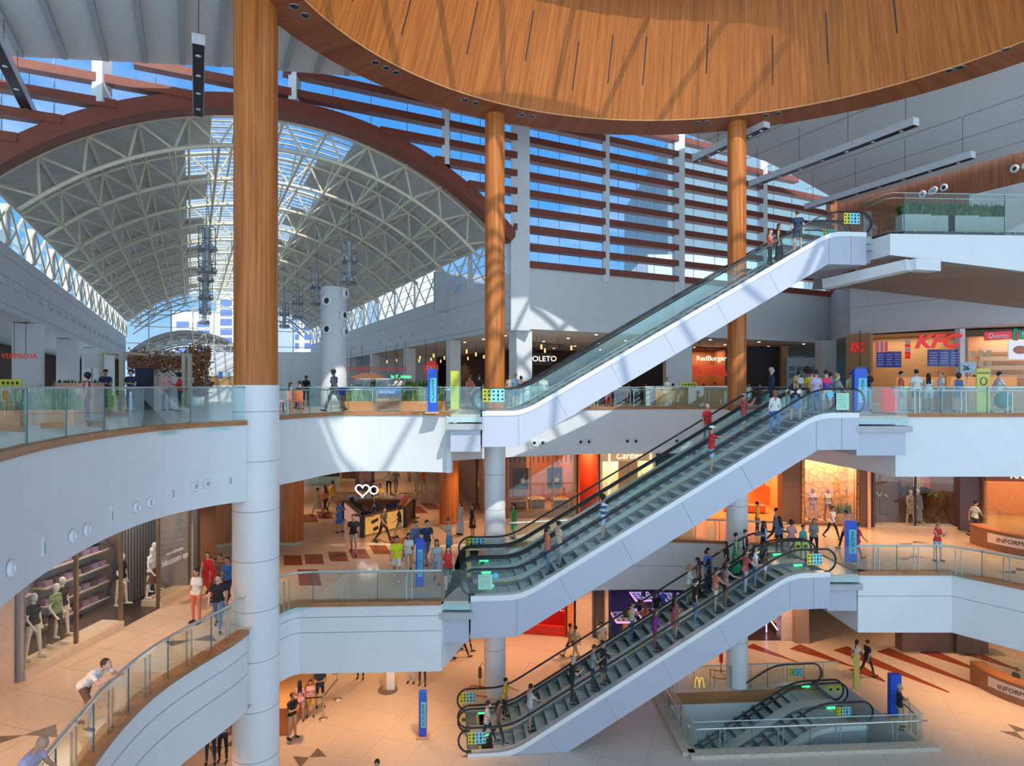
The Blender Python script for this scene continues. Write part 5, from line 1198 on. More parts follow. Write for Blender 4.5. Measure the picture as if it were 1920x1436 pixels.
# ---- second storey
g2 = [('man in neon yellow tee shirt and white shorts walking toward the blue totem', 744, 1088, 5, 'm', 'neon', 'white', 'walk', dict(legs='short', shoes='white')),
 ('woman in white crop top and beige trousers beside the neon yellow shirt', 766, 1076, 15, 'f', 'white', 'beige', 'walk2', dict(hair='long')),
 ('man in denim jacket behind the woman in the crop top', 780, 1052, 20, 'm', 'jeans', 'black', 'walk', dict(sleeve='long', skin='l')),
 ('big man in navy tee shirt and jeans looking right behind the totem', 800, 1057, 30, 'm', 'navy', 'jeans', 'walk2', dict(skin='l', h=1.85, shoes='brown')),
 ('woman in speckled grey blouse and denim shorts right of the totem', 819, 1092, 0, 'f', 'print', 'lblue', 'walk', dict(legs='short', hair='long', h=1.68)),
 ('woman in red top and dark green shorts walking by the escalator foot', 840, 1106, 15, 'f', 'red', 'dgreen', 'walk2', dict(legs='short', hair='long', sleeve='none', skin='l')),
 ('woman in denim jacket and bright blue skirt with phone near the escalators', 842, 1042, 270, 'f', 'grey', 'sky', 'phone', dict(legs='skirt', hair='short', hc='b', sleeve='long')),
 ('woman in pale blue dress right of the wooden column', 863, 1002, 310, 'f', 'lblue', 'lblue', 'stand', dict(legs='maxi', hair='long', sleeve='none')),
 ('woman in black dress next to the pale blue dress', 886, 1008, 310, 'f', 'black', 'black', 'stand', dict(legs='dress', hair='long', sleeve='none')),
 ('woman in vivid green dress behind the balustrade near the jewellery windows', 964, 1010, 300, 'f', 'green', 'green', 'stand', dict(legs='dress', hair='long', h=1.68)),
 ('bearded man in black tee shirt and khaki shorts in front of the kiosk', 663, 1038, 10, 'm', 'black', 'khaki', 'walk', dict(legs='short', h=1.8, hc='b')),
 ('woman in blue tunic looking at the kiosk goods', 636, 998, 60, 'f', 'blue', 'blue', 'phone', dict(legs='dress', hc='r', hair='long')),
 ('man in grey and dark trousers striding past the yellow kiosk panel, left one', 719, 1018, 60, 'm', 'camo', 'black', 'walk', {}),
 ('woman in dark top and grey shorts passing the yellow kiosk panel', 749, 1010, 280, 'f', 'black', 'grey', 'walk2', dict(hair='curly', legs='short')),
 ('woman in khaki dress with orange bag walking away beside the left wooden column', 596, 967, 250, 'f', 'khaki', 'khaki', 'walk', dict(legs='dress', hair='bun')),
 ('woman in coral top and dark trousers, middle of the strolling trio', 610, 962, 240, 'f', 'coral', 'black', 'walk2', dict(hair='long')),
 ('man in yellow shirt and beige shorts, right of the strolling trio', 624, 958, 230, 'm', 'yellow', 'beige', 'walk', dict(legs='short', h=1.85)),
 ('vendor in orange shirt bending inside the accessories kiosk', 672, 968, 30, 'm', 'orange', 'black', 'lean2', {}),
 ('vendor in black among the goods of the accessories kiosk', 700, 955, 200, 'm', 'black', 'black', 'stand', {}),
 ('woman with yellow top under a black cloth inside the kiosk', 712, 960, 0, 'f', 'yellow', 'black', 'stand', dict(hair='long')),
 ('distant person in pale top and dark trousers, head hidden by the slab', 729, 925, 180, 'f', 'cream', 'black', 'stand', {}),
 ('distant man in dark shorts next to the pale top', 742, 923, 180, 'm', 'grey', 'grey', 'walk', dict(legs='short')),
 ('farthest person with only legs in view below the slab', 767, 899, 0, 'm', 'grey', 'grey', 'walk', dict(legs='short')),
 ('person in beige walking toward the viewer below the slab', 781, 923, 0, 'm', 'beige', 'beige', 'walk', dict(legs='short')),
 ('person in orange top and beige trousers below the slab', 794, 921, 0, 'f', 'orange', 'beige', 'walk2', {}),
 ('man with black backpack and dark clothes passing the orange boutique', 1454, 1020, 60, 'm', 'grey', 'navy', 'walk', {}),
 ('woman in white top and dark flared trousers before the stone wall shop', 1560, 1010, 20, 'f', 'white', 'black', 'walk', dict(sleeve='none')),
 ('man in cream shirt partly hidden by the blue totem on the second storey', 1587, 1030, 280, 'm', 'cream', 'black', 'walk2', dict(h=1.78)),
 ('woman in magenta top right of the blue totem on the second storey', 1607, 1050, 100, 'f', 'rose', 'rose', 'walk', {}),
 ('woman in red tank top and denim shorts standing alone on the right gallery', 1758, 1052, 10, 'f', 'red', 'lblue', 'phone', dict(hair='long', hc='y', legs='short', sleeve='none', skin='l')),
 ('guard in white shirt and black trousers walking past the boutique window', 1828, 1004, 90, 'm', 'white', 'black', 'walk', dict(hc='k', h=1.8)),
 ('woman in white top and orange trousers with crossbody bag before the lingerie boutique', 368, 1167, 350, 'f', 'white', 'coral', 'stand', dict(hair='bun', skin='m', h=1.68)),
 ('bearded man in black tee shirt and jeans before the lingerie boutique', 409, 1180, 15, 'm', 'black', 'jeans', 'walk', dict(skin='l', hc='b', h=1.75)),
 ('tall woman in red jumpsuit walking behind the orange trousers', 390, 1118, 10, 'f', 'red', 'red', 'walk', dict(hair='long', sleeve='none', skin='l')),
 ('woman carrying a child in red behind the bearded man', 413, 1124, 0, 'f', 'brown', 'jeans', 'walk2', dict(hair='bun')),
 ('child in red tee shirt in the group by the lingerie boutique', 402, 1122, 0, 'c', 'red', 'red', 'stand', dict(h=1.4)),
 ('person in blue top at the right of the group, half behind the thick column', 427, 1130, 0, 'f', 'blue', 'navy', 'walk', {}),
]
for lb, px, py, yaw, sx, tp, bt, ps, kw in g2: person(lb, A2(px, py), yaw, sx, tp, bt, ps, **kw)
p_ = A2(186, 1382); p_b = P(178, 12.9, Z2)
person('man in white tee shirt and brown shorts leaning his elbows on the balustrade', (-8.92, 13.2, Z2), 82, 'm', 'white', 'brown', 'lean', hair='short', hc='b', skin='l', legs='short', shoes='navy', h=1.8, vox=.012)
person('balding man in mauve tee shirt at the bottom left, seen from behind the rail', (-7.85, 10.05, Z2), 96, 'm', 'lilac', 'navy', 'lean3', hair='bald', skin='m', h=1.72, vox=.014)
# ---- ground floor
g1 = [('man in black tee shirt and pale shorts waiting at the counter, lower left', 548, 1384, 60, 'm', 'black', 'khaki', 'fold', dict(legs='short', hc='b')),
 ('woman with black hair and pink top beside the counter, lower left', 562, 1352, 200, 'f', 'pink', 'pink', 'stand', dict(hair='long', legs='short')),
 ('boy in orange and yellow by the queue rope', 582, 1343, 20, 'c', 'pink', 'yellow', 'stand', dict(legs='short', h=1.5)),
 ('man in dark vest and black shorts by the queue rope', 600, 1325, 30, 'm', 'navy', 'black', 'fold', dict(legs='short')),
 ('distant pair member in black, only feet under the slab', 676, 1272, 0, 'm', 'black', 'black', 'stand', {}),
 ('person with pale trousers, upper body hidden by the slab', 770, 1280, 0, 'f', 'white', 'lgrey', 'stand', {}),
 ('person with dark jeans beside the pale trousers, upper body hidden by the slab', 792, 1284, 0, 'm', 'navy', 'navy', 'stand', {}),
 ('person in black striding below the middle slab near the white column', 866, 1234, 90, 'm', 'maroon', 'black', 'walk', {}),
 ('second person in black striding below the middle slab', 876, 1220, 90, 'f', 'maroon', 'black', 'walk2', {}),
 ('man in blue-grey shirt and dark shorts walking by the red shop', 1070, 1232, 240, 'm', 'grey', 'navy', 'walk', dict(legs='short')),
 ('man in khaki shirt and trousers walking by the red shop', 1080, 1238, 230, 'm', 'khaki', 'beige', 'walk2', {}),
 ('person in pale shirt half hidden by the lowest escalator, near the peach pier', 1128, 1228, 180, 'm', 'cream', 'beige', 'stand', {}),
 ('woman with ponytail, white top and black trousers walking right on the ground floor', 1606, 1262, 120, 'f', 'white', 'black', 'walk', dict(hair='pony')),
 ('man in black tee shirt and trousers walking on the ground floor by the red stripes', 1626, 1268, 100, 'm', 'black', 'black', 'walk2', {}),
 ('man in black tee shirt and khaki trousers by the blue totem on the ground floor', 1687, 1366, 70, 'm', 'black', 'khaki', 'fold', dict(hc='g')),
 ('clerk sitting inside the information desk, lower right', 1905, 1308, 300, 'f', 'black', 'black', 'stand', dict(hair='curly', h=1.3)),
 ('man in dark jeans seen under the left slab by the peach wall', 395, 1432, 20, 'm', 'grey', 'navy', 'stand', dict(h=1.78)),
 ('man in black trousers seen under the left slab, right one', 418, 1428, 10, 'm', 'navy', 'black', 'fold', dict(h=1.78)),
 ('person with black hair at the bottom edge, only head in view', 707, 1528, 0, 'm', 'maroon', 'navy', 'stand', {}),
 ('person with black hair at the bottom edge, lower right, only head in view', 1868, 1542, 0, 'f', 'grey', 'navy', 'stand', {}),
 ('shopper in yellow shirt beside the phone display tables', 1180, 1190, 200, 'f', 'yellow', 'khaki', 'phone', {}),
 ('shopper in black by the phone display tables', 1199, 1183, 100, 'm', 'black', 'black', 'stand', {}),
 ('shopper with red hair and orange top by the phone display tables', 1210, 1190, 180, 'f', 'coral', 'coral', 'stand', dict(hair='long', hc='r')),
 ('employee in blue polo shirt behind the right phone display table', 1243, 1160, 0, 'm', 'blue', 'navy', 'stand', {}),
 ('employee in black behind the right phone display table', 1231, 1168, 0, 'm', 'black', 'black', 'stand', {}),
]
for lb, px, py, yaw, sx, tp, bt, ps, kw in g1: person(lb, A1(px, py), yaw, sx, tp, bt, ps, **kw)
# ================================================================= light of the storeys
for x, y in ((-9.8, 11.5), (-10.3, 17), (-9.6, 22.5), (-10.5, 29), (-5, 28), (-6, 35), (-12, 36), (-9, 44), (-2, 31.5), (3, 32.3), (8, 32.6), (14, 31), (19, 28), (23, 25), (17, 29.5), (22, 29), (-16, 42), (-12, 50), (-9, 56), (-18, 48)):
    spot(x, y, S3-.05, 420, WARM)
for x, y in ((-10, 18), (-8.5, 24), (-5, 26), (-3, 23), (-6, 31), (-1, 31), (4, 31.5), (9, 31), (14, 32), (16, 37), (18, 29), (22, 32), (21, 26), (12, 38), (-10, 30), (27, 30), (18.5, 25.2), (23, 22)):
    spot(x, y, S2-.05, 480, WARM)
for s_, r_ in ((3, 6), (8, 6), (13, 6), (18, 6), (3, 16), (9, 16), (15, 16), (3, 28), (8, 28), (-25, 4), (-25, 14), (-26, 24), (-26, 36), (-26, 48)):
    p = FR(s_, r_); spot(p.x, p.y, 3.0, 160, (1, .68, .42))
# ================================================================= shops
def unit(label, a, b, z0, z1, dep, wm, fm, frame, name='shopfront', pane=True, door=None, lcol=(1, .55, .28), lp=120, plinth=.25, pm=None, header=None, cm=None, divs=3):
    a = Vector((a[0], a[1])); b = Vector((b[0], b[1])); L = (b-a).length; ang = math.atan2(b.y-a.y, b.x-a.x); h = z1-z0
    e = empty(name, (a.x, a.y, z0), ang); tag(e, label, 'shop')
    mb = MB(); mb.box((L/2, dep, h/2), (L, .1, h)); obj('back_wall', mb, wm, e)
    for x in (.05, L-.05): mb = MB(); mb.box((x, dep/2, h/2), (.1, dep, h)); obj('side_wall', mb, wm, e)
    mb = MB(); mb.box((L/2, dep/2, .015), (L-.2, dep, .03)); obj('shop_floor', mb, fm, e)
    mb = MB(); mb.box((L/2, dep/2, h-.03), (L-.2, dep, .05)); obj('shop_ceiling', mb, cm or wm, e)
    if header: mb = MB(); mb.box((L/2, .0, h-header/2), (L, .14, header)); obj('header', mb, frame, e)
    if pane:
        xs = [0.1+(L-.2)*i/divs for i in range(divs+1)]
        for i in range(divs):
            if door and i == door: continue
            mb = MB(); mb.box(((xs[i]+xs[i+1])/2, .06, h/2+plinth/2), (xs[i+1]-xs[i]-.03, .012, h-plinth)); obj('window_pane', mb, sglass, e)
            mb = MB(); mb.box(((xs[i]+xs[i+1])/2, .3, plinth/2), (xs[i+1]-xs[i], .7, plinth)); obj('plinth', mb, pm or frame, e)
        for x in xs: mb = MB(); mb.box((x, .06, h/2), (.07, .1, h)); obj('frame', mb, frame, e)
    if lp:
        p = Vector((L/2, dep*.5)); c, s_ = math.cos(ang), math.sin(ang)
        area(a.x+p.x*c-p.y*s_, a.y+p.x*s_+p.y*c, z1-.12, max(.5, L*.7), dep*.6, lp, lcol, (0, 0, ang))
    return e, ang, L
def loc(u_, x, y, z): return u_[0].matrix_basis @ Vector((x, y, z)) if False else Vector((u_[0].location.x+x*math.cos(u_[1])-y*math.sin(u_[1]), u_[0].location.y+x*math.sin(u_[1])+y*math.cos(u_[1]), u_[0].location.z+z))
bronze = mat('bronze_frame', (.30, .22, .15), .35, .6); cream = mat('cream_stone', (.66, .55, .40), .5); peach = mat('peach_wall', (.72, .50, .36), .7)
brownp = mat('brown_panel', (.16, .09, .055), .6); orangew = mat('orange_wall', (.75, .28, .08), .7); tan = mat('tan_wood', (.55, .34, .17), .5); dfloor = mat('dark_floor', (.07, .05, .05), .25)
redm = mat('red_paint', (.62, .03, .02), .45); greys = mat('grey_stripe', (.38, .38, .38), .7)
stoneb = pattern('rubble_stone', (.70, .38, .16), (.70, .38, .16))
def rubble():
    m = bpy.data.materials.new('rubble_wall'); m.use_nodes = True; t = m.node_tree; b = t.nodes['Principled BSDF']; b.inputs['Roughness'].default_value = .9
    c = N(t, 'ShaderNodeTexCoord'); v = N(t, 'ShaderNodeTexVoronoi', feature='DISTANCE_TO_EDGE'); v.inputs['Scale'].default_value = 2.6; t.links.new(c.outputs['Object'], v.inputs['Vector'])
    r = N(t, 'ShaderNodeValToRGB'); r.color_ramp.elements[0].color = (.22, .10, .04, 1); r.color_ramp.elements[1].color = (.74, .42, .18, 1); r.color_ramp.elements[1].position = .06
    t.links.new(v.outputs['Distance'], r.inputs[0]); n = N(t, 'ShaderNodeTexNoise'); n.inputs['Scale'].default_value = 9; t.links.new(c.outputs['Object'], n.inputs['Vector'])
    mm = N(t, 'ShaderNodeMix', data_type='RGBA', blend_type='MULTIPLY'); mm.inputs[0].default_value = .5; t.links.new(r.outputs[0], mm.inputs[6]); t.links.new(n.outputs['Color'], mm.inputs[7]); t.links.new(mm.outputs[2], b.inputs['Base Color']); return m
rubm = rubble()
def P2(px, D): p = P(px, D, 0); return (p.x, p.y)
# ---- second storey, left: lingerie boutique
bq = unit('lingerie boutique with bronze frames and mannequins on the left gallery', (-11.9, 15.3), (-11.2, 22.2), Z2, S3, 2.1, mat('boutique_wall', (.36, .33, .33), .8), dfloor, bronze, door=2, lcol=(1, .85, .72), lp=110, plinth=.22, pm=cream, divs=4, cm=dfloor)
for x0, x1 in ((.6, 2.1), (2.5, 5.0)):
    sh = empty('display_shelf', loc(bq, x0, 1.82, 0), bq[1]); tag(sh, 'tall wall shelf of folded garments inside the lingerie boutique, %s of the door' % ('left' if x0 < 1 else 'in line'), 'shelf')
    for k in range(6): mb = MB(); mb.box(((x1-x0)/2, 0, .35+k*.52), (x1-x0, .4, .04)); obj('board', mb, cream, sh)
    for k in range(6):
        for q in range(int((x1-x0)/.35)):
            mb = MB(); mb.box((.2+q*.35, 0, .45+k*.52), (.26, .3, .16)); obj('garment_stack', mb, mat('mauve_cloth', (.34, .22, .34), .9) if (k+q) % 3 else mat('dusk_cloth', (.12, .08, .12), .9), sh)
obj('striped_backdrop', MB().box((5.85, 1.25, 1.85), (1.9, .06, 3.6)), pattern('pinstripe', (.10, .10, .10), (.26, .25, .24), 7, 'X'), bq[0])
t_ = text('blossom up', .30, mat('white_letters', (.85, .83, .8), .5), bq[0], (6.0, .04, 1.35), (math.pi/2, 0, 0)); text('new collection', .15, MATS['white_letters'], bq[0], (6.0, .04, 1.62))
for x, y, lb, tp, bt, kw in ((.75, .35, 'mannequin in dark jacket and pale trousers, leftmost in the boutique window', 'black', 'cream', {}), (1.55, .45, 'mannequin in patterned beige blouse in the left boutique window', 'tropical', 'black', {}), (2.1, .75, 'mannequin in dark top and cream shorts in the left boutique window', 'black', 'cream', dict(legs='short')),
    (4.6, .9, 'headless dark dressed mannequin just inside the boutique door', 'black', 'cream', {}), (5.4, .45, 'mannequin in dark pinafore over white blouse in the right boutique window', 'white', 'brown', dict(legs='dress', sleeve='long')), (6.0, .8, 'white mannequin with raised arm in the right boutique window', 'mannequin', 'mannequin', {})):
    person(lb, loc(bq, x, y, .24), math.degrees(bq[1]), 'f', tp, bt, 'mann', hair='bald', skin='w', h=1.7, cat='mannequin', name='mannequin', **kw)
mb = MB(); mb.ribbon([(-12.2, 9), (-12.0, 15.25)], Z2, S3, .2); struct('wall_peach', mb, peach)
mb = MB(); mb.box((-11.1, 23.0, (Z2+S3)/2), (.1, 1.2, S3-Z2), 0); o = obj('panelled_door', mb, brownp); tag(o, 'brown panelled double door right of the lingerie boutique', 'door')
mb = MB(); mb.ribbon([(-11.1, 23.7), (-11.4, 26.5)], Z2, S3, .1); o = obj('mirror_panel', mb, mat('mirror', (.8, .8, .8), .06, .95)); tag(o, 'polished mirror wall panel just left of the thick column', 'mirror')
# ---- second storey, back: jewellery and fashion
A_, B_ = (-.3, 34.3), (8.5, 35.6)
def onAB(t): return (A_[0]+(B_[0]-A_[0])*t, A_[1]+(B_[1]-A_[1])*t)
jw = unit('jewellery shop with hanging posters and lit display tables on the rear gallery', onAB(0), onAB(.44), Z2, S3, 4.5, mat('amber_wall', (.36, .15, .075), .7), mat('amber_floor', (.45, .22, .12), .3), bronze, lp=190, plinth=.35, divs=3)
for x, c2 in ((.85, (.75, .7, .6)), (2.75, (.75, .6, .1))):
    po = empty('hanging_poster', loc(jw, x, .35, 2.1), jw[1]); tag(po, 'dark hanging poster %s in the jewellery shop window' % ('with a watch' if x < 1 else 'with a golden hand'), 'poster')
    mb = MB(); mb.box((0, 0, 0), (.85, .03, 1.15)); obj('panel', mb, mat('dark_poster', (.06, .06, .08), .5), po)
    mb = MB(); mb.beam((-.1, -.03, -.3), (.25, -.03, .25), .12, .02); mb.ell((.1, -.03, -.1), (.14, .02, .14), 12, 6); obj('picture', mb, mat('poster_pic%d' % int(x), c2, .5), po)
for k in range(15):
    if k % 5 < 4: obj('fin', MB().box((.25+k*.26, .25, 3.35), (.05, .06, .7)), brownp, jw[0])
for x, y in ((.8, 1.0), (1.9, 1.3), (3.2, 1.0)):
    tb = empty('display_table', loc(jw, x, y, 0), jw[1]); tag(tb, {.8: 'left', 1.9: 'middle', 3.2: 'right'}[x]+' lit table of small jewels in the jewellery shop', 'display table')
    mb = MB(); mb.box((0, 0, .8), (.95, .6, .06)); obj('top', mb, cream, tb)
    mb = MB(); mb.box((0, 0, .4), (.85, .5, .76)); obj('base', mb, brownp, tb)
    mb = MB()
    for k in range(14): mb.ell((random.uniform(-.4, .4), random.uniform(-.2, .2), .88), (.045, .045, .06), 6, 4)
    o = obj('jewels', mb, mat('gold_bits', (.9, .5, .2), .3, .6), tb); o['kind'] = 'stuff'
unit('open doorway with red-orange interior between the jewellery windows', onAB(.45), onAB(.58), Z2, S3, 4.0, mat('red_orange', (.72, .17, .06), .6), dfloor, brownp, pane=False, lp=80)
ca = unit('cream stone portal of the French jeweller on the rear gallery', onAB(.59), onAB(.95), Z2, S3, 2.0, cream, cream, mat('cream_portal', (.72, .60, .40), .4), lp=150, header=.75, divs=3, plinth=.1, lcol=(1, .8, .5))
mb = MB(); mb.box((1.6, .0, 1.5), (1.1, .1, 3.0)); mb.mi = 1; mb.box((1.6, -.06, 1.5), (.02, .02, 2.9)); obj('door', mb, [tan, brownp], ca[0])
for x in (.5, 2.9): mb = MB(); mb.box((x, -.05, 1.9), (.12, .12, 3.6)); obj('light_column', mb, mat('lit_cream', (.9, .7, .45), .5, emit=(1, .75, .45), es=.8), ca[0])
text('Cartier', .52, mat('gold_white', (1, .95, .8), .4, emit=(1, .9, .7), es=.8), ca[0], (1.6, -.12, 3.3), shear=.35)
mb = MB(); q0, q1 = onAB(.12), onAB(1.0); mb.beam((q0[0], q0[1]-.5, S3-.08), (q1[0], q1[1]-.5, S3-.08), .25, .12); o = obj('light_cove', mb, mat('cove', (.85, .62, .42), .5, emit=(1, .65, .38), es=.6)); tag(o, 'long warm light cove above the jewellery shops', 'light')
mb = MB(); mb.ribbon([(-6.5, 60), (-1.7, 35.8)], Z2, S3, .1); mb.ribbon([(-1.0, 34.6), (-.35, 34.35)], Z2, S3, .1); struct('wall_gallery', mb, mat('gallery_wall', (.45, .27, .18), .6))
sw = unit('shop window with an orange lit figure right of the brown column', (-2.2, 37.5), (-1.1, 34.7), Z2, S3, 2.0, mat('pink_brick', (.5, .28, .2), .8), dfloor, brownp, divs=1, lp=60)
person('orange lit mannequin in the window right of the brown wooden column', loc(sw, 1.2, .7, .3), 20, 'f', 'orange', 'orange', 'mann', hair='bald', skin='w', h=1.75, cat='mannequin', name='mannequin')
og = unit('orange lit boutique with bench seats left of the brown pier', P2(1300, 34.6), P2(1466, 33.4), Z2, S3, 5.0, orangew, mat('orange_floor', (.8, .33, .12), .3), brownp, pane=False, lp=420)
for x, lb in ((2.2, 'left'), (3.4, 'right')):
    s_ = empty('bench_seat', loc(og, x, 2.2, 0), og[1]); tag(s_, '%s orange upholstered bench in the orange boutique' % lb, 'bench'); mb = MB(); mb.box((0, 0, .28), (1.0, .7, .36)); obj('seat', mb, mat('rust_fabric', (.5, .16, .06), .8), s_)
    for dx in (-.42, .42): mb = MB(); mb.box((dx, 0, .05), (.06, .6, .1)); obj('leg', mb, dark, s_)
for x in (.8, 1.6, 3.2, 4.2):
    mb = MB()
    for k in range(7): mb.box((k*.09, 0, -.3+random.uniform(-.1, .1)), (.05, .4, .95+random.uniform(-.2, .1)))
    o = obj('hanging_garments', mb, cmat(random.choice(['rose', 'teal', 'coral', 'cream'])), None, loc(og, x, 4.2, 2.1), og[1]); tag(o, 'row of hanging garments at the back of the orange boutique', 'garments', 'garment rows in the orange boutique')
def pier(px0, px1, D, z0, z1, m, label, dep=.6, nm='pier'):
    a = P(px0, D, z0); b = P(px1, D, z0); mb = MB(); mb.box(((a.x+b.x)/2, D+dep/2, (z0+z1)/2), (b.x-a.x, dep, z1-z0)); o = obj(nm, mb, m); tag(o, label, 'pier'); return o
pier(1467, 1503, 32.9, Z2, S3, brownp, 'dark brown pier between the orange boutique and the stone walled shop')
st = unit('shop window with amber rubble stone wall and two mannequins', P2(1504, 32.8), P2(1612, 32.3), Z2, S3, 1.6, rubm, tan, brownp, divs=1, lp=230, plinth=.12, lcol=(1, .55, .25))
for x, lb, tp, bt, kw in ((.7, 'mannequin in lilac jumpsuit before the stone wall', 'lilac', 'lilac', {}), (1.45, 'mannequin in cream vest and brown trousers before the stone wall', 'cream', 'brown', dict(sleeve='none'))):
    person(lb, loc(st, x, .7, .12), 10, 'f', tp, bt, 'mann', hair='bald', skin='d', h=1.72, cat='mannequin', name='mannequin', **kw)
pier(1613, 1634, 32.2, Z2, S3, brownp, 'narrow brown pier right of the stone walled shop'); pier(1629, 1633, 31.6, Z2, S3, mat('pink_pole', (.7, .4, .3), .5), 'thin pinkish pole with red bands before the brown pier', .1)
dk = unit('dark boutique window with two white mannequins and potted palms', P2(1636, 32.2), P2(1800, 31.7), Z2, S3, 3.2, mat('dark_shop_wall', (.13, .07, .045), .7), dfloor, mat('dark_frame', (.05, .03, .03), .4), divs=2, lp=110, plinth=.12, pm=cream)
person('white mannequin in olive dress, left one in the dark boutique window', loc(dk, 2.05, .5, .14), 5, 'f', 'khaki', 'khaki', 'mann', hair='bald', skin='w', sleeve='none', legs='dress', h=1.75, cat='mannequin', name='mannequin')
person('white mannequin in long grey skirt, right one in the dark boutique window', loc(dk, 2.5, .7, .14), 5, 'f', 'grey', 'grey', 'mann', hair='bald', skin='w', sleeve='none', legs='maxi', h=1.78, cat='mannequin', name='mannequin')
for x in (2.6, 3.2, 3.7):
    mb = MB()
    for k in range(6): mb.box((k*.09, 0, -.3+random.uniform(-.1, .1)), (.06, .3, 1.1+random.uniform(-.3, .1)))
    o = obj('hanging_garments', mb, cmat({2.6: 'brown', 3.2: 'beige', 3.7: 'coral'}[x]), None, loc(dk, x, 2.7, 2.5), dk[1]); tag(o, {2.6: 'brown', 3.2: 'beige', 3.7: 'coral'}[x]+' garments hanging high in the dark boutique', 'garments')
pier(1800, 1845, 31.5, Z2, S3, mat('violet_brown', (.10, .055, .06), .4), 'broad very dark pier right of the dark boutique window')
an = unit('amber lit fashion shop at the right picture edge with red-brown name board', P2(1846, 31.3), (31, 30), Z2, S3, 4.5, mat('amber_brick', (.52, .26, .12), .8), tan, mat('red_brown', (.30, .08, .04), .5), pane=False, header=1.25, lp=260)
text('ANIMALE', .42, mat('lit_letters', (1, 1, .95), .4, emit=(1, .95, .85), es=1.2), an[0], (1.95, -.12, 2.78))
# ---- ground floor, back
rd = unit('red shop with a lattice of warm lights on the ground floor', P2(930, 34.2), P2(1062, 33.5), Z1, S2, 1.4, redm, redm, redm, pane=False, lp=90)
mb = MB()
for i in range(26):
    for k in range(12):
        if (i*7+k*3) % 5: mb.box((.15+i*.14, 1.3, .9+k*.18), (.05, .02, .05))
o = obj('light_lattice', mb, mat('lattice_glow', (1, .6, .3), .5, emit=(1, .5, .2), es=1.6), rd[0]); o['kind'] = 'stuff'
mb = MB(); mb.box((1.9, .1, .25), (3.8, .15, .5)); obj('plinth', mb, redm, rd[0])
pier(1064, 1076, 33.3, Z1, S2, mat('orange_panel', (.80, .28, .06), .5), 'bright orange panel right of the red shop', .3); pier(1080, 1110, 33.2, Z1, S2, peach, 'peach pier left of the phone shop'); pier(1135, 1141, 33.0, Z1, S2, peach, 'slim peach pier at the edge of the phone shop', .3)
unit('narrow dark window left of the phone shop', P2(1110, 33.4), P2(1135, 33.3), Z1, S2, .6, mat('dusk_wall', (.14, .12, .16), .6), dfloor, dark, divs=1, lp=8)
ph = unit('dark phone shop with violet light and pink lit display tables', P2(1142, 33.3), P2(1338, 33.3), Z1, S2, 8.5, mat('violet_wall', (.06, .045, .11), .5), mat('violet_floor', (.06, .05, .09), .25), mat('black_header', (.02, .02, .025), .5), pane=False, header=.5, lp=120, lcol=(.62, .45, 1))
pinkl = mat('pink_glow', (1, .5, .8), .5, emit=(1, .35, .75), es=1.2)
for px, py, lb in ((1170, 1192, 'nearest'), (1204, 1150, 'upper middle'), (1262, 1152, 'right'), (1216, 1185, 'middle')):
    c = FP(px, py, Z1); tb = empty('phone_table', c, .05); tag(tb, '%s white phone display table with pink glowing edge' % lb, 'display table')
    mb = MB(); mb.box((0, 0, 1.0), (1.1, 1.5, .05)); obj('top', mb, mat('table_white', (.75, .72, .78), .4), tb); mb = MB(); mb.box((0, -.76, .99), (1.12, .03, .06)); mb.box((-.56, 0, .99), (.03, 1.5, .06)); obj('glow_edge', mb, pinkl, tb)
    mb = MB(); mb.box((0, 0, .5), (.25, .7, 1.0)); obj('base', mb, tan, tb)
    [obj('phone', MB().box((x, y, 1.04), (.1, .18, .02)), ink, tb) for x in (-.4, -.15, .15, .4) for y in (-.5, -.1, .3)]; obj('tablet', MB().box((.05, -.1, 1.15), (.25, .05, .3)), ink, tb)
mb = MB(); mb.ribbon([P2(1340, 36), P2(1420, 40)], Z1, S2, .1); struct('wall_violet', mb, MATS['violet_wall'])
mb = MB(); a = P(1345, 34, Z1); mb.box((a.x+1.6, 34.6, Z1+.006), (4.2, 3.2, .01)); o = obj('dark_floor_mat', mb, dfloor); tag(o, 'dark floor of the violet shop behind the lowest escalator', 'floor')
mb = MB(); mb.beam(P(1437, 34, Z1+.05), P(1437, 34, Z1+1.0), .04, .04); mb.beam(P(1437, 34, Z1+1.0), P(1458, 33, Z1+.55), .04, .04); o = obj('neon_tube', mb, mat('violet_neon', (.8, .6, 1), .5, emit=(.8, .55, 1), es=4)); tag(o, 'violet neon tube beside the white pier on the ground floor', 'neon')
pier(1465, 1491, 33.0, Z1, S2, mat('pale_pier', (.62, .50, .42), .6), 'pale pier with grey seam on the ground floor'); pier(1492, 1517, 32.6, Z1, S2, mat('taupe_pier', (.36, .24, .16), .6), 'taupe pier right of the pale pier on the ground floor')
mb = MB(); mb.ribbon([P2(1516, 33), P2(1505, 52), P2(1640, 55)], Z1, S2, .1); mb.ribbon([P2(1640, 55), P2(1645, 36)], Z1, S2, .1); struct('wall_corridor', mb, mat('corridor_wall', (.62, .40, .22), .6))
for px, D, lb in ((1534, 41, 'left'), (1588, 47, 'right'), (1656, 38, 'by the kiosk')):
    mb = MB(); c = P(px, D, Z1+1.2); mb.box((c.x, c.y, c.z), (.9, .12, 2.2)); o = obj('poster_stand', mb, mat('poster_dark', (.10, .06, .07), .4)); tag(o, 'dark poster stand %s in the ground floor corridor' % lb, 'poster')
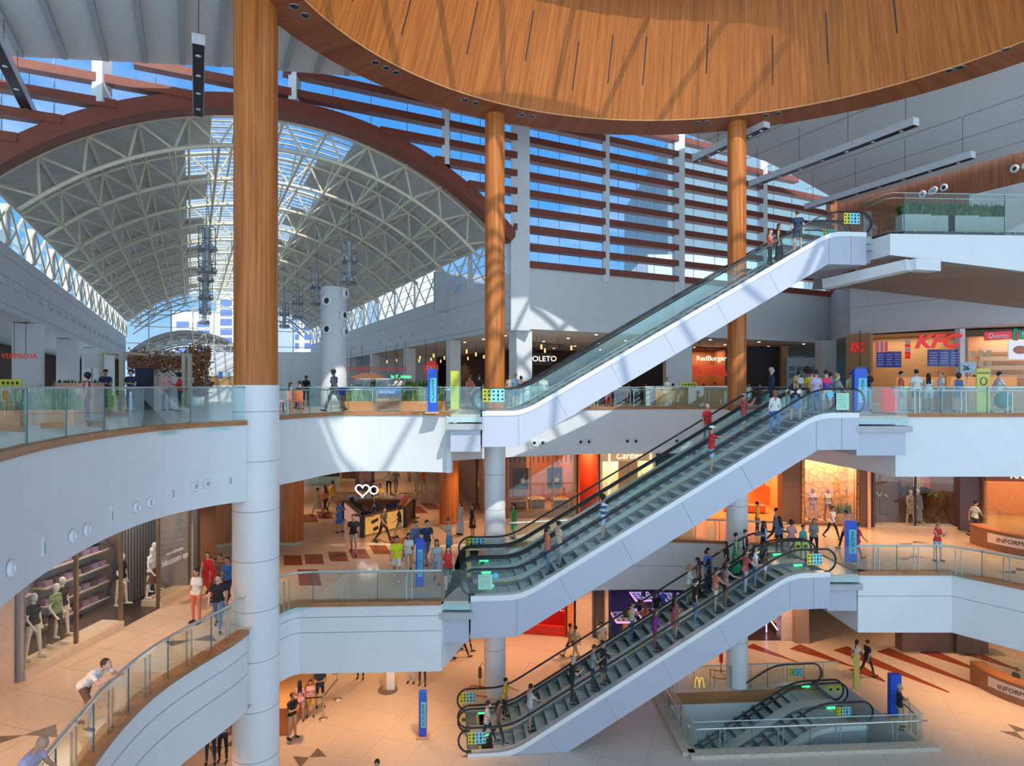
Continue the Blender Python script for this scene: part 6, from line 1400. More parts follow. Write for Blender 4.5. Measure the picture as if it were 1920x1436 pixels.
for px0, px1, D in ((1685, 1785, 31.9), (1786, 1845, 31.7)):
    a = P(px0, D, Z1); b = P(px1, D, Z1); k_ = empty('kiosk_counter', a); tag(k_, 'long low dark kiosk counter on the ground floor, %s half' % ('left' if px0 < 1700 else 'right'), 'counter')
    L = b.x-a.x; mb = MB(); mb.box((L/2, 0, .55), (L, .6, 1.1)); obj('body', mb, mat('taupe_counter', (.17, .11, .09), .5), k_)
    mb = MB(); mb.box((L/2, 0, 1.12), (L+.06, .66, .05)); obj('top', mb, mat('pink_edge', (.5, .25, .2), .4), k_)
mb = MB(); mb.ribbon([P2(1660, 44), (34, 40)], Z1, S2, .1); struct('wall_back', mb, mat('dusky_wall', (.20, .12, .12), .7))
mb = MB(); mb.ribbon([(-12.5, 9), (-12.2, 24), (-13, 45), (-4, 60)], Z1, S2, .1); struct('wall_left', mb, peach)
mb = MB(); mb.ribbon([(-4, 45), (-1.4, 34.6)], Z1, S2, .1); struct('wall_back', mb, peach)
def infodesk(c, z, lb):
    e = empty('information_desk', (c[0], c[1], z)); tag(e, lb, 'desk')
    pts = [Vector((4.5*math.cos(t)+4.5, 3.6*math.sin(t), 0)) for t in [math.radians(a) for a in range(170, 262, 6)]]
    mb = MB(); mb.ribbon(pts, 0, .85, .5); obj('front', mb, mat('desk_brown', (.24, .11, .06), .4), e)
    mb = MB(); mb.ribbon([p*1.0+Vector((-.04, -.02, 0)) for p in pts], .85, .90, .6); obj('top', mb, mat('desk_orange', (.55, .20, .07), .35), e)
    mb = MB(); mb.ribbon(pts, .9, 1.75, .014); obj('glass_screen', mb, gglass, e)
    mid = offset_path([(p.x, p.y) for p in pts[4:13]], .51*-1)
    mb = MB(); mb.ribbon(offset_path([(p.x, p.y) for p in pts[3:12]], -.012), .30, .72, .0); obj('name_panel', mb, mat('pink_panel', (.72, .55, .47), .5), e)
    a, b = pts[6], pts[7]; d = (b-a).normalized(); n_ = Vector((d.y, -d.x, 0))
    nn = n_ if (a+n_*.05).length > a.length else -n_
    text('INFORMAÇÕES', .26, ink, e, (a+b)/2+Vector((-.06, -.05, .52)), (math.pi/2, 0, math.atan2(d.y, d.x)))
    for i, m_ in ((0, blue), (1, mat('logo_green', (.2, .6, .3), .5))):
        mb = MB(); q = pts[10]; mb.add([Vector((q.x-.06, q.y-.05, .62-.1*i)), Vector((q.x+.25, q.y-.22, .6)), Vector((q.x+.1, q.y-.14, .42))], [(0, 1, 2)]); obj('logo', mb, m_, e)
infodesk((20.95, 28.4), Z2, 'curved brown information desk at the right edge of the second storey')
infodesk((20.6, 27.9), Z1, 'curved brown information desk at the right edge of the ground floor')
# ground floor, left counter and queue
ct = empty('cafe_counter', FP(520, 1352, Z1)); tag(ct, 'orange lit cafe counter behind the thick column, lower left', 'counter')
mb = MB(); mb.box((-.2, .6, .5), (2.0, 3.2, 1.0)); obj('body', mb, mat('counter_orange', (.62, .22, .06), .5), ct); mb = MB(); mb.box((-.2, .6, 1.02), (2.1, 3.3, .05)); obj('top', mb, tan, ct)
ch = empty('white_chair', FP(534, 1345, Z1)); tag(ch, 'white bent-frame chair by the cafe counter, lower left', 'chair')
mb = MB(); mb.lathe((0, 0, .45), [(.22, 0), (.22, .03)], 16); obj('seat', mb, white2, ch); mb = MB(); mb.tube([(-.2, .18, .45), (-.2, .2, .8), (0, .22, .92), (.2, .2, .8), (.2, .18, .45)], .018, 6); obj('backrest', mb, white2, ch)
for x, y in ((-.17, -.15), (.17, -.15), (-.17, .15), (.17, .15)): mb = MB(); mb.tube([(x, y, .45), (x*1.2, y*1.2, 0)], .015, 6); obj('leg', mb, white2, ch)
ps_ = []
for px, py, lb in ((606, 1348, 'nearest queue post with round base, lower left'), (633, 1311, 'farther queue post with round base, lower left'), (630, 1262, 'farthest queue post just below the slab')):
    p = FP(px, py, Z1); q_ = empty('queue_post', p); tag(q_, lb, 'post'); ps_.append(p)
    mb = MB(); mb.lathe((0, 0, 0), [(.17, 0), (.17, .02), (.03, .05)], 20); obj('base', mb, steel, q_); mb = MB(); mb.lathe((0, 0, .03), [(.03, 0), (.03, .95), (.035, .96), (.0, 1.0)], 12); obj('pole', mb, steel, q_)
for i, (a, b) in enumerate(((ps_[0], ps_[1]), (ps_[0]+Vector((-1.4, -.2, 0)), ps_[0]))):
    mb = MB(); mb.beam(a+Vector((0, 0, .88)), b+Vector((0, 0, .88)), .01, .05); o = obj('queue_belt', mb, black); tag(o, 'black queue belt %s' % ('between the two front posts' if i == 0 else 'running left from the nearest post'), 'belt')
sg_ = empty('menu_stand', FP(727, 1294, Z1)); tag(sg_, 'wooden and white standing sign on round base below the middle slab', 'sign')
mb = MB(); mb.lathe((0, 0, 0), [(.42, 0), (.42, .05)], 24); obj('base', mb, slate, sg_); mb = MB(); mb.box((-.12, 0, .85), (.18, .12, 1.6)); obj('wooden_side', mb, tan, sg_); mb = MB(); mb.box((.14, -.02, .85), (.36, .1, 1.6)); obj('panel', mb, white2, sg_)
# fire points: red floor frames and extinguishers
for px, py, lb in ((900, 1292, 'fire extinguisher in red floor frame left of the white column foot'), (1352, 1262, 'fire extinguisher in red floor frame left of the right white column foot')):
    e = empty('fire_extinguisher', FP(px, py, Z1)); tag(e, lb, 'extinguisher')
    mb = MB(); mb.lathe((0, 0, .5), [(.07, 0), (.08, .05), (.08, .4), (.03, .5)], 14); obj('cylinder', mb, redm if px > 1000 else brownp, e); mb = MB(); mb.tube([(0, 0, 0), (0, 0, .5)], .02, 6); mb.tube([(0, 0, 1.0), (.1, 0, 1.15), (.2, 0, 1.05)], .015, 6); obj('hose', mb, black, e)
    mb = MB(); mb.tube([(-.55, -.5, .02), (.5, -.75, .02), (.6, .1, .02), (-.45, .3, .02)], .02, 4, True); obj('floor_frame', mb, redm, e)
# golden arches on the ground floor glass
e = empty('arches_sign', P(1311, 27.35, Z1+.45)); tag(e, 'yellow double arch emblem on the glass behind the ground floor opening', 'sign')
mb = MB()
for sx_ in (-.1, .1): mb.tube([(sx_-.1, -.02, -.22), (sx_-.09, -.02, 0), (sx_-.04, -.02, .2), (sx_, -.02, .24), (sx_+.04, -.02, .2), (sx_+.09, -.02, 0), (sx_+.1, -.02, -.22)], .022, 6)
obj('emblem', mb, mat('arch_yellow', (1, .6, .08), .5, emit=(1, .6, .1), es=.6), e)
# ================================================================= totems
def totem(p, label, col=blue, txt='ACADEMIA', h=1.75, w_=.36, rz=0.0, m2=cyan):
    e = empty('totem', p, rz); tag(e, label, 'totem')
    mb = MB(); mb.box((0, 0, .04), (w_+.2, .4, .08)); obj('base', mb, tan, e)
    mb = MB(); mb.prism([(-w_/2, -.12), (w_/2, -.12), (w_/2, .12), (-w_/2, .12)], .08, h); obj('body', mb, col, e)
    mb = MB(); mb.box((w_*.12, -.127, h*.52), (w_*.66, .01, h*.55)); obj('panel', mb, m2, e)
    if txt: text(txt, .17, ink, e, (w_*.12, -.135, h*.52), (0, -math.pi/2, -math.pi/2) if False else (math.pi/2, -math.pi/2, 0), ext=.003)
    return e
totem(P(811, 24.7, Z3), 'blue advertising totem left of the yellow totem on the food court storey')
totem(P(1650, 23.6, Z3) + Vector((0, 1.4, 0)), 'blue advertising totem at the head of the triple escalators', w_=.5)
totem(FP(787, 1102, Z2), 'blue advertising totem amid the walking crowd on the second storey', w_=.26)
totem(FP(1595, 1056, Z2), 'blue advertising totem at the head of the crowded escalators', w_=.42, rz=-.3)
totem(FP(793, 1382, Z1), 'blue advertising totem on the open ground floor left of the lowest escalator', w_=.28)
totem(FP(1677, 1345, Z1), 'blue totem without panel on the ground floor beside the man in black', txt=None, w_=.42, m2=blue)
totem(P(853, 28.0, Z3), 'yellow-green totem beside the second wooden column', mat('lime', (.60, .68, .06), .5), None, 1.75, .36, m2=mat('lime2', (.45, .62, .05), .5))
def ybanner(p, label, w_=.5, h=1.3, t='ATENÇÃO'):
    e = empty('banner', p); tag(e, label, 'banner'); mb = MB(); mb.box((0, 0, h/2), (w_, .06, h)); obj('panel', mb, mat('olive_yellow', (.62, .55, .12), .6), e)
    if t:
        text(t, w_*.2, ink, e, (0, -.04, h*.9), ext=.003); mb = MB(); mb.tube([(w_*.24*math.cos(a), -.04, h*.72+w_*.28*math.sin(a)) for a in [6.2832*i/16 for i in range(16)]], .015, 5, True); obj('symbol', mb, ink, e)
    return e
ybanner(P(1843, 24.3, Z3), 'tall yellow attention banner by the balustrade before the right counters', .52, 1.75)
ybanner(P(1598, 25.5, Z3), 'small yellow banner behind the head of the triple escalators', .26, 1.35, None)
ybanner(FP(1606, 1290, Z1), 'yellow banner at the right end of the ground floor opening', .25, 1.5, None)
# blue totem-like speaker at the left, pink counter etc.
mb = MB(); mb.box((0, 0, .95), (.55, .5, 1.9)); o = obj('speaker_cabinet', mb, mat('dark_navy', (.02, .03, .06), .5), None, P(271, 28.5, Z3)); tag(o, 'tall dark navy cabinet between the guards and the man in pink', 'cabinet')
def planter(px, D, L, label, leaf=leafy, box_=None, hb=.42, hl=.75, z=Z3, n=260, broad=False):
    e = empty('planter', P(px, D, z)); tag(e, label, 'planter'); mb = MB(); mb.box((0, 0, hb/2), (L, .45, hb)); mb.mi = 1; mb.box((0, 0, hb-.01), (L-.08, .38, .03)); obj('box', mb, [box_ or mat('orange_planter', (.70, .28, .10), .6), brownp], e)
    mb = MB(); rnd = random.Random(px)
    for k in range(n):
        x, y = rnd.uniform(-L/2+.05, L/2-.05), rnd.uniform(-.17, .17); h = hl*rnd.uniform(.5, 1); a = rnd.uniform(0, 6.28); w_ = .022 if not broad else .07; d = Vector((math.cos(a), math.sin(a), 0)); s_ = Vector((-d.y, d.x, 0))*w_; r_ = rnd.uniform(.05, .22)
        b = Vector((x, y, hb)); m_ = b+d*r_*.4+Vector((0, 0, h*.6)); t_ = b+d*r_*1.3+Vector((0, 0, h))
        mb.add([b-s_*.6, b+s_*.6, m_+s_, m_-s_], [(0, 1, 2, 3)]); mb.add([m_-s_, m_+s_, t_], [(0, 1, 2)])
    o = obj('leaves', mb, leaf, e); o['kind'] = 'stuff'; return e
planter(678, 27.5, 1.35, 'orange planter of yellow-green grass left of the blue stand base'); planter(793, 28.0, 2.0, 'orange planter of green grass behind the blue totem on the food court storey', leafm if False else leafy)
planter(95, 17.5, 1.6, 'orange grass planter behind the left glass, right of the first', ); planter(8, 17.0, 1.2, 'orange grass planter at the left picture edge')
for px, lb in ((700, 'leafy bush behind the dessert stand, left'), (780, 'leafy green bush behind the dessert stand, right'), (130, 'green plant by the left restaurant piers'), (182, 'green plant left of the guards')):
    planter(px, 36 if px > 400 else 33, 1.5, lb, leafm, dark, .6, .9, n=150, broad=True)
for px, D, L in ((1712, 26.6, 1.2), (1755, 26.8, 1.3), (1800, 26.8, 1.3), (1845, 27.0, 1.6)):
    planter(px, D, L, 'pale planter box with dark green leaves on the top storey platform', leafm, mat('pale_planter', (.45, .45, .44), .7), 1.05, .6, Z4, 260, True)['group'] = 'planters on the top storey platform'
planter(600, 47, 3.0, 'tall leafy planting beyond the strolling trio', leafm, white2, .5, 2.2, Z2, 300, True)
mb = MB(); mb.box((0, 0, 1.0), (1.3, .12, 1.9)); mb.mi = 1; mb.ell((-.15, -.07, 1.0), (.25, .03, .5), 10, 6); mb.ell((.25, -.07, 1.1), (.22, .03, .45), 10, 6); o = obj('poster_stand', mb, [mat('dusk_poster', (.16, .09, .08), .5), mat('poster_skin', (.5, .28, .2), .6)], None, P(684, 43, Z2)); tag(o, 'poster stand with two figures behind the accessories kiosk', 'poster')
mb = MB(); mb.box((0, 0, 1.3), (1.6, .5, 2.6)); o = obj('wooden_pillar', mb, wallw, None, P(661, 50, Z2)); tag(o, 'brown wooden pillar beyond the kiosk below the slab', 'pillar')
planter(1588, 33.2, 1.3, 'low grass planter before the stone walled shop', leafm, tan, .5, .6, Z2, 120)
for px in (1650, 1755, 1785):
    c = P(px, 32.9, Z2); e = empty('potted_palm', c); tag(e, 'potted palm in the dark boutique window, %s' % {1650: 'leftmost', 1755: 'middle, beside the mannequins', 1785: 'rightmost'}[px], 'palm')
    mb = MB(); mb.lathe((0, 0, 0), [(.16, 0), (.24, .45)], 14); obj('pot', mb, brownp, e); mb = MB(); mb.tube([(0, 0, .4), (.03, 0, 1.4)], .04, 6); obj('trunk', mb, brownp, e); mb = MB()
    for k in range(16):
        a = k*.8; d = Vector((math.cos(a), math.sin(a), 0)); s_ = Vector((-d.y, d.x, 0))*.05; b = Vector((.03, 0, 1.4)); mb.add([b, b+d*.3+s_+Vector((0, 0, .2)), b+d*.6+Vector((0, 0, .05)), b+d*.3-s_+Vector((0, 0, .2))], [(0, 1, 2, 3)])
    obj('fronds', mb, leafm, e)
# ================================================================= accessories kiosk on the second storey
kk_ = empty('kiosk', (-7.1, 30.0, Z2)); tag(kk_, 'accessories kiosk with glowing yellow panels and dark corners', 'kiosk')
kp = [Vector(v) for v in ((0, 0), (1.65, 2.2), (1.7, 4.6), (-.6, 5.0), (-1.95, 4.0))]
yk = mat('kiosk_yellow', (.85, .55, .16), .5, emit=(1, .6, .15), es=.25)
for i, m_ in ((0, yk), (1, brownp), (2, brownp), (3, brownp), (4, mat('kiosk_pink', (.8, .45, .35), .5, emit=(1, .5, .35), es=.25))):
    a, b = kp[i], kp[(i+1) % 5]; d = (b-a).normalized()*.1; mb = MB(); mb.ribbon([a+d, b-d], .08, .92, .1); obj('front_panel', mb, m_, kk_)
for p in kp: mb = MB(); mb.box((p.x, p.y, .5), (.22, .22, 1.0)); obj('corner_post', mb, dark, kk_)
mb = MB(); rg = [(p.x, p.y) for p in kp]+[(kp[0].x, kp[0].y)]
mb.ribbon(rg, .95, 1.05, .55); obj('counter', mb, brownp, kk_)
mb = MB(); mb.beam((.35, .38, .62), (.6, .70, .72), .02, .14); mb.beam((.42, .48, .25), (.6, .72, .33), .02, .16); mb.ell((.85, 1.08, .5), (.12, .1, .06), 10, 6); obj('product_pictures', mb, dark, kk_)
hr_ = empty('ring_light', (-6.6, 31.5, Z2+1.05)); tag(hr_, 'glowing heart and round ring lights on a small tripod on the kiosk', 'lamp')
glow = mat('neon_white', (1, .9, .9), .5, emit=(1, .85, .82), es=4)
mb = MB(); mb.tube([(-.85+.34*1.0*(16*math.sin(t)**3)/16, 0, .95+.34*(13*math.cos(t)-5*math.cos(2*t)-2*math.cos(3*t)-math.cos(4*t))/16) for t in [6.2832*i/40 for i in range(40)]], .035, 6, True); obj('heart_tube', mb, glow, hr_)
mb = MB(); mb.tube([(-.28+.19*math.cos(t), 0, .95+.19*math.sin(t)) for t in [6.2832*i/20 for i in range(20)]], .03, 6, True); obj('ring_tube', mb, glow, hr_)
mb = MB(); mb.tube([(-.28, 0, .75), (-.28, 0, .25)], .015, 6); [mb.tube([(-.28, 0, .25), (-.28+.2*math.cos(a), .2*math.sin(a), 0)], .012, 6) for a in (0, 2.1, 4.2)]; obj('tripod', mb, white2, hr_)
for k in range(44):
    a, b = kp[k % 5], kp[(k % 5+1) % 5]; t = .12+.76*((k*37) % 100)/100; q = a.lerp(b, t)+Vector((-(b-a).normalized().y, (b-a).normalized().x))*.25
    mb = MB(); h = .12+.1*(k % 3); mb.box((0, 0, h/2), (.12, .1, h)); o = obj('boxed_gadget', mb, cmat(['navy', 'coral', 'cream', 'lblue', 'black'][k % 5]), None, (q.x-7.1, q.y+30.0, Z2+1.05), k*.7); tag(o, 'small boxed gadget standing on the kiosk counter', 'box', 'gadget boxes on the kiosk counter')
# ================================================================= food court storey
# dark restaurant walls behind the hall line and the louvred wall
def darkwall(pts, z0, z1, m, nm): mb = MB(); mb.ribbon(pts, z0, z1, .2); return struct(nm, mb, m)
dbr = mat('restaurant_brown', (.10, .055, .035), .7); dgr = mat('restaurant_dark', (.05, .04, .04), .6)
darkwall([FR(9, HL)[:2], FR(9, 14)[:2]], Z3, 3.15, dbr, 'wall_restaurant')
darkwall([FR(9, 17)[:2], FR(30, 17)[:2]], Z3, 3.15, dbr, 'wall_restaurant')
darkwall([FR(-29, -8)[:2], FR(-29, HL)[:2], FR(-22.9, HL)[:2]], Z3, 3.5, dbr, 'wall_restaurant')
for k, r in enumerate((9.4, 19, 29.9, 39.7, 50)):
    c = FR(.45, r, 0); mb = MB(); mb.box((c.x, c.y, (Z3+3.12)/2), (.75, .75, 3.12-Z3), hang); o = obj('square_column', mb, white2); tag(o, 'square grey column under the right hall wall, %s from the front' % ordn[k], 'column')
for k, r in enumerate((12.7, 25.2, 37, 49)):
    c = FR(-23.3, r, 0); mb = MB(); mb.box((c.x, c.y, (Z3+3.45)/2), (1.3, .9, 3.45-Z3), hang); o = obj('square_column', mb, white2); tag(o, 'square grey column under the left hall wall, %s from the front' % ordn[k], 'column')
c = P(976, 34.6, 0); mb = MB(); mb.box((c.x, c.y, (Z3+3.12)/2), (.95, .9, 3.12-Z3), hang); o = obj('square_column', mb, white2); tag(o, 'square white column right of the second wooden column', 'column')
for px, w_, D, lb in ((1270, 1.7, 42, 'square white column between the counters behind the uppermost escalator'), (1548, 1.0, 43, 'square grey column left of the chicken counter')):
    c = P(px, D, 0); mb = MB(); mb.box((c.x, c.y, (Z3+3.12)/2), (w_, .9, 3.12-Z3)); o = obj('square_column', mb, white2); tag(o, lb, 'column')
# restaurant signs
redl = mat('red_letters', (.6, .04, .03), .5, emit=(1, .06, .03), es=.22); whl = mat('white_glow_letters', (1, .95, .85), .5, emit=(1, .9, .75), es=1.4)
def signword(txt, px, py, D, size, m, label, rz=0.0, board=None, shear=0.0):
    e = empty('shop_sign', P(px, D, None, py), rz); tag(e, label, 'sign')
    if board: mb = MB(); mb.box((0, .06, 0), (board[0], .08, board[1])); obj('board', mb, board[2], e)
    text(txt, size, m, e, (0, 0, 0), shear=shear); ln = max(.2, 3.14-e.location.z); mb = MB(); [mb.tube([(x, .05, 0), (x, .05, ln)], .015, 4) for x in (-size*.8, size*.8)]; obj('hanger', mb, dark, e); return e
signword('SPOLETO', 1014, 673, 46, .55, whl, 'white glowing restaurant name on a dark board right of the pale column', 0, (1.7, .9, dgr))
signword('ARMAZEM', 668, 692, 50, .55, redl, 'red restaurant name between the left square columns'); signword('IMAGINARIO', 732, 692, 50, .45, redl, 'dim red restaurant name left of the third square column', 0)
e = signword('EKI', 808, 690, 42, .45, white2, 'round red sign with white letters over the blue totem'); mb = MB(); vs = [(.5*math.cos(t), .05, .5*math.sin(t)) for t in [6.2832*i/24 for i in range(24)]]; mb.add(vs, [tuple(range(24))]); obj('disc', mb, redl, e)
signword('le Spoleto', 752, 706, 44, .35, green_led, 'small green neon restaurant name behind the dessert stand')
signword('RedBurger', 1334, 672, 50, .55, whl, 'white glowing name above the red awning restaurant')
rb = unit('restaurant with red awnings under the louvred wall', P2(1292, 50.5), P2(1362, 50.5), Z3, 3.1, 3, mat('rb_wall', (.25, .10, .04), .7), dfloor, brownp, pane=False, lp=160)
for k in range(3):
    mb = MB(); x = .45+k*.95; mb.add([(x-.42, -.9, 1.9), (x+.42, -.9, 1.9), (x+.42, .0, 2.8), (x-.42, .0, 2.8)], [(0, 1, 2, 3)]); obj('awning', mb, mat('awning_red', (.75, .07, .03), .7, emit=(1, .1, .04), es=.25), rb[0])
mb = MB(); c = P(1436, 48, 0); mb.box((c.x, 48, 1.0), (3.1, .3, 4.1)); o = obj('dark_screen_wall', mb, dgr); tag(o, 'blank dark wall panel right of the third wooden column', 'panel'); 
mb = MB(); c = P(1470, 47.5, 0); mb.box((c.x, 47.5, 1.0), (.5, .4, 4.1)); o = obj('wood_pier', mb, tan); tag(o, 'narrow wooden pier right of the blank dark panel', 'pier')
wk = empty('open_kitchen', P(1505, 47, Z3)); tag(wk, 'white tiled open kitchen front with brown round emblem', 'kitchen'); mb = MB(); mb.box((0, 0, 1.6), (2.4, .2, 3.2)); obj('wall', mb, mat('kitchen_white', (.6, .7, .78), .5), wk)
[obj('tile', MB().box((x, -.12, z), (.45, .02, .35)), mat('kitchen_blue', (.2, .34, .45), .3), wk) for x in (-.85, -.3, .8) for z in (1.9, 2.4)]; mb = MB(); mb.ell((.25, -.15, 2.3), (.3, .05, .28), 14, 8); obj('emblem', mb, brownp, wk)
# tall front counter and buffet furniture
for px, w_, D, lb, m_ in ((1303, 4.3, 34.8, 'long wooden counter on the rear gallery of the food court', tan), (1228, 1.0, 35.2, 'grey metal cabinet left of the wooden counter', grey)):
    e = empty('counter', P(px, D, Z3)); tag(e, lb, 'counter'); mb = MB(); mb.box((0, .3, .52), (w_, .6, 1.04)); obj('body', mb, m_, e); mb = MB(); mb.box((0, .3, 1.06), (w_+.05, .66, .04)); obj('top', mb, steel, e)
for px, py, D, lb in ((1291, 721, 34.7, 'yellow face mask reminder sign above the wooden counter'), (16, 718, 22, 'yellow face mask reminder sign at the left picture edge')):
    e = empty('reminder_sign', P(px, D, None, py)); tag(e, lb, 'sign'); mb = MB(); mb.box((0, 0, 0), (.9, .04, .26)); obj('panel', mb, yellow, e); mb = MB(); [mb.ell((x, -.03, 0), (.05, .01, .06), 8, 5) for x in (-.32, -.16, 0, .16, .32)]; obj('faces', mb, ink, e)
# tables, chairs and diners
def chair(loc_, rz, label, group, m_=None, proto={}):
    key = m_.name
    if key not in proto:
        e = empty('dining_chair', loc_, rz); mb = MB(); mb.box((0, 0, .45), (.42, .42, .04)); obj('seat', mb, m_, e); mb = MB(); mb.box((0, .2, .72), (.42, .03, .42)); obj('backrest', mb, m_, e)
        for x in (-.18, .18):
            for y in (-.18, .18): mb = MB(); mb.tube([(x, y, .44), (x*1.1, y*1.1, 0)], .015, 5); obj('leg', mb, m_, e)
        proto[key] = e
    else: e = copy_tree(proto[key], None, loc_, rz)
    tag(e, label, 'chair', group); return e
def table(loc_, label, group, proto=[None]):
    if proto[0] is None:
        e = empty('dining_table', loc_); mb = MB(); mb.box((0, 0, .74), (.8, .8, .04)); obj('tabletop', mb, tan, e); mb = MB(); mb.tube([(0, 0, .72), (0, 0, .02)], .04, 8); obj('stem', mb, dark, e); mb = MB(); mb.lathe((0, 0, 0), [(.25, 0), (.22, .03)], 16); obj('foot', mb, dark, e); proto[0] = e
    else: e = copy_tree(proto[0], None, loc_)
    tag(e, label, 'table', group); return e
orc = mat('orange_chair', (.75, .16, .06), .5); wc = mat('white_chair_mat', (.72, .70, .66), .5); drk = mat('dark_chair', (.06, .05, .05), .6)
rnd = random.Random(3); n_ = 0
for i in range(15):
    px = 1110+i*24; D = 40+((i*5) % 4)*1.8
    p = A3(px, D); table(p, 'small square dining table in the dim food court behind the rear gallery', 'food court tables'); 
    for dx, rz in ((-.7, -math.pi/2), (.7, math.pi/2)):
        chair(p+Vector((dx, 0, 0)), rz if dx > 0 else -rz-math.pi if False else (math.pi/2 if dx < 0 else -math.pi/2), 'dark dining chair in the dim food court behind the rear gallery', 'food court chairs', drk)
for i, (px, D, c) in enumerate(((1128, 39.5, 'red'), (1150, 41, 'grey'), (1178, 40, 'coral'), (1210, 42, 'maroon'), (1262, 41, 'navy'), (1372, 43, 'grey'), (1388, 41, 'red'), (1405, 44, 'lgrey'), (1425, 42, 'brown'), (1340, 44, 'navy'), (1320, 43, 'lgrey'), (1300, 44, 'coral'))):
    person('%s seated diner from the left in the dim food court, dressed in %s' % (ordn[i], c), A3(px, D-1.2)-Vector((0, 0, 0)), 40*i % 360, 'm' if i % 2 else 'f', c, 'navy', 'sit', hair='short' if i % 2 else 'long', vox=.024)
for px, D, rz in ((540, 26.2, .4), (560, 27.5, 2.9), (532, 28, 1.2), (556, 25.2, 3.6)):
    chair(A3(px, D), rz, {540: 'orange chair nearest the thick column', 560: 'orange chair behind the glass left of the suited man', 532: 'orange chair farthest back by the thick column', 556: 'orange chair just inside the balustrade left of the vented column'}[px], 'orange chairs near the thick column', orc)
for px, D, rz in ((524, 27, .2), (530, 25.5, .6)): chair(A3(px, D), rz, 'tall white chair beside the thick column, %s' % ('rear' if D > 26 else 'front'), 'white chairs near the thick column', wc)
person('diner in pink shirt and blue jeans sitting by the thick column', A3(545, 29), 120, 'f', 'pink', 'blue', 'sit', hair='long'); person('diner in black sitting by the thick column', A3(562, 30), 240, 'm', 'black', 'black', 'sit')
# dessert stand
ds = empty('dessert_stand', P(700, 30.5, Z3)); tag(ds, 'blue oval dessert stand with glass display and white wavy lettering', 'stand')
mb = MB()
def ovp(a, b, z0, z1, mb, n=32): vs = [(a*math.cos(t), b*math.sin(t), z) for z in (z0, z1) for t in [6.2832*i/n for i in range(n)]]; mb.add(vs, [(i, (i+1) % n, n+(i+1) % n, n+i) for i in range(n)]+[tuple(range(n, 2*n))], False)
ovp(1.9, .9, .65, 1.05, mb); obj('counter', mb, mat('stand_blue', (.01, .06, .42), .3), ds); mb = MB(); ovp(1.6, .75, 0, .65, mb); obj('base', mb, mat('stand_brown', (.45, .22, .13), .6), ds)
mb = MB(); ovp(1.2, .6, 1.05, 1.4, mb); obj('display_case', mb, sglass, ds); mb = MB(); ovp(1.25, .65, 1.4, 1.44, mb); obj('case_top', mb, steel, ds); mb = MB(); [mb.ell((x*.2-1, -.2, 1.12), (.07, .07, .05), 8, 5) for x in range(11)]; obj('pastries', mb, cream, ds)
text('Saboreaz', .26, white2, ds, (.75, -.86, .82))
# umbrella-like orange canopy behind
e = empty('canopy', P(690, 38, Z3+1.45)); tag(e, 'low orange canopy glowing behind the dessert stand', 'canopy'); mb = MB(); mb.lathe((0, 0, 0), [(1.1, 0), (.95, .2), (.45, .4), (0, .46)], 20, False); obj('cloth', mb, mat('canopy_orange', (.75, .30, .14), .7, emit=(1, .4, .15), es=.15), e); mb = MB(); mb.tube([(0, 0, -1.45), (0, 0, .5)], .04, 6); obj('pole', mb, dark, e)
# pendant lamps over the restaurants right of the hall
pn = None
for i in range(26):
    r = 4+(i % 9)*3.4; s_ = 2.0+(i // 9)*2.2; q = FR(s_, r, 2.35)
    if pn is None:
        pn = empty('pendant_lamp', q); mb = MB(); mb.lathe((0, 0, 0), [(.06, 0), (.06, .28)], 8); obj('bulb', mb, mat('pendant_glow', (1, .6, .3), .5, emit=(1, .42, .14), es=1.8), pn); mb = MB(); mb.tube([(0, 0, .28), (0, 0, .8)], .012, 4); obj('cord', mb, dark, pn); o = pn
    else: o = copy_tree(pn, None, q)
    tag(o, 'small amber pendant lamp over the restaurants right of the vaulted hall', 'lamp', 'amber pendants right of the hall')
# ceiling spots of the food court soffit
mbl = MB(); mbl.lathe((0, 0, 0), [(.09, -.005), (.005, -.005)], 12, False); cs = None
for i in range(30):
    q = FR(2+(i % 6)*4.6, 1.5+(i//6)*3.2, 3.14)
    if cs is None: cs = o = obj('ceiling_spot', mbl, bulb, None, q)
    else: o = cs.copy(); COL.objects.link(o); o.location = q
    tag(o, 'small warm spot in the food court soffit', 'spotlight', 'food court soffit spots')
for px0, px1, y0, y1, D, lb in ((992, 1058, 641, 632, 38, 'black track light right of the pale column'), (1300, 1348, 649, 645, 42, 'black track light above the red awnings')):
    mb = MB(); a = P(px0, D, None, y0); b = P(px1, D+3, None, y1); b.z = a.z; mb.beam(a, b, .05, .04); [mb.box(a.lerp(b, t)-Vector((0, 0, .1)), (.1, .1, .16)) for t in (.1, .5, .85)]; [mb.tube([a.lerp(b, t), a.lerp(b, t)*1.0+Vector((0, 0, 3.15-a.z))], .012, 4) for t in (.2, .8)]; o = obj('track_light', mb, black); tag(o, lb, 'track light')
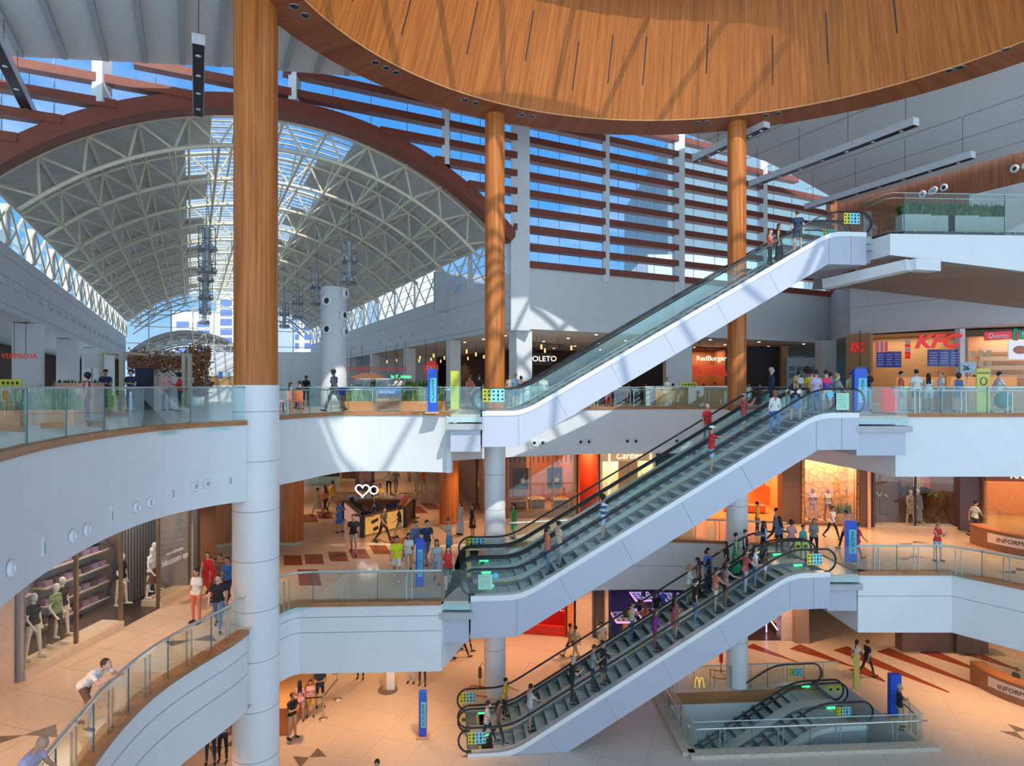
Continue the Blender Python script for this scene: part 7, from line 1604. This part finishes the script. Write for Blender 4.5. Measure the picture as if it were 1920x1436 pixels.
# fried chicken counter
kf = unit('fried chicken counter with wood panels and lit red lettering', (20.3, 37.6), (24.4, 34.4), Z3, 3.05, 2.4, mat('chicken_wood', (.50, .30, .14), .5), floor3, tan, pane=False, lp=90, lcol=(1, .78, .55))
Lk = kf[2]
redk = mat('chicken_red', (.80, .03, .03), .4, emit=(1, .03, .02), es=.35)
kz = kf[0]
so_ = empty('red_lettering', P(1755, 33.2, None, 641), -.28); tag(so_, 'big slanted red three-letter sign over the chicken counter', 'sign'); text('KFC', .98, redk, so_, (0, 0, 0), ext=.05, shear=.3, bold=.03, width=1.12)
so_ = empty('red_lettering', P(1606, 35.9, None, 652), -.75); tag(so_, 'small red three-letter sign on the wood left of the chicken counter', 'sign'); text('KFC', .7, redk, so_, (0, 0, 0), ext=.05, shear=.25, bold=.02, width=.5)
mb = MB(); a = P(1586, 37.0, 0); b = P(1632, 35.6, 0); mb.ribbon([a[:2], b[:2]], Z3, 3.05, .2); struct('wall_takeaway', mb, MATS['chicken_wood'])
e = empty('stripe_panel', P(1653, 35.6, None, 650), 0); tag(e, 'square red and white striped panel left of the menu screens', 'panel'); mb = MB(); mb.box((0, 0, 0), (.66, .05, .62)); obj('white_field', mb, white2, e)
mb = MB(); [mb.box((x, -.03, 0), (.1, .02, .6)) for x in (-.25, 0, .25)]; obj('red_stripes', mb, redk, e)
for px0, px1, y0, y1, D, lb, n in ((1643, 1690, 659, 689, 35.8, 'left row of dark blue menu screens', 3), (1739, 1800, 655, 687, 33.4, 'right row of dark blue menu screens under the big red letters', 3), (1603, 1624, 687, 712, 33.5, 'tilted dark screen above the queue', 1)):
    a = P(px0, D, None, y1); b = P(px1, D, None, y0); e = empty('menu_screens', (a+b)/2); tag(e, lb, 'screens'); w_ = (b.x-a.x)/n
    for k in range(n): mb = MB(); mb.box((a.x+w_*(k+.5)-(a.x+b.x)/2, 0, 0), (w_-.03, .06, b.z-a.z)); mb.mi = 1; [mb.box((a.x+w_*(k+.5)-(a.x+b.x)/2, -.04, zz*(b.z-a.z)), (w_*.7, .01, .03)) for zz in (-.3, -.15, 0, .15, .3)]; obj('screen', mb, [mat('screen_navy', (.02, .025, .10), .2, emit=(.03, .04, .18), es=.6), mat('screen_text', (.2, .25, .5), .3, emit=(.3, .35, .7), es=.4)], e)
    if n == 1: obj('hanger', MB().tube([(0, .05, 0), (0, .05, 3.0-e.location.z)], .02, 6), dark, e)
e = empty('promo_column', P(1702, 34.9, None, 655)); tag(e, 'narrow promotion panel with red and white blocks between the screens', 'panel')
for k, m_ in enumerate((white2, redk, white2, redk, redk)): mb = MB(); mb.box((0, 0, .42-k*.21), (.28, .04, .19)); obj('block', mb, m_, e)
for px0, px1, D, lb, m_ in ((1690, 1785, 30.6, 'wood fronted order counter behind the queue', tan), (1786, 1925, 29.4, 'wood fronted order counter at the right edge', tan)):
    a = P(px0, D, Z3); b = P(px1, D, Z3); e = empty('order_counter', a); tag(e, lb, 'counter'); L = b.x-a.x
    mb = MB(); mb.box((L/2, .4, .5), (L, .8, 1.0)); obj('body', mb, m_, e); mb = MB(); mb.box((L/2, .4, 1.02), (L, .9, .05)); obj('top', mb, steel, e); mb = MB(); mb.box((L/2, .5, 1.3), (L*.9, .3, .45)); obj('warming_shelf', mb, mat('warm_shelf', (.7, .25, .08), .5, emit=(1, .4, .12), es=.35), e)
for k in range(4):
    e = empty('red_block', P(1661+(k % 2)*0+ (k % 2)*13, 27.6, Z3+.25+.5*(k//2))); tag(e, 'red promotional cube stacked right of the blue totem, %s' % ['lower left', 'lower right', 'upper left', 'upper right, with white letter'][k], 'cube'); mb = MB(); mb.box((0, 0, 0), (.28, .28, .48)); obj('box', mb, redk, e)
    if k == 3: text('K', .3, white2, e, (0, -.16, 0))
pier(1800, 1810, 33.2, Z3, 3.05, white2, 'white column between the two takeaway counters', .4)
qs = unit('takeaway shop with grey stripes and food picture at the right edge', P2(1811, 34.2), (30, 31.5), Z3, 3.05, 2.0, mat('qs_wall', (.55, .38, .26), .6), floor3, brownp, pane=False, lp=160, header=.35)
mb = MB(); [mb.box((2.0, 1.7, 1.6+k*.5), (2.2, .1, .25)) for k in range(4)]; obj('grey_stripe', mb, greys, qs[0])
mb = MB(); [mb.box((.3+.35*i, -.05, 1.25+.52*k), (.22, .04, .36)) for i in range(3) for k in range(4)]; obj('lattice', mb, mat('lattice_cream', (.75, .6, .4), .5), qs[0])
e = empty('shop_sign', P(1871, 30.5, None, 629), -.1); tag(e, 'red name board with white lettering and green leaf emblem, right edge', 'sign'); mb = MB(); mb.beam((-.62, 0, -.05), (.62, 0, .02), .05, .40); obj('board', mb, mat('sign_red', (.75, .03, .05), .4, emit=(1, .05, .06), es=.2), e); text('Quanto', .30, white2, e, (-.02, -.05, -.02), shear=.1)
mb = MB(); mb.ell((.78, -.02, .02), (.17, .05, .34), 12, 8); obj('green_leaf', mb, mat('leaf_sign', (.02, .35, .18), .4), e); mb = MB(); mb.ell((.82, -.07, -.03), (.07, .03, .2), 10, 6); obj('red_leaf', mb, MATS['sign_red'], e)
mb = MB(); mb.box((1.15, 0, .02), (.6, .05, .42)); obj('green_board', mb, MATS['leaf_sign'], e); text('F', .35, white2, e, (1.1, -.05, .02))
e = empty('food_picture', P(1908, 30.3, None, 656)); tag(e, 'lit picture of a plate of food at the right edge', 'picture'); mb = MB(); mb.box((0, 0, 0), (.9, .05, .9)); obj('panel', mb, mat('picture_white', (.85, .78, .85), .4, emit=(.9, .8, .9), es=.3), e); mb = MB(); mb.ell((.1, -.04, .0), (.35, .03, .2), 14, 6); obj('dish', mb, mat('dish', (.6, .2, .12), .5), e)
e = empty('price_board', P(1815, 29.2, None, 689)); tag(e, 'grey price board with large numeral over the order counter', 'sign'); mb = MB(); mb.box((0, 0, 0), (.75, .04, .5)); obj('board', mb, mat('board_grey', (.45, .5, .58), .5), e); text('26', .3, ink, e, (-.1, -.04, -.03)); obj('pole', MB().tube([(0, .05, -1.75), (0, .05, 0)], .025, 6), steel, e)
mb = MB(); mb.ell((0, 0, 0), (.3, .25, .34), 12, 8); o = obj('green_bag', mb, mat('bag_green', (.02, .22, .20), .6), None, P(1880, 25.0, Z3+.52)); tag(o, 'bulging dark green shopping bag carried by the man in white', 'bag')
# left restaurants
signword('VERMELHA', 36, 668, 30, .35, redl, 'upright red and white restaurant lettering at the left edge', 0)['label'] = 'red restaurant lettering at the left edge of the food court'
e = empty('blank_board', P(171, 33, Z3)); tag(e, 'blank pale board on a pole left of the pergola', 'sign'); mb = MB(); mb.box((0, 0, 2.4), (.68, .06, .75)); obj('panel', mb, white2, e); mb = MB(); mb.tube([(0, .05, 0), (0, .05, 2.1)], .035, 6); obj('pole', mb, steel, e)
e = empty('counter', P(140, 24, Z3)); tag(e, 'salmon pink counter with pale pattern left of the guards', 'counter'); mb = MB(); mb.box((0, .3, .6), (1.5, .6, 1.2)); obj('body', mb, mat('salmon', (.72, .36, .28), .5), e); mb = MB(); [mb.box((x, -.02, .85), (.2, .02, .35)) for x in (-.5, -.15, .15, .5)]; obj('pattern', mb, mat('salmon_light', (.85, .6, .52), .5), e)
# pergola with dried foliage
pg = empty('pergola', P(300, 44, Z3)); tag(pg, 'cream steel pergola hung with dried reddish foliage in the vaulted hall', 'pergola')
def PG(px, D, z): return P(px, D, z)-Vector(pg.location)
for px, D in ((190, 36), (228, 36), (293, 40), (286, 46), (345, 38), (356, 38), (387, 40), (300, 50)):
    mb = MB(); q = PG(px, D, Z3); mb.beam(q, q+Vector((0, 0, 3.0)), .2, .2); obj('post', mb, offw, pg)
for (p0, D0, p1, D1) in ((190, 36, 228, 36), (228, 36, 293, 40), (190, 36, 286, 46), (293, 40, 345, 38), (345, 38, 387, 40)):
    mb = MB(); mb.beam(PG(p0, D0, 1.95), PG(p1, D1, 1.95), .16, .14); obj('beam', mb, offw, pg)
mb = MB(); rnd = random.Random(5)
for k in range(2600):
    if k < 1700: px = rnd.uniform(240, 395); z = 1.55+rnd.gauss(0, .32)+(.45 if px > 355 else 0)
    else: px = rnd.gauss(372, 9); z = rnd.uniform(-.6, 2.0)
    q = PG(px, rnd.uniform(38.5, 40.5), z); a = rnd.uniform(0, 6.28); s_ = rnd.uniform(.06, .14); d = Vector((math.cos(a)*s_, rnd.uniform(-.05, .05), math.sin(a)*s_)); n2 = Vector((-d.z, rnd.uniform(-.05, .05), d.x)); mb.add([q-d, q+n2*.5, q+d, q-n2*.5], [(0, 1, 2, 3)])
o = obj('foliage', mb, dry, pg); o['kind'] = 'stuff'
br_ = empty('bar', P(425, 46, Z3)); tag(br_, 'far bar with wooden shelf and hanging coloured cards left of the thick column', 'bar'); mb = MB(); mb.box((0, 0, .5), (3.6, .7, 1.0)); obj('counter', mb, white2, br_); mb = MB(); mb.box((0, 1.2, 1.5), (3.4, .3, .7)); obj('wooden_shelf', mb, tan, br_)
for k, c_ in enumerate(('blue', 'lblue', 'navy', 'rose')): mb = MB(); mb.box((-.9+k*.55, 1.0, 1.95), (.3, .02, .45)); obj('card', mb, cmat(c_), br_)
# hanging clusters of lamps
ac = mat('aluminium', (.42, .46, .50), .4, .5)
def cluster(px, D, z, label, h=2.5, r=.45):
    e = empty('lamp_cluster', P(px, D, z)); tag(e, label, 'lamp cluster')
    mb = MB(); mb.lathe((0, 0, -h/2), [(r*.36, 0), (r*.36, h)], 16); obj('core', mb, ac, e)
    mb = MB(); [mb.tube([(r*math.cos(t), r*math.sin(t), zz*h) for t in [6.2832*i/12 for i in range(12)]], .022, 5, True) for zz in (-.5, -.25, 0, .25, .5)]; [mb.tube([(r*math.cos(t), r*math.sin(t), -h/2), (r*math.cos(t), r*math.sin(t), h/2)], .025, 5) for t in (0, 1.57, 3.14, 4.71)]; obj('frame', mb, steeld, e)
    for k in range(12):
        t = k*1.047+(k//6)*.5; zz = (-.36, .12)[k//6]*h; mb = MB(); c = Vector((r*.78*math.cos(t), r*.78*math.sin(t), zz)); mb.tube([c, c+Vector((.1*math.cos(t), .1*math.sin(t), -.26))], .10, 8, r2=.13); obj('lamp', mb, grey, e)
    mb = MB(); mb.tube([(0, 0, h/2), (0, 0, h/2+4.5)], .015, 4); obj('cable', mb, dark, e)
for k, (px, D, z) in enumerate(((655, 37.2, 7.3), (594, 46.9, 7.3), (558, 56, 7.3), (533, 64, 7.2))): cluster(px, D, z, 'hanging cylindrical lamp cluster, %s of the right row in the vault' % ordn[k])
for k, (px, D) in enumerate(((388, 34), (386, 44), (384.5, 53), (383, 61))): cluster(px, D, 7.3, 'hanging cylindrical lamp cluster, %s of the left row in the vault' % ordn[k])
# linear hanging lamps
def linlamp(a, b, label, n=7, drop=2.0):
    e = empty('linear_lamp', a); tag(e, label, 'lamp'); off = Vector(a); mb = MB(); mb.beam((0, 0, 0), b-off, .38, .34); obj('housing', mb, mat('lamp_white', (.72, .74, .78), .4), e)
    mb = MB(); mb.beam((0, 0, -.175), b-off-Vector((0, 0, .175)), .34, .02); obj('louvre', mb, black, e)
    for k in range(n): mb = MB(); c = (b-off)*((k+.5)/n); mb.ell(c-Vector((0, 0, .19)), (.09, .09, .02), 10, 5); obj('lamp', mb, white2, e)
    mb = MB()
    for t in (.05, .35, .65, .95): c = (b-off)*t; mb.tube([c, c+Vector((0, 0, drop))], .012, 4)
    obj('cable', mb, dark, e)
linlamp(P(1303, 31.9, 11.5), P(1438, 27.9, 11.6), 'linear hanging lamp, nearest the wooden ring right of the third column')
linlamp(P(1408, 35.9, 11.5), P(1718, 27.4, 11.5), 'linear hanging lamp, long middle one below the right ceiling')
linlamp(P(1512, 40.4, 11.5), P(1825, 31.3, 11.5), 'linear hanging lamp, longest and lowest before the brown wall')
linlamp(P(372, 25.3, 11.0), P(372, 20.0, 11.0), 'dark linear lamp seen end-on left of the thick column', 4); linlamp(P(58, 25.0, 10.8), P(-30, 18.5, 10.8), 'dark linear lamp at the upper left picture corner', 4)
build_people()
